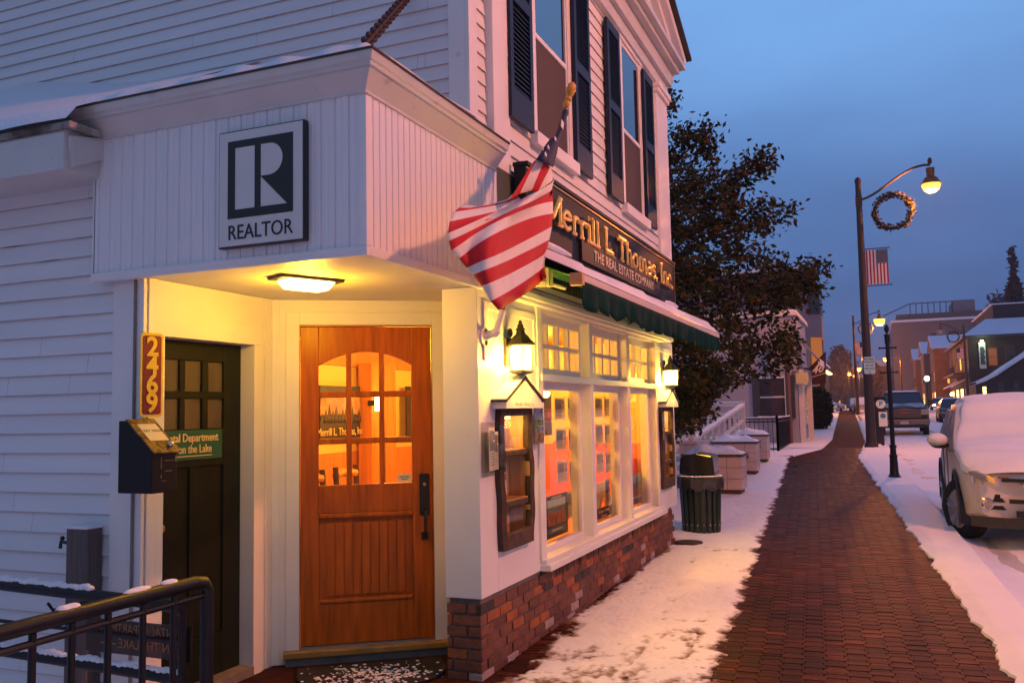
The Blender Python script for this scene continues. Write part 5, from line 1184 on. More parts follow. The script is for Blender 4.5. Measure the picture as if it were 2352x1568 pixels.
for (xa, xb, ya, yb, lab) in ((16.15, 19.6, 2.62, 2.86, 'snowy bench seat between the nearest and middle planter boxes'), (20.2, 23.3, 2.84, 3.06, 'snowy bench seat between the middle and farthest planter boxes')):
    z = gz(xa); t = thing('bench', lab, 'bench', ((xa+xb)/2, ya, z), 'bench seats between the planters'); dy = (yb-ya)/(xb-xa)
    m = MB(); m.idx([(xa, ya-.2, z+.40), (xb, yb-.2, z+.42), (xb, yb+.2, z+.42), (xa, ya+.2, z+.40), (xa, ya-.2, z+.46), (xb, yb-.2, z+.48), (xb, yb+.2, z+.48), (xa, ya+.2, z+.46)], [(0, 3, 2, 1), (4, 5, 6, 7), (0, 1, 5, 4), (1, 2, 6, 5), (2, 3, 7, 6), (3, 0, 4, 7)]); m.build('seat', mat('dark_slat_wood', (.05, .035, .03), .6), t)
    m = MB(); m.grid(lambda a, b: (xa+(xb-xa)*a, ya+(yb-ya)*a-.2+.4*b, z+.462+(.04*(1+.3*math.sin(a*19)) if 0 < b < 1 else 0)), 30, 6); m.build('snow_layer', snow, t, smooth=True)
    for q in (.3, .7):
        X_ = xa+(xb-xa)*q; Y_ = ya+(yb-ya)*q; m = MB(); m.box(X_-.05, X_+.05, Y_-.15, Y_+.15, z, z+.4); m.build('leg', capm, t)
# ================================================================ white porch stair with railings behind the planters
wp = mat('porch_white', (.66, .60, .56), .5, var=.08, vs=4)
sr = thing('porch_stair', 'white wooden stair and railing with snow behind the planter boxes', 'stair', (20, 4.2, gz(20)))
z = gz(20)
for (ya, lab) in ((3.45, 0), (4.75, 1)):
    a = Vector((17.7, ya+.05, z-.10)); b = Vector((24.6, ya, z+.60)); n_ = 9
    m = MB()
    for h, w_ in ((.92, .05), (.16, .035), (.52, .03)): m.idx([tuple(a+Vector((0, -w_, h-.035))), tuple(b+Vector((0, -w_, h-.035))), tuple(b+Vector((0, w_, h-.035))), tuple(a+Vector((0, w_, h-.035))), tuple(a+Vector((0, -w_, h+.035))), tuple(b+Vector((0, -w_, h+.035))), tuple(b+Vector((0, w_, h+.035))), tuple(a+Vector((0, w_, h+.035)))], [(0, 3, 2, 1), (4, 5, 6, 7), (0, 1, 5, 4), (1, 2, 6, 5), (2, 3, 7, 6), (3, 0, 4, 7)])
    m.build('stair_rail', wp, sr)
    for i in range(n_+1):
        c = a.lerp(b, i/n_); m = MB(); w_ = .055 if i in (0, n_) else .018; m.box(c.x-w_, c.x+w_, c.y-w_, c.y+w_, c.z-.05, c.z+(1.04 if i in (0, n_) else .90)); m.build('newel_post' if i in (0, n_) else 'baluster', wp, sr)
    m = MB(); m.grid(lambda s, t: (a.x+(b.x-a.x)*s, a.y+(b.y-a.y)*s-.06+.12*t, a.z+(b.z-a.z)*s+.955+(.035 if 0 < t < 1 else 0)*(1+.3*math.sin(s*30))), 30, 4); m.build('snow_layer', snow, sr, smooth=True)
m = MB()
for i in range(5): m.box(18.0+i*1.3, 19.3+i*1.3, 3.5, 4.7, z-.05, z+.12*(i+1)); 
m.build('steps', wp, sr)
m = MB(); m.box(24.55, 27.5, 3.4, 8.5, z+.45, z+.62); m.build('landing', wp, sr)
pr2 = thing('porch_railing', 'white horizontal porch railing capped with snow at the head of the stair', 'railing', (24.6, 4.2, z+.62))
for (y0_, y1_) in ((3.5, 5.6),):
    for h in (.92, .68, .12): m = MB(); m.box(24.56, 24.64, y0_, y1_, z+.62+h-.04, z+.62+h+.04); m.build('rail', wp, pr2)
    for i in range(15): y = y0_+(y1_-y0_)*i/14; m = MB(); m.box(24.575, 24.625, y-.025, y+.025, z+.62, z+.62+.66); m.build('baluster', wp, pr2)
    m = MB(); m.box(24.54, 24.66, y0_, y1_, z+1.58, z+1.63); m.build('snow_layer', snow, pr2, bevel=.02)
sp = thing('stair_skirt', 'pale snowy ramp wall with a slate cap behind the first planter', 'wall', (16.5, 4.6, z))
m = MB(); m.prism([(14.2, z-.1), (23.5, z-.1), (23.5, z+.75), (14.2, z+.28)], (0, 5.2, 0), UX, UZ, UY, -.1, .1); m.build('wall_body', wp, sp); m = MB(); m.box(17.2, 17.5, 3.35, 3.65, z, z+.78); m.box(17.15, 17.55, 3.3, 3.7, z+.78, z+.84); m.build('cap_post', tile, sp)
# ================================================================ black iron fence
ife = thing('iron_fence', 'black iron fence with thin bars round the corner of the white shop beyond the benches', 'fence', (28.5, 3, gz(28)))
z = gz(28.3); m = MB(); A = (28.3, 2.95); B = (28.3, 5.4); Cc = (33.0, 2.95)
for (p, q) in ((A, B), (A, Cc)):
    for h in (.08, 1.02, .92): m = MB(); m.tube([(p[0], p[1], z+h), (q[0], q[1], z+h)], .022, 6); m.build('rail', ironb, ife)
    n_ = int(math.hypot(q[0]-p[0], q[1]-p[1])/.13)
    for i in range(0, n_+1):
        t = i/n_; m = MB(); r_ = .035 if i in (0, n_) else .009; X_, Y_ = p[0]+(q[0]-p[0])*t, p[1]+(q[1]-p[1])*t; m.box(X_-r_, X_+r_, Y_-r_, Y_+r_, z, z+(1.12 if r_ > .03 else 1.02)); m.build('post' if r_ > .03 else 'bar', ironb, ife)
m = MB(); m.tube([(A[0], A[1], z+1.05), (Cc[0], Cc[1], z+1.05)], .025, 6); m.tube([(A[0], A[1], z+1.05), (B[0], B[1], z+1.05)], .02, 6); m.build('snow_layer', snow, ife)
# ================================================================ street furniture
street_lamp(29.8, .30, 'tall brown street lamp with a wreath and small flag, nearest on the walk', banner='nearest street lamp on the walk', wreathlabel='evergreen wreath with small lights hanging from the arm of the nearest street lamp', power=2100)
FL = [(82, 1.78, 1, 'second street lamp down the walk, half hidden behind the nearest lamp post', 'second street lamp on the walk', 4500), (137, 3.55, 1, 'third street lamp down the walk', None, 4000), (190, 5.6, 1, 'fourth street lamp down the walk', None, 6000), (235, 8.0, 1, 'fifth street lamp down the walk, farthest on the left', None, 0)]
for (x, y, t_, lab, bn, pw) in FL:
    street_lamp(x, y, lab, banner=bn or False, wreathlabel=('wreath hanging from the arm of the %s' % lab.split(',')[0].replace(' down the walk', '')) if x < 140 else None, power=pw, detail=False)
for (x, u, lab, lit, bn) in ((100, 2222, 'unlit street lamp with a wreath before the dark shingled building across the road', False, 'unlit lamp across the road'), (153, 2062, 'lit street lamp across the road in front of the big grey block', True, False), (215, 1966, 'small far street lamp across the road near its end', True, False)):
    y = on(u, 900, 0, x)[1] if x < 110 else on(u+10, 900, 0, x)[1]
    street_lamp(x, y, lab, toward=1, lit=lit, banner=bn, wreathlabel='wreath hanging from the unlit street lamp across the road' if not lit else None, detail=False, power=0 if not lit else 5000, pole_h=8.42)
# slim black post with cross bars
x, y = 19.1, -.20; z = gz(x)+.02; hp = 3.02
bp_ = thing('banner_post', 'slim black post with two cross bars standing in snow by the white car', 'post', (x, y, z))
m = MB(); m.lathe([(.13, 0), (.13, .03), (.10, .06), (.085, .10), (.075, .30), (.070, .42), (.080, .425), (.080, .45), (.060, .47), (.055, .60), (.070, .61), (.070, .64), (.045, .66), (.038, hp-.35), (.050, hp-.34), (.050, hp-.20), (.06, hp-.19), (.06, hp-.17), (.02, hp-.16)], (x, y, z), 14); m.build('shaft', ironb, bp_, smooth=True)
m = MB(); m.lathe([(.015, hp-.16), (.025, hp-.13), (.05, hp-.09), (.045, hp-.03), (.02, hp+.02), (0, hp+.04)], (x, y, z), 12); m.build('finial', ironb, bp_, smooth=True)
for h in (hp-.44, hp-.93):
    m = MB(); m.tube([(x, y-.15, z+h), (x, y+.15, z+h)], .017, 8); m.ball((x, y-.15, z+h), .024, 8, 5); m.ball((x, y+.15, z+h), .024, 8, 5); m.build('cross_bar', ironb, bp_)
# parking sign on the lamp post
ps = thing('parking_sign', 'white parking sign with green lettering and arrows strapped to the nearest lamp post', 'sign', (29.6, .3, 2.4))
a = on(1983, 820, 0, 29.62); b = on(2011, 858, 0, 29.62); yc = (a[1]+b[1])/2; zc = (a[2]+b[2])/2; w_ = abs(a[1]-b[1]); h_ = abs(a[2]-b[2])
Sg = (29.60, yc, zc); m = MB(); m.prism(rrect(w_, h_, .05), Sg, -UY, UZ, -UX, 0, .006); m.build('plate', mat('sign_white', (.72, .78, .70), .4), ps)
gr = mat('sign_green_print', (.02, .22, .11), .5)
for k, (s, zz, sz) in enumerate((('METERED', .36, .085), ('PARKING', .19, .085), ('THIS SIDE', -.19, .085))): text(s, sz, (29.594, yc, zc+zz*h_), mt=gr, parent=ps, xs=.82, bold=.002, **E_)
m = MB(); m.prism([(-.12, 0), (-.07, .03), (-.07, .012), (.07, .012), (.07, .03), (.12, 0), (.07, -.03), (.07, -.012), (-.07, -.012), (-.07, -.03)], (29.594, yc, zc), -UY, UZ, -UX, 0, .002); m.prism([(0, -.12*1), (-.02, -.09), (-.008, -.09), (-.008, -.02), (.008, -.02), (.008, -.09), (.02, -.09)], (29.594, yc, zc-.25*h_), -UY, UZ, -UX, 0, .002); m.build('arrow', gr, ps)
# pay station
x = 31.8; a = on(2020, 1016, 0, x); y = a[1]; z = gz(x)
kk = thing('pay_station', 'black parking pay station with round blue P badge behind the nearest lamp post', 'pay station', (x, y, z))
m = MB(); m.box(x-.15, x+.15, y-.16, y+.16, z, z+.9); m.box(x-.2, x+.2, y-.25, y+.25, z+.9, z+1.55); m.prism([(-.3, 1.55), (.3, 1.55), (.26, 1.62), (-.26, 1.62)], (x, y, z), UY, UZ, UX, -.25, .25); m.build('cabinet', blk, kk, bevel=.03)
bl = mat('badge_blue', (.03, .22, .35), .4); pw_ = mat('sign_white', None)
m = MB(); m.prism([(.15*math.cos(2*PI*i/20), .15*math.sin(2*PI*i/20)) for i in range(20)], (x-.205, y-.10, z+1.36), -UY, UZ, -UX, 0, .006); m.build('badge', pw_, kk); text('P', .20, (x-.212, y-.10, z+1.36), mt=bl, parent=kk, bold=.006, **E_)
m = MB(); m.box(x-.206, x-.20, y-.28, y-.02, z+.62, z+1.10); m.build('tariff_board', pw_, kk); m = MB(); m.prism([(.085*math.cos(2*PI*i/20), .085*math.sin(2*PI*i/20)) for i in range(20)], (x-.207, y-.15, z+.97), -UY, UZ, -UX, 0, .003); m.build('board_badge', bl, kk)
# ================================================================ cedar tree beside the shop
tree = thing('cedar_tree', 'dark ragged cedar with snow flecks rising behind the far corner of the shop', 'tree', (14.0, 4.1, gz(14)))
SIL = [(1500, 150), (1535, 195), (1548, 225), (1552, 262), (1575, 262), (1600, 270), (1640, 285), (1648, 320), (1640, 390), (1670, 400), (1700, 375), (1735, 350), (1770, 345), (1778, 368), (1755, 405), (1700, 425), (1690, 455), (1745, 462), (1795, 440), (1822, 470), (1825, 510), (1790, 545), (1740, 560), (1745, 590), (1800, 590), (1850, 590), (1870, 580), (1905, 610), (1900, 645), (1875, 690), (1840, 690), (1828, 740), (1835, 790), (1818, 840), (1775, 862), (1740, 850), (1700, 880), (1660, 895), (1625, 885), (1632, 940), (1605, 965), (1578, 995), (1560, 975), (1545, 990), (1500, 960)]
def inside(P, x, y):
    c = False; j = len(P)-1
    for i in range(len(P)):
        if (P[i][1] > y) != (P[j][1] > y) and x < (P[j][0]-P[i][0])*(y-P[i][1])/(P[j][1]-P[i][1])+P[i][0]: c = not c
        j = i
    return c
SIL3 = [tuple(on(u, v, 0, 14.0)[1:]) for u, v in SIL]      # outline at the trunk's distance, in metres (y, z)
back = [(y_+0, z_) for y_, z_ in SIL3]
LF = MB(); SN = MB(); rt_ = np.random.RandomState(21)
tips = []
def spray(c, out, size, n, lift=0):
    for i in range(n):
        d = (out*.6+Vector(rt_.normal(0, .55, 3))+Vector((0, 0, -.35))).normalized(); p = c+Vector(rt_.normal(0, size*.45, 3)); l_ = size*rt_.uniform(.32, .8); w_ = l_*rt_.uniform(.17, .34)
        s = d.cross(Vector(rt_.normal(0, 1, 3))).normalized(); k = rt_.uniform(.55, 1.5)
        LF.cc = (.024*k, .029*k, .010*k) if rt_.rand() < .75 else (.048*k, .024*k, .010*k)
        LF.face([p, p+d*l_*.5+s*w_, p+d*l_, p+d*l_*.5-s*w_])
        if rt_.rand() < .03:
            q = p+d*l_*.4+Vector((0, 0, .012)); k2 = size*rt_.uniform(.15, .36); SN.face([q+Vector((k2, 0, 0)), q+Vector((0, k2, .004)), q+Vector((-k2, 0, 0)), q+Vector((0, -k2, 0))])
ty0 = 4.1; cnt = 0
# limb skeleton
limbs = []
for (u, v, xx) in ((1545, 190, 14), (1640, 290, 13.4), (1770, 350, 13.6), (1820, 470, 14.2), (1740, 560, 13), (1905, 620, 14.0), (1850, 600, 14.8), (1825, 760, 13.4), (1780, 850, 14.2), (1690, 870, 12.9), (1620, 880, 12.2), (1575, 985, 11.9), (1700, 430, 14.6), (1610, 600, 12.4), (1600, 740, 12.2), (1590, 860, 12.6), (1630, 950, 12.8)):
    e = Vector(on(u, v, 0, xx)); limbs.append((Vector((14.0, ty0, max(.8, e.z-1.2+.15*(e.y-ty0)))), e))
for k in range(16):
    q = rt_.uniform(0.3, 2*PI-.3); zz = rt_.uniform(1.5, 7.5); r_ = 2.2*(1-zz/11); limbs.append((Vector((14.0, ty0, zz)), Vector((14+r_*math.cos(q), ty0+abs(r_*math.sin(q))*.9, zz+.9))))
m = MB(); m.tube([(14.0, ty0, 0), (14.05, ty0, 2), (13.95, ty0-.05, 4.5), (14.0, ty0+.05, 7), (14, ty0, 8.4)], [.24, .19, .14, .08, .02], 10); m.build('trunk', mat('cedar_bark', (.07, .045, .035), .9, var=.4, vs=14), tree, smooth=True)
m = MB()
for (a, b) in limbs:
    mid = (a+b)/2+Vector((0, 0, .25+rt_.uniform(-.1, .2)))+Vector(rt_.normal(0, .08, 3)); P = [a, a.lerp(mid, .5)+Vector((0, 0, .08)), mid, mid.lerp(b, .6)+Vector((0, 0, -.02)), b]; m.tube(P, [.05, .04, .03, .018, .006], 6)
    for j in range(44):
        t = rt_.uniform(.3, 1)**.7; i_ = min(int(t*4), 3); f_ = t*4-i_; p = P[i_].lerp(P[i_+1], f_); side = Vector(rt_.normal(0, .20+.22*(1-t), 3)); side.z = side.z*.6-.06
        yz = (p.y+side.y, p.z+side.z)
        c = p+side; sc_ = 14/c.x
        if c.y < 3.6 and not inside(SIL3, (c.y)*sc_, EYE+(c.z-EYE)*sc_): continue
        spray(c, (b-a).normalized(), .17, 22); cnt += 1
m.build('branches', mat('cedar_bark', None), tree, smooth=True)
for i in range(5200):
    u = rt_.uniform(1500, 1910); v = rt_.uniform(150, 1000)
    dx = rt_.uniform(-1, 1); X_ = 14+dx*1.9; 
    c = on(u, v, 0, 14.0); f_ = math.sqrt(max(0, 1-dx*dx))*.55+.45
    Y_ = ty0+(c[1]-ty0)*f_; Z_ = c[2]
    if not inside(SIL, u, v): continue
    g = rngn(u/26, v/22+dx*3)*.6+rngn(u/9+5, v/9)*.4; edge = (u-1540)/360
    if g < .535+.20*edge+(.06 if v < 420 else 0): continue
    sc_ = 14/X_
    if not inside(SIL3, Y_*sc_, EYE+(Z_-EYE)*sc_): continue
    spray(Vector((X_, Y_, Z_)), Vector((0, -1, .1)), .15, 20); cnt += 1
for i in range(500):
    q = rt_.uniform(0, PI); zz = rt_.uniform(1.2, 8); r_ = (2.3*(1-zz/10.5))*rt_.uniform(.4, 1); spray(Vector((14+r_*math.cos(q), ty0+r_*math.sin(q), zz)), Vector((math.cos(q), math.sin(q), 0)), .22, 10)
lfm = mat('cedar_foliage', (1, 1, 1), .75, tint=True, spec=.2)
LF.build('crown', lfm, tree, fix=False); SN.build('snow_flecks', snow, tree, fix=False)
# ================================================================ vehicles (built at the origin, nose toward -x, then moved)
def lp(tab, s):
    for (a, va), (b, vb) in zip(tab[:-1], tab[1:]):
        if s <= b:
            t = (s-a)/(b-a) if b > a else 0; t = max(0, t); t2 = t*t*(3-2*t)*.4+t*.6
            return tuple(p*(1-t2)+q*t2 for p, q in zip(va, vb)) if isinstance(va, tuple) else va*(1-t2)+vb*t2
    return tab[-1][1]
def cutout(o, cyls):
    me = o.data
    for (x, y, z, r, w_) in cyls:
        cb = bpy.data.meshes.new('c'); b = bmesh.new(); bmesh.ops.create_cone(b, cap_ends=True, segments=28, radius1=r, radius2=r, depth=w_, matrix=Matrix.Translation((x, y, z)) @ Matrix.Rotation(PI/2, 4, 'X')); b.to_mesh(cb); b.free()
        co = bpy.data.objects.new('c', cb); COL.objects.link(co); md = o.modifiers.new('b', 'BOOLEAN'); md.operation = 'DIFFERENCE'; md.object = co; md.solver = 'EXACT'
        bpy.context.view_layer.update()
        dg = bpy.context.evaluated_depsgraph_get(); dg.update(); nm = bpy.data.meshes.new_from_object(o.evaluated_get(dg)); o.modifiers.remove(md); nm.name = me.name; o.data = nm
        bpy.data.objects.remove(co)
def wheel(t, x, y, r, side, name='wheel', spokes=5, det=True):
    m = MB(); m.lathe([(r*.60, -.10), (r*.93, -.11), (r, -.085), (r, .085), (r*.93, .11), (r*.66, .115), (r*.64, .09), (r*.60, .0)], (x, y, r), 28, ax=1); w = m.build(name, mat('tyre_rubber', (.012, .012, .013), .8, bump=.4, bs=90), t, smooth=True)
    al = mat('wheel_alloy', (.42, .42, .44), .3, metal=.8)
    m = MB(); s = side
    m.lathe([(r*.66, .10), (r*.60, .105), (r*.60, -.02), (0, -.02)], (0, 0, 0), 24, ax=1); m.v = [(x+a, y+s*b, r+c) for a, b, c in m.v]; m.build('rim', al, w, smooth=True)
    if det:
        m = MB()
        for k in range(spokes):
            for dq in (-.13, .13):
                q = 2*PI*k/spokes+.3; a = Vector((x+.05*math.cos(q), y+s*.075, r+.05*math.sin(q))); b = Vector((x+r*.62*math.cos(q+dq), y+s*.095, r+r*.62*math.sin(q+dq))); m.tube([a, a.lerp(b, .5)+Vector((0, s*.015, 0)), b], [.022, .020, .026], 6)
        m.ball((x, y+s*.085, r), .05, 10, 6, (1, .5, 1)); m.build('spokes', al, w, smooth=True)
    return w
def make_suv(lab):
    t = thing('snow_covered_suv', lab, 'car', (0, 0, 0)); H = .905; L_ = 4.43
    cream = mat('suv_white_paint', (.60, .56, .50), .22, spec=.6, var=.05, vs=3)
    ztop = [(0, .78), (.06, .84), (.25, .93), (.6, .99), (1.15, 1.08), (1.4, 1.10), (4.1, 1.10), (4.36, 1.05), (4.43, .98)]
    wid = [(0, .70), (.05, .80), (.2, .86), (.6, .895), (1.2, .905), (3.6, .905), (4.2, .86), (4.43, .78)]
    zbot = [(0, .32), (.3, .26), (4.1, .26), (4.43, .36)]
    m = MB(); ST = [0, .02, .06, .12, .2, .35, .55, .8, 1.1, 1.5, 2, 2.5, 3, 3.5, 3.9, 4.15, 4.3, 4.4, 4.43]; vs = []; K = 0
    for s in ST:
        zt = lp(ztop, s); w_ = lp(wid, s); zb = lp(zbot, s)
        half = [(0, zb), (w_*.85, zb), (w_*.97, zb+.06), (w_*.985, zb+.22), (w_, .62), (w_*.995, .80), (w_*.96, zt-.10), (w_*.90, zt-.035), (w_*.70, zt), (0, zt+.02)]
        prof = half+[(-a, b) for a, b in half[-2:0:-1]]; K = len(prof)
        for (y, z) in prof:
            bow = .34*(y/.9)**2*max(0, 1-s/1.1)+(.06*((.62-z)/.4)**2 if s < .3 else 0)*(1-s/.3 if s < .3 else 0); vs.append((s+bow-(.15*(y/.9)**2 if s > 4 else 0), y, z))
    fs = [(i*K+k, i*K+(k+1) % K, (i+1)*K+(k+1) % K, (i+1)*K+k) for i in range(len(ST)-1) for k in range(K)]+[tuple(range(K-1, -1, -1)), tuple(range((len(ST)-1)*K, len(ST)*K))]
    m.idx(vs, fs); bd = m.build('body', cream, t, smooth=True)
    wx = (.87, 3.47); R_ = .355
    cutout(bd, [(wx[0], .80, R_, .42, .5), (wx[0], -.80, R_, .42, .5), (wx[1], .80, R_, .42, .5), (wx[1], -.80, R_, .42, .5)])
    bd.data.materials.clear(); bd.data.materials.append(cream); bd.data.polygons.foreach_set('use_smooth', [True]*len(bd.data.polygons)); bd.data.set_sharp_from_angle(angle=.6)
    clad = mat('grey_cladding', (.03, .03, .032), .6)
    for s in (1, -1):
        for x in wx:
            m = MB(); A = []
            for i in range(19):
                q = -.35+(PI+.7)*i/18
                A.append([(x+rr*math.cos(q), s*yy, R_+rr*math.sin(q)) for rr, yy in ((.42, .80), (.42, .915), (.465, .918), (.475, .895))])
            vs = [p for a in A for p in a]; m.idx(vs, [(i*4+k, i*4+k+1, i*4+5+k, i*4+4+k) for i in range(18) for k in range(3)]); m.build('wheel_arch', clad, t, smooth=True)
            m = MB(); m.box(x-.40, x+.40, s*.55, s*.56, .28, .78); m.build('arch_liner', blk, t)
            wh = wheel(t, x, s*.80, R_, s)
            if x == wx[0]:
                Rm = Matrix.Rotation(.42, 3, 'Z'); cc_ = Vector((x, s*.80, 0)); wh.rotation_euler.z = .42; wh.location = cc_-Rm @ cc_
        m = MB(); m.box(wx[0]+.45, wx[1]-.45, s*.86, s*.918, .25, .40); m.build('side_sill', clad, t, bevel=.02)
    # greenhouse
    gh = [(1.15, (.84, 1.08, .0)), (1.5, (.80, 1.30, 1)), (2.0, (.72, 1.60, 1)), (2.3, (.69, 1.66, 1)), (3.6, (.66, 1.65, 1)), (4.0, (.66, 1.55, 1)), (4.38, (.72, 1.08, 1))]
    m = MB(); vs = []; ST2 = [1.12, 1.3, 1.5, 1.75, 2.0, 2.2, 2.6, 3.1, 3.6, 3.85, 4.1, 4.38]; K = 7
    for s in ST2:
        w_, z, _ = lp(gh, s); z = max(z, 1.09); vs += [(s, .88, 1.05), (s, w_+(.04), z-.05), (s, w_-.08, z), (s, 0, z+.02), (s, -w_+.08, z), (s, -w_-.04, z-.05), (s, -.88, 1.05)]
    m.idx(vs, [(i*K+k, i*K+k+1, (i+1)*K+k+1, (i+1)*K+k) for i in range(len(ST2)-1) for k in range(K-1)]+[tuple(range(K)), tuple(range(len(vs)-1, len(vs)-K-1, -1))]); m.build('cabin', cream, t, smooth=True)
    frost = mat('frosted_glass', (.16, .15, .20), .45, var=.5, vs=9, dirt=((.50, .47, .55), 4, .48, .7))
    for s in (1, -1):
        for (q0, q1, q2, q3) in ((1.42, 1.95, 2.62, 2.62), (2.70, 2.70, 3.45, 3.45), (3.53, 3.53, 4.12, 3.85)):
            m = MB(); Z0, Z1 = 1.12, 1.53
            def yo(z): return s*(.895-(z-1.05)*.30)
            P = [(q0, yo(Z0), Z0), (q2, yo(Z0), Z0), (q3, yo(Z1), Z1), (q1, yo(Z1), Z1)]; m.idx(P+[(p[0], p[1]-s*.03, p[2]) for p in P], [(0, 1, 2, 3), (7, 6, 5, 4), (0, 4, 5, 1), (1, 5, 6, 2), (2, 6, 7, 3), (3, 7, 4, 0)]); m.build('side_window', frost, t)
        m = MB(); m.box(1.2, 3.9, s*.905, s*.914, 1.015, 1.03); m.box(1.95, 1.955, s*.9, s*.911, .42, 1.05); m.box(2.66, 2.665, s*.9, s*.911, .42, 1.05); m.build('door_lines', clad, t)
        m = MB(); m.ball((1.62, s*1.02, 1.13), 1, 12, 8, (.085, .12, .075)); m.tube([(1.66, s*.88, 1.07), (1.64, s*1.0, 1.10)], .03, 8); mi = m.build('mirror', cream, t, smooth=True); m = MB(); m.ball((1.61, s*1.03, 1.155), 1, 12, 8, (.10, .125, .085)); m.build('mirror_snow', snow, mi, smooth=True); m = MB(); m.ball((1.63, s*1.0, 1.085), 1, 10, 6, (.075, .12, .045)); m.build('mirror_base', clad, mi, smooth=True)
        # headlamp corner, partly under snow
        am = mat('amber_lens', (.75, .40, .06), .15, emit=(1, .55, .1), es=.25); lens = mat('lamp_lens', (.30, .28, .26), .08)
        m = MB(); m.prism([(-.0, .02), (.10, .03), (.26, .08), (.28, .12), (.20, .13), (.03, .09)], (.10, s*.60, .72), Vector((.45, s*.36, 0)).normalized(), UZ, Vector((-.6, s*.75, 0)).normalized(), -.02, .035); m.build('headlight', lens, t, bevel=.01)
        m = MB(); m.prism([(.0, -.01), (.075, .03), (.065, .075), (.0, .04)], (.10, s*.55, .73), Vector((.45, s*.5, 0)).normalized(), UZ, Vector((-.7, s*.6, 0)).normalized(), .0, .045); m.build('indicator', am, t, bevel=.006)
        # fog lamp with slots
        fx = lambda y: .34*(y/.9)**2
        U2 = Vector((.37, s*.93, 0)).normalized(); N2 = Vector((-.93, s*.37, 0)).normalized(); O2 = Vector((fx(.62)+.035, s*.60, .475))
        m = MB(); m.prism([(-.11, .05), (.09, .05), (.12, .095), (-.11, .095)], O2+UZ*.02, -U2 if 0 else U2, UZ, N2, -.01, .012); m.prism([(-.16, -.055), (-.0, -.055), (-.03, -.01), (-.13, -.01)], O2, U2, UZ, N2, -.01, .012); m.prism([(-.16, .03), (-.02, .03), (-.05, .075), (-.13, .075)], O2, U2, UZ, N2, -.01, .014); m.build('fog_lamp_slots', blk, t)
        m = MB(); vs_ = []; m.lathe([(.066, 0), (.066, .018), (.055, .022), (.05, .012), (0, .012)], (0, 0, 0), 20); m.v = [tuple(O2+U2*(a+.02)+UZ*(b+.01)+N2*(c+.008)) for a, b, c in m.v]; m.build('fog_lamp', mat('chrome', (.6, .6, .62), .12, metal=1), t, smooth=True)
    # front end
    m = MB(); 
    def fb(y0, y1, z0, z1, d):
        n_ = 10
        for i in range(n_):
            a = y0+(y1-y0)*i/n_; b = y0+(y1-y0)*(i+1)/n_; xa, xb = .34*(a/.9)**2-d, .34*(b/.9)**2-d
            m.idx([(xa, a, z0), (xb, b, z0), (xb, b, z1), (xa, a, z1), (xa+.05, a, z0), (xb+.05, b, z0), (xb+.05, b, z1), (xa+.05, a, z1)], [(0, 1, 2, 3), (4, 7, 6, 5), (0, 4, 5, 1), (3, 2, 6, 7), (0, 3, 7, 4), (1, 5, 6, 2)])
    fb(-.36, .36, .355, .42, .012); fb(-.42, .42, .50, .545, .012); m.build('lower_grille', blk, t)
    m = MB(); fb(-.48, .48, .735, .772, .008); m.build('upper_grille', blk, t)
    m = MB(); fb(-.52, .52, .775, .80, .02); m.build('chrome_strip', mat('chrome', None), t)
    m = MB(); fb(-.80, .80, .22, .335, .0); m.build('chin', clad, t)
    # snow blanket
    def sz(s):
        return lp([(.04, .84), (.15, .95), (.5, 1.06), (.9, 1.13), (1.25, 1.20), (1.6, 1.42), (1.95, 1.66), (2.2, 1.74), (3.6, 1.74), (4.1, 1.66), (4.45, 1.20)], s)
    def sw(s): return lp([(.04, .74), (.30, .84), (1.0, .86), (1.3, .84), (1.7, .73), (2.2, .65), (3.7, .63), (4.45, .66)], s)
    def fn(a, b):
        s = .02+4.40*a; th = (b-.5)*PI; w_ = sw(s); zt = sz(s); drop = .13 if s < 1.2 else .16
        y = w_*math.sin(th)*1.02; c = max(0, math.cos(th))**.35; z = zt-drop*(1-c)+.010*math.sin(s*6+y*5)+.006*math.sin(s*17)
        x = s+.30*(y/.9)**2*max(0, 1-s/1.2)
        return (x, y, z)
    m = MB(); m.grid(fn, 80, 30); sn_ = m.build('snow_blanket', snow, t, smooth=True)
    m = MB(); m.ball((.12, 0, .70), 1, 16, 8, (.10, .30, .085)); m.build('nose_snow', snow, t, smooth=True)
    return t
suv = make_suv('white car thickly covered in snow parked at the kerb on the right')
suv.location = (11.18, -1.70, gz(12.5)-.10+.02)
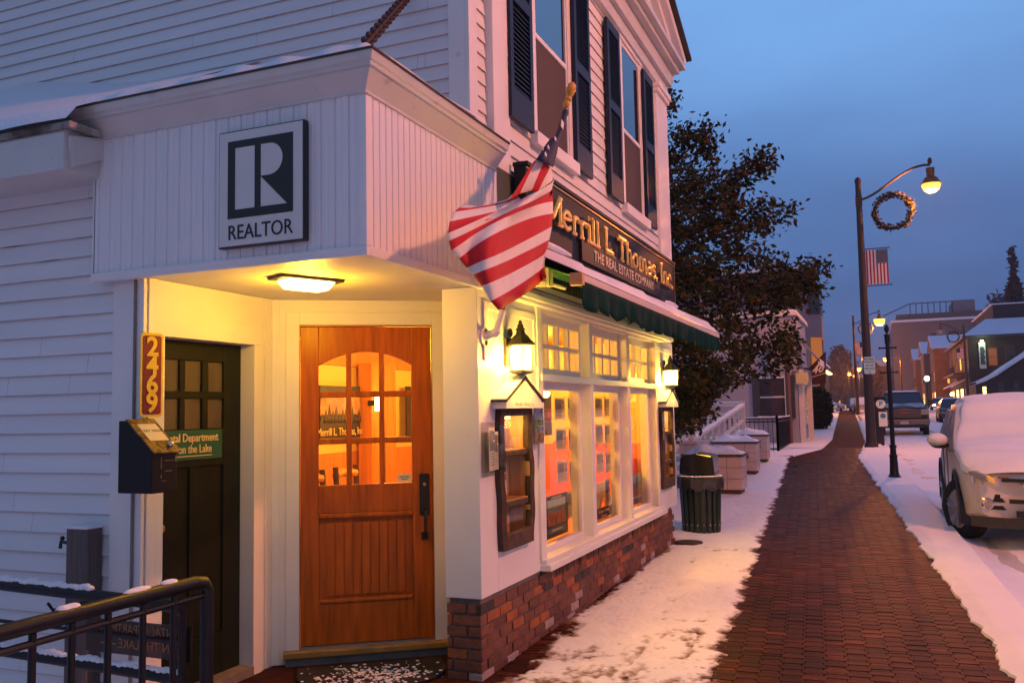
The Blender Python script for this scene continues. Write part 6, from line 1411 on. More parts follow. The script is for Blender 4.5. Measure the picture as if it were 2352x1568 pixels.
def make_pickup(lab):
    t = thing('pickup_truck', lab, 'truck', (0, 0, 0)); pm = mat('dark_blue_paint', (.008, .014, .028), .35, spec=.35); chm = mat('dull_chrome', (.12, .12, .13), .4, metal=.5)
    m = MB(); K = 0; vs = []; ST = [0, .05, .25, 1.0, 1.5, 1.6, 5.6, 5.75]
    for s in ST:
        zt = lp([(0, 1.10), (.05, 1.18), (.25, 1.24), (1.5, 1.32), (1.6, 1.32), (5.75, 1.32)], s); w_ = lp([(0, .88), (.25, .98), (1, 1.0), (5.75, 1.0)], s)
        half = [(0, .42), (w_*.95, .42), (w_, .55), (w_, 1.0), (w_*.97, zt-.08), (w_*.88, zt), (0, zt+.04)]; prof = half+[(-a, b) for a, b in half[-2:0:-1]]; K = len(prof); vs += [(s+.12*(y/1.0)**2*max(0, 1-s), y, z) for y, z in prof]
    m.idx(vs, [(i*K+k, i*K+(k+1) % K, (i+1)*K+(k+1) % K, (i+1)*K+k) for i in range(len(ST)-1) for k in range(K)]+[tuple(range(K-1, -1, -1)), tuple(range((len(ST)-1)*K, len(ST)*K))]); bd = m.build('body', pm, t, smooth=True)
    cutout(bd, [(.95, .85, .42, .50, .5), (.95, -.85, .42, .50, .5), (4.55, .85, .42, .50, .5), (4.55, -.85, .42, .50, .5)]); bd.data.materials.clear(); bd.data.materials.append(pm); bd.data.polygons.foreach_set('use_smooth', [True]*len(bd.data.polygons)); bd.data.set_sharp_from_angle(angle=.6)
    m = MB(); m.idx([(1.45, -.88, 1.30), (1.45, .88, 1.30), (2.15, .74, 1.86), (2.15, -.74, 1.86), (3.6, -.88, 1.30), (3.6, .88, 1.30), (3.45, .74, 1.88), (3.45, -.74, 1.88)], [(0, 1, 2, 3), (3, 2, 6, 7), (4, 7, 6, 5), (0, 3, 7, 4), (1, 5, 6, 2), (0, 4, 5, 1)]); m.build('cab', pm, t, bevel=.06)
    m = MB(); m.idx([(1.50, -.80, 1.35), (1.50, .80, 1.35), (2.06, .68, 1.80), (2.06, -.68, 1.80)], [(0, 1, 2, 3)]); m.v = [(x-.025, y, z+.02) for x, y, z in m.v]; m.build('windscreen', mat('dark_glass', (.02, .03, .05), .08, spec=.9), t)
    m = MB(); m.box(-.03, .05, -.62, .62, .80, 1.10); m.build('grille', blk, t, bevel=.01)
    m = MB(); 
    for z in (.80, .875, .95, 1.025, 1.10): m.box(-.05, -.03, -.64, .64, z-.018, z+.018)
    m.box(-.05, -.02, -.66, -.62, .78, 1.12); m.box(-.05, -.02, .62, .66, .78, 1.12); m.build('grille_bars', chm, t)
    m = MB(); m.box(-.07, -.05, -.16, .16, .94, 1.0); m.build('grille_badge', mat('badge_red', (.35, .03, .02), .4), t)
    for s in (1, -1):
        m = MB(); m.box(.0, .12, s*.66, s*.96, .88, 1.12); m.build('headlight', mat('lamp_lens', (.30, .28, .26), .08), t, bevel=.02)
        m = MB(); m.box(-.04, .06, s*.72, s*.90, .50, .60); m.build('fog_lamp', mat('lamp_lens', None), t)
        m = MB(); m.box(1.7, 1.85, s*1.02, s*1.26, 1.28, 1.52); m.tube([(1.8, s*.9, 1.3), (1.8, s*1.05, 1.36)], .03, 6); m.build('mirror', blk, t, bevel=.03)
        for x in (.95, 4.55): wheel(t, x, s*.86, .40, s, det=False)
    m = MB(); m.box(-.12, .10, -.98, .98, .46, .70); m.build('bumper', mat('bumper_chrome', (.13, .125, .13), .4, metal=.5), t, bevel=.04); m = MB(); m.box(-.13, -.12, -.16, .16, .50, .62); m.build('number_plate', mat('dull_plate', (.4, .38, .35), .5), t)
    m = MB(); m.box(-.0, .3, -.8, .8, .34, .46); m.build('valance', blk, t, bevel=.02)
    m = MB(); m.grid(lambda a, b: (.12+1.3*a, -.85+1.7*b, lp([(0, 1.20), (1, 1.34)], a)+.05+.012*math.sin(9*b)+(-.06 if a in (0, 1) or b in (0, 1) else 0)), 10, 14); m.build('bonnet_snow', mat('thin_snow', (.30, .36, .46), .6, var=.4, vs=3), t, smooth=True)
    m = MB(); m.grid(lambda a, b: (2.15+1.3*a, -.72+1.44*b, 1.885+(.07 if 0 < a < 1 and 0 < b < 1 else 0)), 8, 8); m.build('roof_snow', snow, t, smooth=True)
    return t
pk = make_pickup('dark pickup truck with chrome grille and snowy bonnet parked behind the lamp posts')
ya = on(2018, 985, 0, 41.5)[1]; yb = on(2138, 985, 0, 41.5)[1]; pk.location = (41.0, (ya+yb)/2, gz(41)-.10)
def make_car(lab, paint, snowy, cat='car', group=None, van=False, tail=False, head=False):
    t = thing('parked_car', lab, cat, (0, 0, 0), group); L_ = 4.5
    h1 = 1.45 if not van else 1.8
    m = MB(); K = 0; vs = []; ST = [0, .1, .5, 1.2, 3.6, 4.3, 4.5]
    for s in ST:
        zt = lp([(0, .62), (.1, .72), (.5, .84), (1.2, .95), (3.6, .98), (4.3, .92), (4.5, .80)], s)+(.15 if van else 0); w_ = lp([(0, .70), (.5, .86), (4, .88), (4.5, .76)], s)
        half = [(0, .25), (w_*.95, .25), (w_, .4), (w_, zt-.15), (w_*.92, zt), (0, zt+.02)]; prof = half+[(-a, b) for a, b in half[-2:0:-1]]; K = len(prof); vs += [(s+.2*(y/.9)**2*max(0, 1-s), y, z) for y, z in prof]
    m.idx(vs, [(i*K+k, i*K+(k+1) % K, (i+1)*K+(k+1) % K, (i+1)*K+k) for i in range(len(ST)-1) for k in range(K)]+[tuple(range(K-1, -1, -1)), tuple(range((len(ST)-1)*K, len(ST)*K))]); m.build('body', paint, t, smooth=True)
    b0 = .93+(.15 if van else 0); m = MB(); e_ = 4.3 if van else 3.9; m.idx([(1.1, -.78, b0), (1.1, .78, b0), (1.8, .60, h1), (1.8, -.60, h1), (e_, -.78, b0), (e_, .78, b0), (e_-.5, .60, h1), (e_-.5, -.60, h1)], [(0, 1, 2, 3), (3, 2, 6, 7), (4, 7, 6, 5), (0, 3, 7, 4), (1, 5, 6, 2), (0, 4, 5, 1)]); m.build('cabin', snow if snowy else mat('dark_glass', (.02, .03, .05), .08, spec=.9), t, bevel=.08)
    for s in (1, -1):
        for x in (.85, 3.55): wheel(t, x, s*.78, .32, s, det=False)
        m = MB(); m.box(.10, .2, s*.45, s*.78, .55, .68); m.build('headlight', mat('lit_headlight', (1, 1, .9), .3, emit=(1, .9, .65), es=40) if head else mat('lamp_lens', (.30, .28, .26), .08), t, bevel=.02)
        m = MB(); m.box(4.42, 4.51, s*.50, s*.76, .66, .82); m.build('tail_light', mat('lit_tail_light', (1, .1, .02), .3, emit=(1, .13, .01), es=12) if tail else mat('red_lens', (.3, .02, .01), .2), t, bevel=.02)
    if snowy:
        m = MB(); m.grid(lambda a, b: (.1+4.3*a, -.8+1.6*b, (lp([(0, .78), (.2, 1.02), (.27, 1.05), (.42, h1+.08), (.75, h1+.08), (.88, 1.15), (1, 1.0)], a))-(.12 if b in (0, 1) else 0)), 30, 10); m.build('snow_blanket', snow, t, smooth=True)
    else:
        m = MB(); m.grid(lambda a, b: (1.85+1.5*a, -.58+1.16*b, h1+(.05 if 0 < a < 1 and 0 < b < 1 else -.01)), 6, 6); m.build('roof_snow', snow, t, smooth=True)
    return t
dkp = mat('dark_car_paint', (.02, .014, .014), .3); slv = mat('silver_car_paint', (.35, .32, .32), .3, metal=.3)
c = make_car('dark car with a glowing red tail light driving away on the road', dkp, False, tail=True); yy = on(2190, 940, 0, 60)[1]; c.location = (58, yy, gz(58)-.1)
c = make_car('car with bright headlights coming down the far road', dkp, False, head=True); yy = on(2045, 925, 0, 150)[1]; c.location = (150, yy, gz(150)-.1)
c = make_car('second car with lit headlights, waiting behind the dark moving car', slv, False, head=True); yy = on(2158, 925, 0, 118)[1]; c.location = (118, yy, gz(118)-.1)
cars0 = make_car('snow covered car at the far end of the walk, left of the post', slv, True, group='snow covered cars parked far down the street'); yy = on(1921, 930, 0, 108)[1]; cars0.location = (108, yy, gz(108)); cars0.rotation_euler.z = 1.35
for (u, x, rz, lab) in ((1944, 116, 1.5, 'snow covered car at the far end of the walk, behind the lamp foot'), (1985, 92, .05, 'snow covered car by the kerb behind the nearest lamp post'), (1972, 104, .05, 'dark sided snowy car farthest along the kerb'), ):
    copy_tree(cars0, (x, on(u, 930, 0, x)[1], gz(x)-.05), rz, lab)
# ================================================================ other buildings
lit_w = mat('lit_window_glow', (1, .6, .2), .4, emit=(1, .38, .05), es=1.1); litb = mat('bright_window_glow', (1, .8, .4), .4, emit=(1, .62, .18), es=5)
dkw = mat('dark_window_glass', (.02, .025, .035), .15, spec=.8)
def win(par, face, plane, a0, a1, z0, z1, frame, lit=None, fw_=.07, sill=True):
    # face 'c': wall facing the camera (-x) at x=plane, a = y ; 's': facing -y at y=plane, a = x ; 'n': facing +y
    m = MB(); d = .05
    def bx(p0, p1, q0, q1, o0, o1):
        if face == 'c': m.box(plane-o1, plane-o0, p0, p1, q0, q1)
        elif face == 's': m.box(p0, p1, plane-o1, plane-o0, q0, q1)
        else: m.box(p0, p1, plane+o0, plane+o1, q0, q1)
    bx(a0-fw_, a0, z0, z1, .0, d); bx(a1, a1+fw_, z0, z1, .0, d); bx(a0-fw_, a1+fw_, z1, z1+fw_, .0, d+.02); bx(a0-fw_, a1+fw_, z0-fw_, z0, .0, d+.05); bx(a0, a1, (z0+z1)/2-.03, (z0+z1)/2+.03, .015, d-.01)
    w = m.build('window', frame, par); m = MB(); bx(a0, a1, z0, z1, .004, .014); m.build('pane', lit or dkw, w); return w
lav = mat('lavender_white_siding', (.33, .31, .36), .7, var=.05, vs=1.5, bump=.3, bs=6, stretch=(.1, .1, 6)); dkt = mat('dark_trim', (.03, .035, .045), .6)
z = gz(33)
# white shop beyond the fence
yc = on(1832, 900, 0, 33)[1]; ztp = on(1783, 726, 0, 33)[2]
wb = thing('white_shop', 'plain white shop with a big dark shuttered window behind the iron fence', 'building', (33, yc+4, z))
m = MB(); m.box(33, 38, yc, yc+12, z-.1, ztp); m.build('wall', lav, wb)
m = MB(); m.box(32.9, 38.1, yc-.1, yc+12, ztp, ztp+.12); m.build('cornice', wp, wb); m = MB(); m.box(32.92, 38, yc-.08, yc+12, ztp+.12, ztp+.2); m.build('roof_snow', snow, wb, bevel=.03)
a = on(1801, 868, 0, 33); b = on(1747, 955, 0, 33); win(wb, 'c', 33, a[1], b[1], b[2], a[2], wp, mat('dim_pane', (.05, .035, .04), .3, var=.3, vs=2), .09)
for (u0, u1) in ((1744, 1731), (1824, 1812)):
    p, q = on(u0, 868, 0, 33), on(u1, 958, 0, 33); m = MB(); m.box(32.93, 32.99, p[1], q[1], b[2]-.1, a[2]+.1); m.build('shutter', dkt, wb)
m = MB(); p = on(1806, 800, 0, 32.5)[1]; m.tube([(32.5, p, z), (32.5, p, z+4)], .09, 8); m.build('downpipe', mat('rust_brown', (.12, .06, .05), .7), wb)
for x in (33.6, 35.9): win(wb, 's', yc, x, x+1.8, z+.7, z+2.4, wp, None)
# porch posts and pale hanging sign
pp = thing('shop_porch', 'narrow white porch posts with a snowy sloping canopy frame beside the white shop', 'porch', (34, yc-.6, z))
for x, dy in ((33.2, -.12), (34.8, -.28)):
    m = MB(); m.box(x-.09, x+.09, yc+dy-.09, yc+dy+.09, z, z+2.65); m.build('post', wp, pp)
m = MB(); m.idx([(33.0, yc, z+3.9), (33.0, yc-.8, z+2.95), (35.3, yc-.8, z+2.95), (35.3, yc, z+3.9), (33.0, yc, z+3.8), (33.0, yc-.8, z+2.85), (35.3, yc-.8, z+2.85), (35.3, yc, z+3.8)], [(0, 1, 2, 3), (4, 7, 6, 5), (0, 4, 5, 1), (1, 5, 6, 2), (2, 6, 7, 3), (3, 7, 4, 0)]); m.build('canopy_roof', mat('grey_awning', (.16, .16, .20), .6, var=.4, vs=3), pp)
m = MB(); m.box(33.0, 35.3, yc-.82, yc-.74, z+2.75, z+2.98); m.build('fascia', wp, pp)
a = on(1827, 856, 0, 32.9); b = on(1857, 881, 0, 32.9); hs = thing('hanging_sign', 'blank pale yellow hanging sign by the white shop', 'sign', (32.9, (a[1]+b[1])/2, b[2]))
m = MB(); m.box(32.88, 32.95, b[1], a[1], b[2], a[2]); m.build('board', mat('pale_yellow_board', (.62, .50, .24), .5, var=.2, vs=1.5), hs); m = MB(); m.tube([(32.92, yc, a[2]+.15), (32.92, b[1], a[2]+.15)], .02, 6); m.tube([(32.92, a[1]-.1, a[2]), (32.92, a[1]-.1, a[2]+.15)], .01, 5); m.build('hanger', ironb, hs)
fb_ = thing('banner', 'dark red banner with the number 46 hung over the walk', 'banner', (37, yc-1.5, 2.6)); x = 36.5
A_, B_, C_, D_ = [Vector(on(u, v, 0, x)) for u, v in ((1858, 884), (1858, 848), (1897, 810), (1897, 880))]
m = MB(); m.idx([A_, B_, C_, D_]+[p+Vector((.03, 0, 0)) for p in (A_, B_, C_, D_)], [(0, 1, 2, 3), (7, 6, 5, 4), (0, 4, 5, 1), (1, 5, 6, 2), (2, 6, 7, 3), (3, 7, 4, 0)]); m.build('cloth', mat('maroon_cloth', (.045, .003, .010), .7, var=.2, vs=3), fb_)
ctr = (A_+C_)/2+Vector((-.02, 0, -.02)); text('46', .46, ctr, Vector((0, -1, .28)), UZ, -UX, wht, fb_, shear=.3, ext=.003, bold=.006)
m = MB(); p = ctr-UZ*.22; m.tube([p+Vector((-.01, .42, -.14)), p+Vector((-.01, 0, -.01)), p+Vector((-.01, -.38, .10))], .012, 5); m.build('underline', wht, fb_); m = MB(); m.tube([(x+.02, yc, B_.z+.02), (x+.02, B_.y, B_.z+.02), C_+Vector((.02, 0, .02))], .03, 6); m.build('pole', ironb, fb_)
# taller building behind
xb_ = 46; p = on(1847, 700, 0, xb_); zt = on(1845, 636, 0, xb_)[2]; yb_ = p[1]
tbl = thing('tall_building', 'tall dusky building with projecting bays and lit windows beyond the white shop', 'building', (50, yb_+4, gz(50)))
m = MB(); m.box(xb_, 50.5, yb_, yb_+13, gz(50)-.1, zt); m.build('wall', mat('dusky_siding', (.20, .18, .23), .7, var=.1, vs=1), tbl); m = MB(); m.box(xb_-.4, 50.8, yb_-.25, yb_+13, zt-.1, zt+.35); m.build('cornice', dkt, tbl); m = MB(); m.box(xb_-.42, 50.8, yb_-.27, yb_+13, zt+.35, zt+.47); m.build('roof_snow', snow, tbl)
for y in (1.2, 4, 6.8):
    for zz in (4.4, 7.2): win(tbl, 'c', xb_, yb_+y, yb_+y+1.1, zz, zz+1.6, wp)
for i, x in enumerate((46.8,)):
    m = MB(); m.prism([(x, 0), (x+.6, -.7), (x+2.2, -.7), (x+2.8, 0)], (0, yb_, 0), UX, UY, UZ, 2.9, zt-1.0-.5*(i % 2)); bw = m.build('bay', mat('dusky_siding', None), tbl)
    for k, zz in enumerate((3.6, 6.3)): 
        m = MB(); m.prism([(x+.09, -.17), (x+.51, -.66), (x+.49, -.68), (x+.07, -.19)], (0, yb_, 0), UX, UY, UZ, zz, zz+1.5); m.build('window', mat('dim_orange_pane', (.2, .07, .02), .5, emit=(1, .30, .04), es=.35) if k == 0 else dkw, tbl)
        m = MB(); m.box(x+.75, x+2.05, yb_-.72, yb_-.705, zz, zz+1.5); m.build('window', dkw, tbl)
for i in range(3): m = MB(); m.box(46.2+i*1.7, 47.2+i*1.7, yb_-.95, yb_-.75, 3.3-.0*i, 3.38); m.build('lit_awning_lamp', litb, tbl)
# dark flat-topped chimney block and a row beyond
cbk = thing('chimney_building', 'low brown building with a dark square chimney beyond the tall building', 'building', (75, 4, gz(75))); p = on(1874, 700, 0, 80)[1]; q = on(1886, 700, 0, 80)[1]; zt = on(1880, 792, 0, 80)[2]
m = MB(); m.box(80, 81, q, p, 3, zt); m.build('chimney', mat('dark_brick', (.04, .03, .035), .8), cbk); m = MB(); m.box(79.7, 81.2, q-.1, p+.5, zt+.45, zt+.6); m.box(80.3, 80.5, q+.1, p-.1, zt, zt+.45); m.build('chimney_cap', dkt, cbk)
m = MB(); m.box(70, 100, p+.2, p+12, gz(70), 5.6); m.build('wall', mat('brown_wall', (.10, .055, .04), .8, var=.2, vs=1), cbk); m = MB(); m.box(69.8, 100, p, p+12, 5.6, 5.8); m.build('roof_snow', snow, cbk)
for i in range(5): win(cbk, 's', p+.2, 71+i*3.4, 73+i*3.4, 1.6, 3.0, dkt, litb if i % 2 else lit_w)
# hedge-like evergreen
def foliage(m, c, R, n, size, rs, cols, shape='cone', squash=(1, 1, 1), density=1):
    for i in range(n):
        while True:
            p = rs.uniform(-1, 1, 3)
            if shape == 'cone':
                h = (p[2]+1)/2
                if math.hypot(p[0], p[1]) < max(.08, (1-h)**.8)*(.75+.25*math.sin(h*22)): break
            elif p@p < 1: break
        q = Vector((c[0]+p[0]*R[0], c[1]+p[1]*R[1], c[2]+(p[2]+1)*R[2])); 
        for k in range(3):
            d = Vector(rs.normal(0, 1, 3)); d.z -= .4; d.normalize(); s = d.cross(Vector(rs.normal(0, 1, 3))).normalized(); l_ = size*rs.uniform(.5, 1.2); kk = rs.uniform(.5, 1.5); cl_ = cols[rs.randint(len(cols))]; m.cc = tuple(v*kk for v in cl_)
            m.face([q, q+d*l_*.5+s*l_*.25, q+d*l_, q+d*l_*.5-s*l_*.25])
rs_ = np.random.RandomState(3)
hd = thing('evergreen_shrub', 'dense dark evergreen shrub beside the walk below the red banner', 'shrub', (47, on(1878, 900, 0, 47)[1], gz(47)))
m = MB(); c = (47, on(1879, 900, 0, 47)[1], gz(47)); foliage(m, c, (1.0, .62, 1.05), 2200, .22, rs_, [(.012, .016, .010), (.02, .02, .012)], 'ball'); m.build('crown', lfm, hd, fix=False); m = MB(); m.tube([c, (c[0], c[1], c[2]+1.5)], .08, 6); m.build('trunk', mat('cedar_bark', None), hd)
# far left trees
def far_tree(x, u, vt, wpx, lab, shape, cols, n=1500, size=.5, grp=None, base=None):
    c = on(u, 900, 0, x); zt = on(u, vt, 0, x)[2]; w_ = wpx/FPX*x; z0 = gz(x) if base is None else base
    t = thing('far_tree', lab, 'tree', (x, c[1], z0), grp); m = MB(); hh = (zt-z0)
    m.tube([(x, c[1], z0), (x, c[1], z0+hh*.5), (x, c[1], z0+hh*.93)], [.02*hh, .012*hh, .003*hh], 6); m.build('trunk', mat('cedar_bark', None), t)
    m = MB(); foliage(m, (x, c[1], z0+hh*.18), (w_, w_, hh*.41), n, size, rs_, cols, shape); m.build('crown', lfm, t, fix=False); return t
far_tree(230, 1932, 792, 24, 'hazy brown tree at the far end of the street', 'ball', [(.10, .065, .06), (.07, .05, .05)], 1500, 1.0, base=1)
far_tree(150, 2346, 560, 20, 'tall narrow dark evergreen at the right edge beyond the roofs', 'cone', [(.010, .014, .018), (.016, .018, .018)], 3500, 1.0)
tb2 = far_tree(175, 2315, 672, 34, 'faint bare tree left of the tall evergreen', 'ball', [(.035, .04, .08)], 260, 1.4, base=11)
far_tree(200, 2010, 830, 14, 'dark bushy tree beside the lit lamp far down the road', 'ball', [(.05, .03, .03)], 700, .9)
# right side of the road
shk = mat('dark_shingle_wall', (.045, .028, .022), .8, var=.35, vs=1.2, bump=.5, bs=8); brn = mat('brown_timber', (.13, .060, .030), .8, var=.3, vs=1)
x0 = 125; yk = on(2223, 800, 0, x0)[1]; z0 = gz(x0); ze = on(2223, 771, 0, x0)[2]
b1 = thing('shingled_building', 'dark shingled building with a snowy hipped roof and lit vertical sign across the road', 'building', (x0+10, yk-8, z0))
m = MB(); m.box(x0, x0+34, yk-22, yk, z0-.2, ze); m.build('wall', shk, b1)
r1 = on(2237, 737, 0, x0+6)[2]
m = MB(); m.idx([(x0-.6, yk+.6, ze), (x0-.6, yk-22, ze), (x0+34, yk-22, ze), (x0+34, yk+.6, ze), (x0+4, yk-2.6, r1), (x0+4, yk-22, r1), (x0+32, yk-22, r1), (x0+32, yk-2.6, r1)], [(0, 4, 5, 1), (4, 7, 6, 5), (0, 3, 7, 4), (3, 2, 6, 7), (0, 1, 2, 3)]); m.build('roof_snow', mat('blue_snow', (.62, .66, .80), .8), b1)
m = MB(); m.box(x0+5, x0+31, yk-22, yk-3.6, r1-.3, r1+1.9); m.build('roof_storey', mat('black_roof', (.02, .02, .022), .9), b1); m = MB(); m.box(x0+4.8, x0+31, yk-22, yk-3.4, r1+1.9, r1+2.05); m.build('upper_snow', snow, b1)
m = MB(); m.box(x0-.65, x0-.5, yk-22, yk+.6, ze-.35, ze); m.box(x0-.5, x0+34, yk+.5, yk+.62, ze-.35, ze); m.build('eave', dkt, b1)
for (u0, u1, v0, v1, lt) in ((2270, 2291, 800, 838, mat('dim_glow', (.2, .06, .02), .5, emit=(1, .25, .05), es=.16)), (2310, 2330, 795, 830, None)):
    p, q = on(u0, v0, 0, x0), on(u1, v1, 0, x0); win(b1, 'c', x0, q[1], p[1], q[2], p[2], brn, lt, .15)
for i in range(4): win(b1, 'n', yk, x0+3+i*7.5, x0+5.2+i*7.5, z0+5.2, z0+7.2, brn, lit_w if i == 1 else None, .12)
m = MB()
for i in range(4): win(b1, 'n', yk, x0+2+i*7.5, x0+6.5+i*7.5, z0+.6, z0+2.6, brn, litb if i in (1, 2) else lit_w, .12)
for i in range(3): m = MB(); xx = x0+2+i*7; m.idx([(xx, yk+.02, z0+3.9), (xx+5, yk+.02, z0+3.9), (xx+5, yk+1.8, z0+2.9), (xx, yk+1.8, z0+2.9), (xx, yk+.02, z0+3.8), (xx+5, yk+.02, z0+3.8), (xx+5, yk+1.8, z0+2.8), (xx, yk+1.8, z0+2.8)], [(0, 1, 2, 3), (7, 6, 5, 4), (0, 3, 7, 4), (1, 5, 6, 2), (2, 6, 7, 3)]); m.build('striped_awning', snow if i != 1 else mat('rose_awning', (.35, .15, .14), .7), b1)
m = MB(); m.box(x0-.3, x0+20, yk, yk+1.8, z0+4.3, z0+4.5); 
for i in range(16): m.box(x0+i*1.3, x0+i*1.3+.15, yk+1.65, yk+1.75, z0+4.5, z0+5.4)
m.build('balcony', brn, b1)
vsn = thing('vertical_sign', 'tall white vertical sign lit from above on the dark shingled building', 'sign', (x0-.3, on(2256, 800, 0, x0)[1], on(2256, 846, 0, x0)[2])); p, q = on(2247, 786, 0, x0-.3), on(2266, 846, 0, x0-.3)
m = MB(); m.box(x0-.45, x0-.2, q[1], p[1], q[2], p[2]); m.build('board', mat('white_sign_board', (.62, .66, .60), .5), vsn); m = MB(); m.box(x0-.8, x0-.45, q[1]+.2, p[1]-.2, p[2]+.1, p[2]+.25); m.build('lamp', mat('greenish_glow', (.8, 1, .6), .4, emit=(.75, 1, .45), es=6), vsn); point('sign_light', (x0-1.5, (p[1]+q[1])/2, p[2]), 90, (.8, 1, .6), .1, vsn)
m = MB()
for i in range(9): zc = p[2]-.7-i*(p[2]-q[2]-1.1)/9; r_ = random.Random(i); m.box(x0-.47, x0-.45, (p[1]+q[1])/2-.20-.06*(i % 3), (p[1]+q[1])/2+.22+.05*(i % 2), zc-.13, zc+.10)
m.build('characters', mat('dark_print', (.05, .06, .08), .6), vsn)
# near porch roof with snow at the right edge
x1 = 112; yk2 = on(2247, 900, 0, x1)[1]; pb_ = thing('porch_building', 'low dark building with a sweeping snowy porch roof at the right edge across the road', 'building', (x1, yk2-5, gz(x1))); zz = gz(x1)
P = [on(u, v, 0, x1)[1:] for u, v in ((2242, 877), (2262, 870), (2290, 856), (2325, 832), (2352, 815), (2420, 770))]; m = MB()
vs = [(x1, a[0], a[1]) for a in P]+[(x1+9, a[0], a[1]) for a in P]+[(x1, a[0], a[1]-.28) for a in P]+[(x1+9, a[0], a[1]-.28) for a in P]; k = len(P)
m.idx(vs, [(i, i+1, k+i+1, k+i) for i in range(k-1)]+[(2*k+i, 3*k+i, 3*k+i+1, 2*k+i+1) for i in range(k-1)]+[(i, 2*k+i, 2*k+i+1, i+1) for i in range(k-1)]); m.build('roof_snow', mat('blue_snow', None), pb_)
m = MB(); m.prism([(a[0], a[1]-.3) for a in P]+[(P[-1][0], zz), (P[0][0], zz)], (x1+.6, 0, 0), UY, UZ, UX, 0, 8); m.build('wall', mat('very_dark_wall', (.018, .016, .016), .8), pb_)
for (u, v0, v1) in ((2262, 888, 918), (2300, 880, 905), (2335, 880, 905)):
    p, q = on(u-5, v0, 0, x1+.5), on(u+5, v1, 0, x1+.5); win(pb_, 'c', x1+.6, q[1], p[1], q[2], p[2], dkt, litb if u < 2270 else None, .1)
m = MB(); m.box(x1-.2, x1, P[-1][0], P[1][0], on(2300, 893, 0, x1)[2]-.1, on(2300, 893, 0, x1)[2]); m.build('railing', dkt, pb_)
# row of gabled shops
for k, (xs, u, ve, w_, lab, lt) in enumerate(((162, 2150, 800, 13, 'steep gabled shop with snow on its dormer, next to the shingled building', lit_w), (178, 2126, 812, 13, 'second gabled shop down the road with a snowy dormer', lit_w), (196, 2106, 826, 14, 'third gabled shop down the road, before the big grey block', lit_w))):
    yk3 = on(u, 900, 0, xs)[1]; z0 = gz(xs); ze = on(u, ve, 0, xs)[2]
    gs = thing('gabled_shop', lab, 'building', (xs+w_/2, yk3-6, z0), 'gabled shops down the road'); m = MB(); m.box(xs, xs+w_, yk3-12, yk3, z0, ze); m.build('wall', [brn, mat('grey_timber', (.07, .06, .06), .8), brn][k], gs)
    m = MB(); m.prism([(xs-.4, ze), (xs+w_/2, ze+2.6), (xs+w_+.4, ze)], (0, yk3+.4, 0), UX, UZ, UY, -12.5, 0); m.build('gable_roof', mat('blue_snow', None), gs)
    m = MB(); m.prism([(xs, ze-.05), (xs+w_/2, ze+2.1), (xs+w_, ze-.05)], (0, yk3+.45, 0), UX, UZ, UY, -.2, 0); m.build('gable_wall', brn, gs)
    for i in range(3): win(gs, 'n', yk3, xs+1.2+i*4, xs+3.2+i*4, z0+.6, z0+2.6, dkt, litb if i == k % 3 else lt, .1); win(gs, 'n', yk3, xs+1.6+i*4, xs+2.8+i*4, z0+4.4, z0+6, dkt, lt if (i+k) % 3 == 0 else None, .1)
    for i in range(2): win(gs, 'c', xs, yk3-3-i*3.5, yk3-1.8-i*3.5, z0+4, z0+5.8, dkt, lt if i == k % 2 else None, .1)
# big grey block
xg = 222; yk4 = on(2052, 800, 0, xg)[1]; zt = on(2052, 741, 0, xg)[2]; z0 = .9
gb_ = thing('grey_block', 'big grey brown block with rooftop railing and square penthouse far across the road', 'building', (xg+20, yk4-20, z0)); gm = mat('grey_brown_render', (.16, .12, .12), .8, var=.08, vs=.3)
m = MB(); m.box(xg, xg+60, yk4-40, yk4, z0, zt); m.build('wall', gm, gb_); m = MB(); m.box(xg-.3, xg+60, yk4-40, yk4+.3, zt, zt+.5); m.build('roof_snow', snow, gb_)
m = MB(); m.box(xg+1, xg+59, yk4-40, yk4-1, zt+.5, zt+1.9); m.build('parapet', mat('parapet_brown', (.09, .07, .07), .8), gb_)
p, q = on(2187, 692, 0, xg+4), on(2240, 745, 0, xg+4); m = MB(); m.box(xg+2, xg+16, q[1], p[1], zt-2, p[2]); m.build('penthouse', mat('penthouse_grey', (.17, .16, .19), .8), gb_)
m = MB(); zr_ = zt+1.9; p = on(2090, 700, 0, xg+3)[1]; q = on(2187, 700, 0, xg+3)[1]; m.tube([(xg+3, p+6, zr_), (xg+3, p, zr_+2.6), (xg+3, q, zr_+2.6)], .14, 5)
for i in range(8): y = p+(q-p)*i/7; m.tube([(xg+3, y, zr_), (xg+3, y, zr_+2.6)], .12, 5)
m.build('roof_railing', mat('rail_blue_grey', (.08, .09, .13), .6), gb_)
for i in range(4):
    for j in range(3): win(gb_, 'c', xg, yk4-9.5-i*6, yk4-8-i*6, z0+5.5+j*4.6, z0+7.5+j*4.6, gm, None, .15)
for i in range(6): win(gb_, 'n', yk4, xg+4+i*9, xg+6+i*9, z0+5, z0+7.5, gm, None, .15)
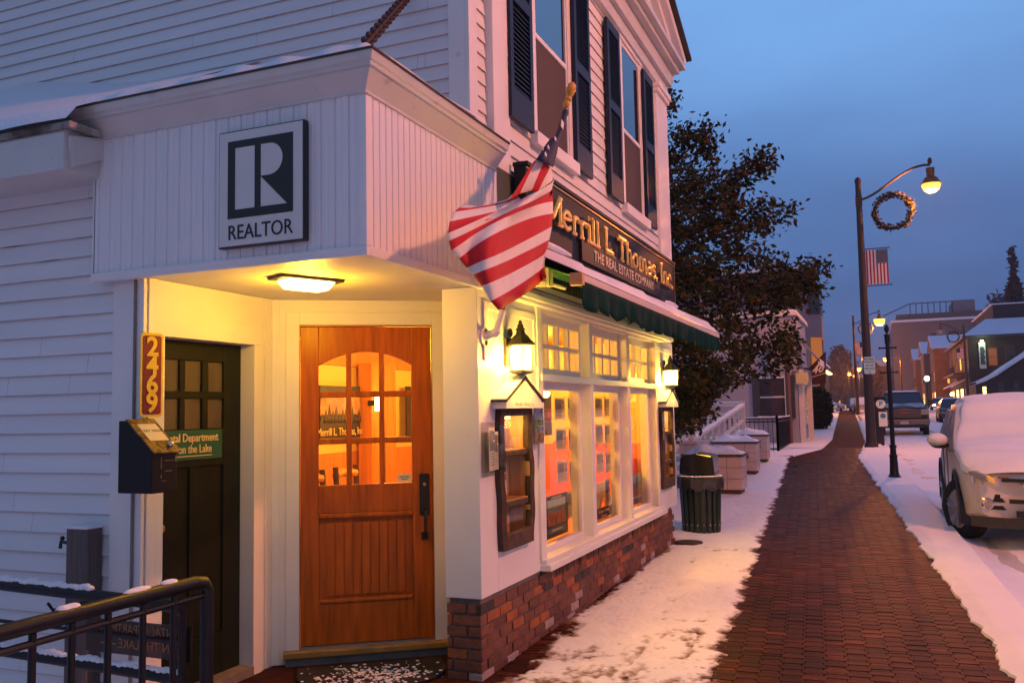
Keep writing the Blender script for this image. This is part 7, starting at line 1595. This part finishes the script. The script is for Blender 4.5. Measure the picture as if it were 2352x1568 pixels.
# far end of the street
for (x, u0, u1, vt, lab, cm, lt, nm) in ((250, 1988, 2050, 842, 'low orange lit building at the foot of the grey block', mat('orange_wall', (.30, .12, .06), .8), litb, 'far_building'), (265, 1952, 1992, 868, 'snow roofed low house at the end of the road', mat('dull_brown', (.12, .06, .04), .8), litb, 'far_building'), (255, 1900, 1940, 880, 'snow roofed cottage at the far end of the walk', mat('dull_brown', None), lit_w, 'far_building'), (300, 1890, 1990, 850, 'long hazy brick building closing the street', mat('hazy_brick', (.16, .09, .08), .8), lit_w, 'far_building')):
    ya, yb = on(u1, 900, 0, x)[1], on(u0, 900, 0, x)[1]; zt = on(u0, vt, 0, x)[2]
    t = thing(nm, lab, 'building', (x, (ya+yb)/2, .9)); m = MB(); m.box(x, x+14, ya, yb, .8, zt); m.build('wall', cm, t)
    m = MB(); m.prism([(ya-.5, zt), ((ya+yb)/2, zt+1.6), (yb+.5, zt)], (x-.5, 0, 0), UY, UZ, UX, 0, 15); m.build('roof', mat('blue_snow', None), t)
    n_ = max(2, int((yb-ya)/2.2))
    for i in range(n_):
        w0 = ya+(yb-ya)*(i+.3)/n_; win(t, 'c', x, w0, w0+(yb-ya)*.4/n_, 1.7, 3.0, dkt, lt if i % 2 == 0 else None, .08)
for (u, v, x, lab) in ((2187, 937, 110, 'small lit street lantern by the shops across the road'), (2129, 885, 130, 'bright white flood light by the shop fronts across the road')):
    p = on(u, v-14 if u == 2129 else v-30, 0, x); t = thing('shop_light', lab, 'lamp', (x, p[1], gz(x)))
    m = MB(); m.tube([(x, p[1], gz(x)), (x, p[1], p[2])], .06, 6); m.build('stand', ironb, t); m = MB(); m.ball((x, p[1], p[2]+.1), .34 if u == 2129 else .22, 10, 6); m.build('globe', mat('white_globe_glow', (1, 1, 1), .4, emit=(.9, 1, .8), es=14) if u == 2129 else mat('warm_globe_glow', (1, .8, .4), .4, emit=(1, .7, .25), es=12), t, smooth=True)
hills = MB(); r_ = np.random.RandomState(8)
hills.grid(lambda a, b: (700+100*b, -900+2400*a, 2+(1-abs(2*b-1))*(22+9*math.sin(a*14)+5*math.sin(a*37))), 120, 2); tag(hills.build('hills', mat('dark_hills', (.05, .05, .07), .9), smooth=True), None, None, kind='structure')
# ================================================================ haze
hz = MB(); hz.box(-12, 640, -420, 420, -3, 60)
hm = bpy.data.materials.new('haze'); hm.use_nodes = True; _n = hm.node_tree.nodes; _n.remove(_n['Principled BSDF']); _v = _n.new('ShaderNodeVolumePrincipled'); _v.inputs['Color'].default_value = (.75, .85, 1, 1); _v.inputs['Density'].default_value = .00055; _v.inputs['Anisotropy'].default_value = .3
hm.node_tree.links.new(_v.outputs[0], _n['Material Output'].inputs['Volume'])
tag(hz.build('haze', hm, origin=(0, 0, -3)), None, None, kind='stuff')
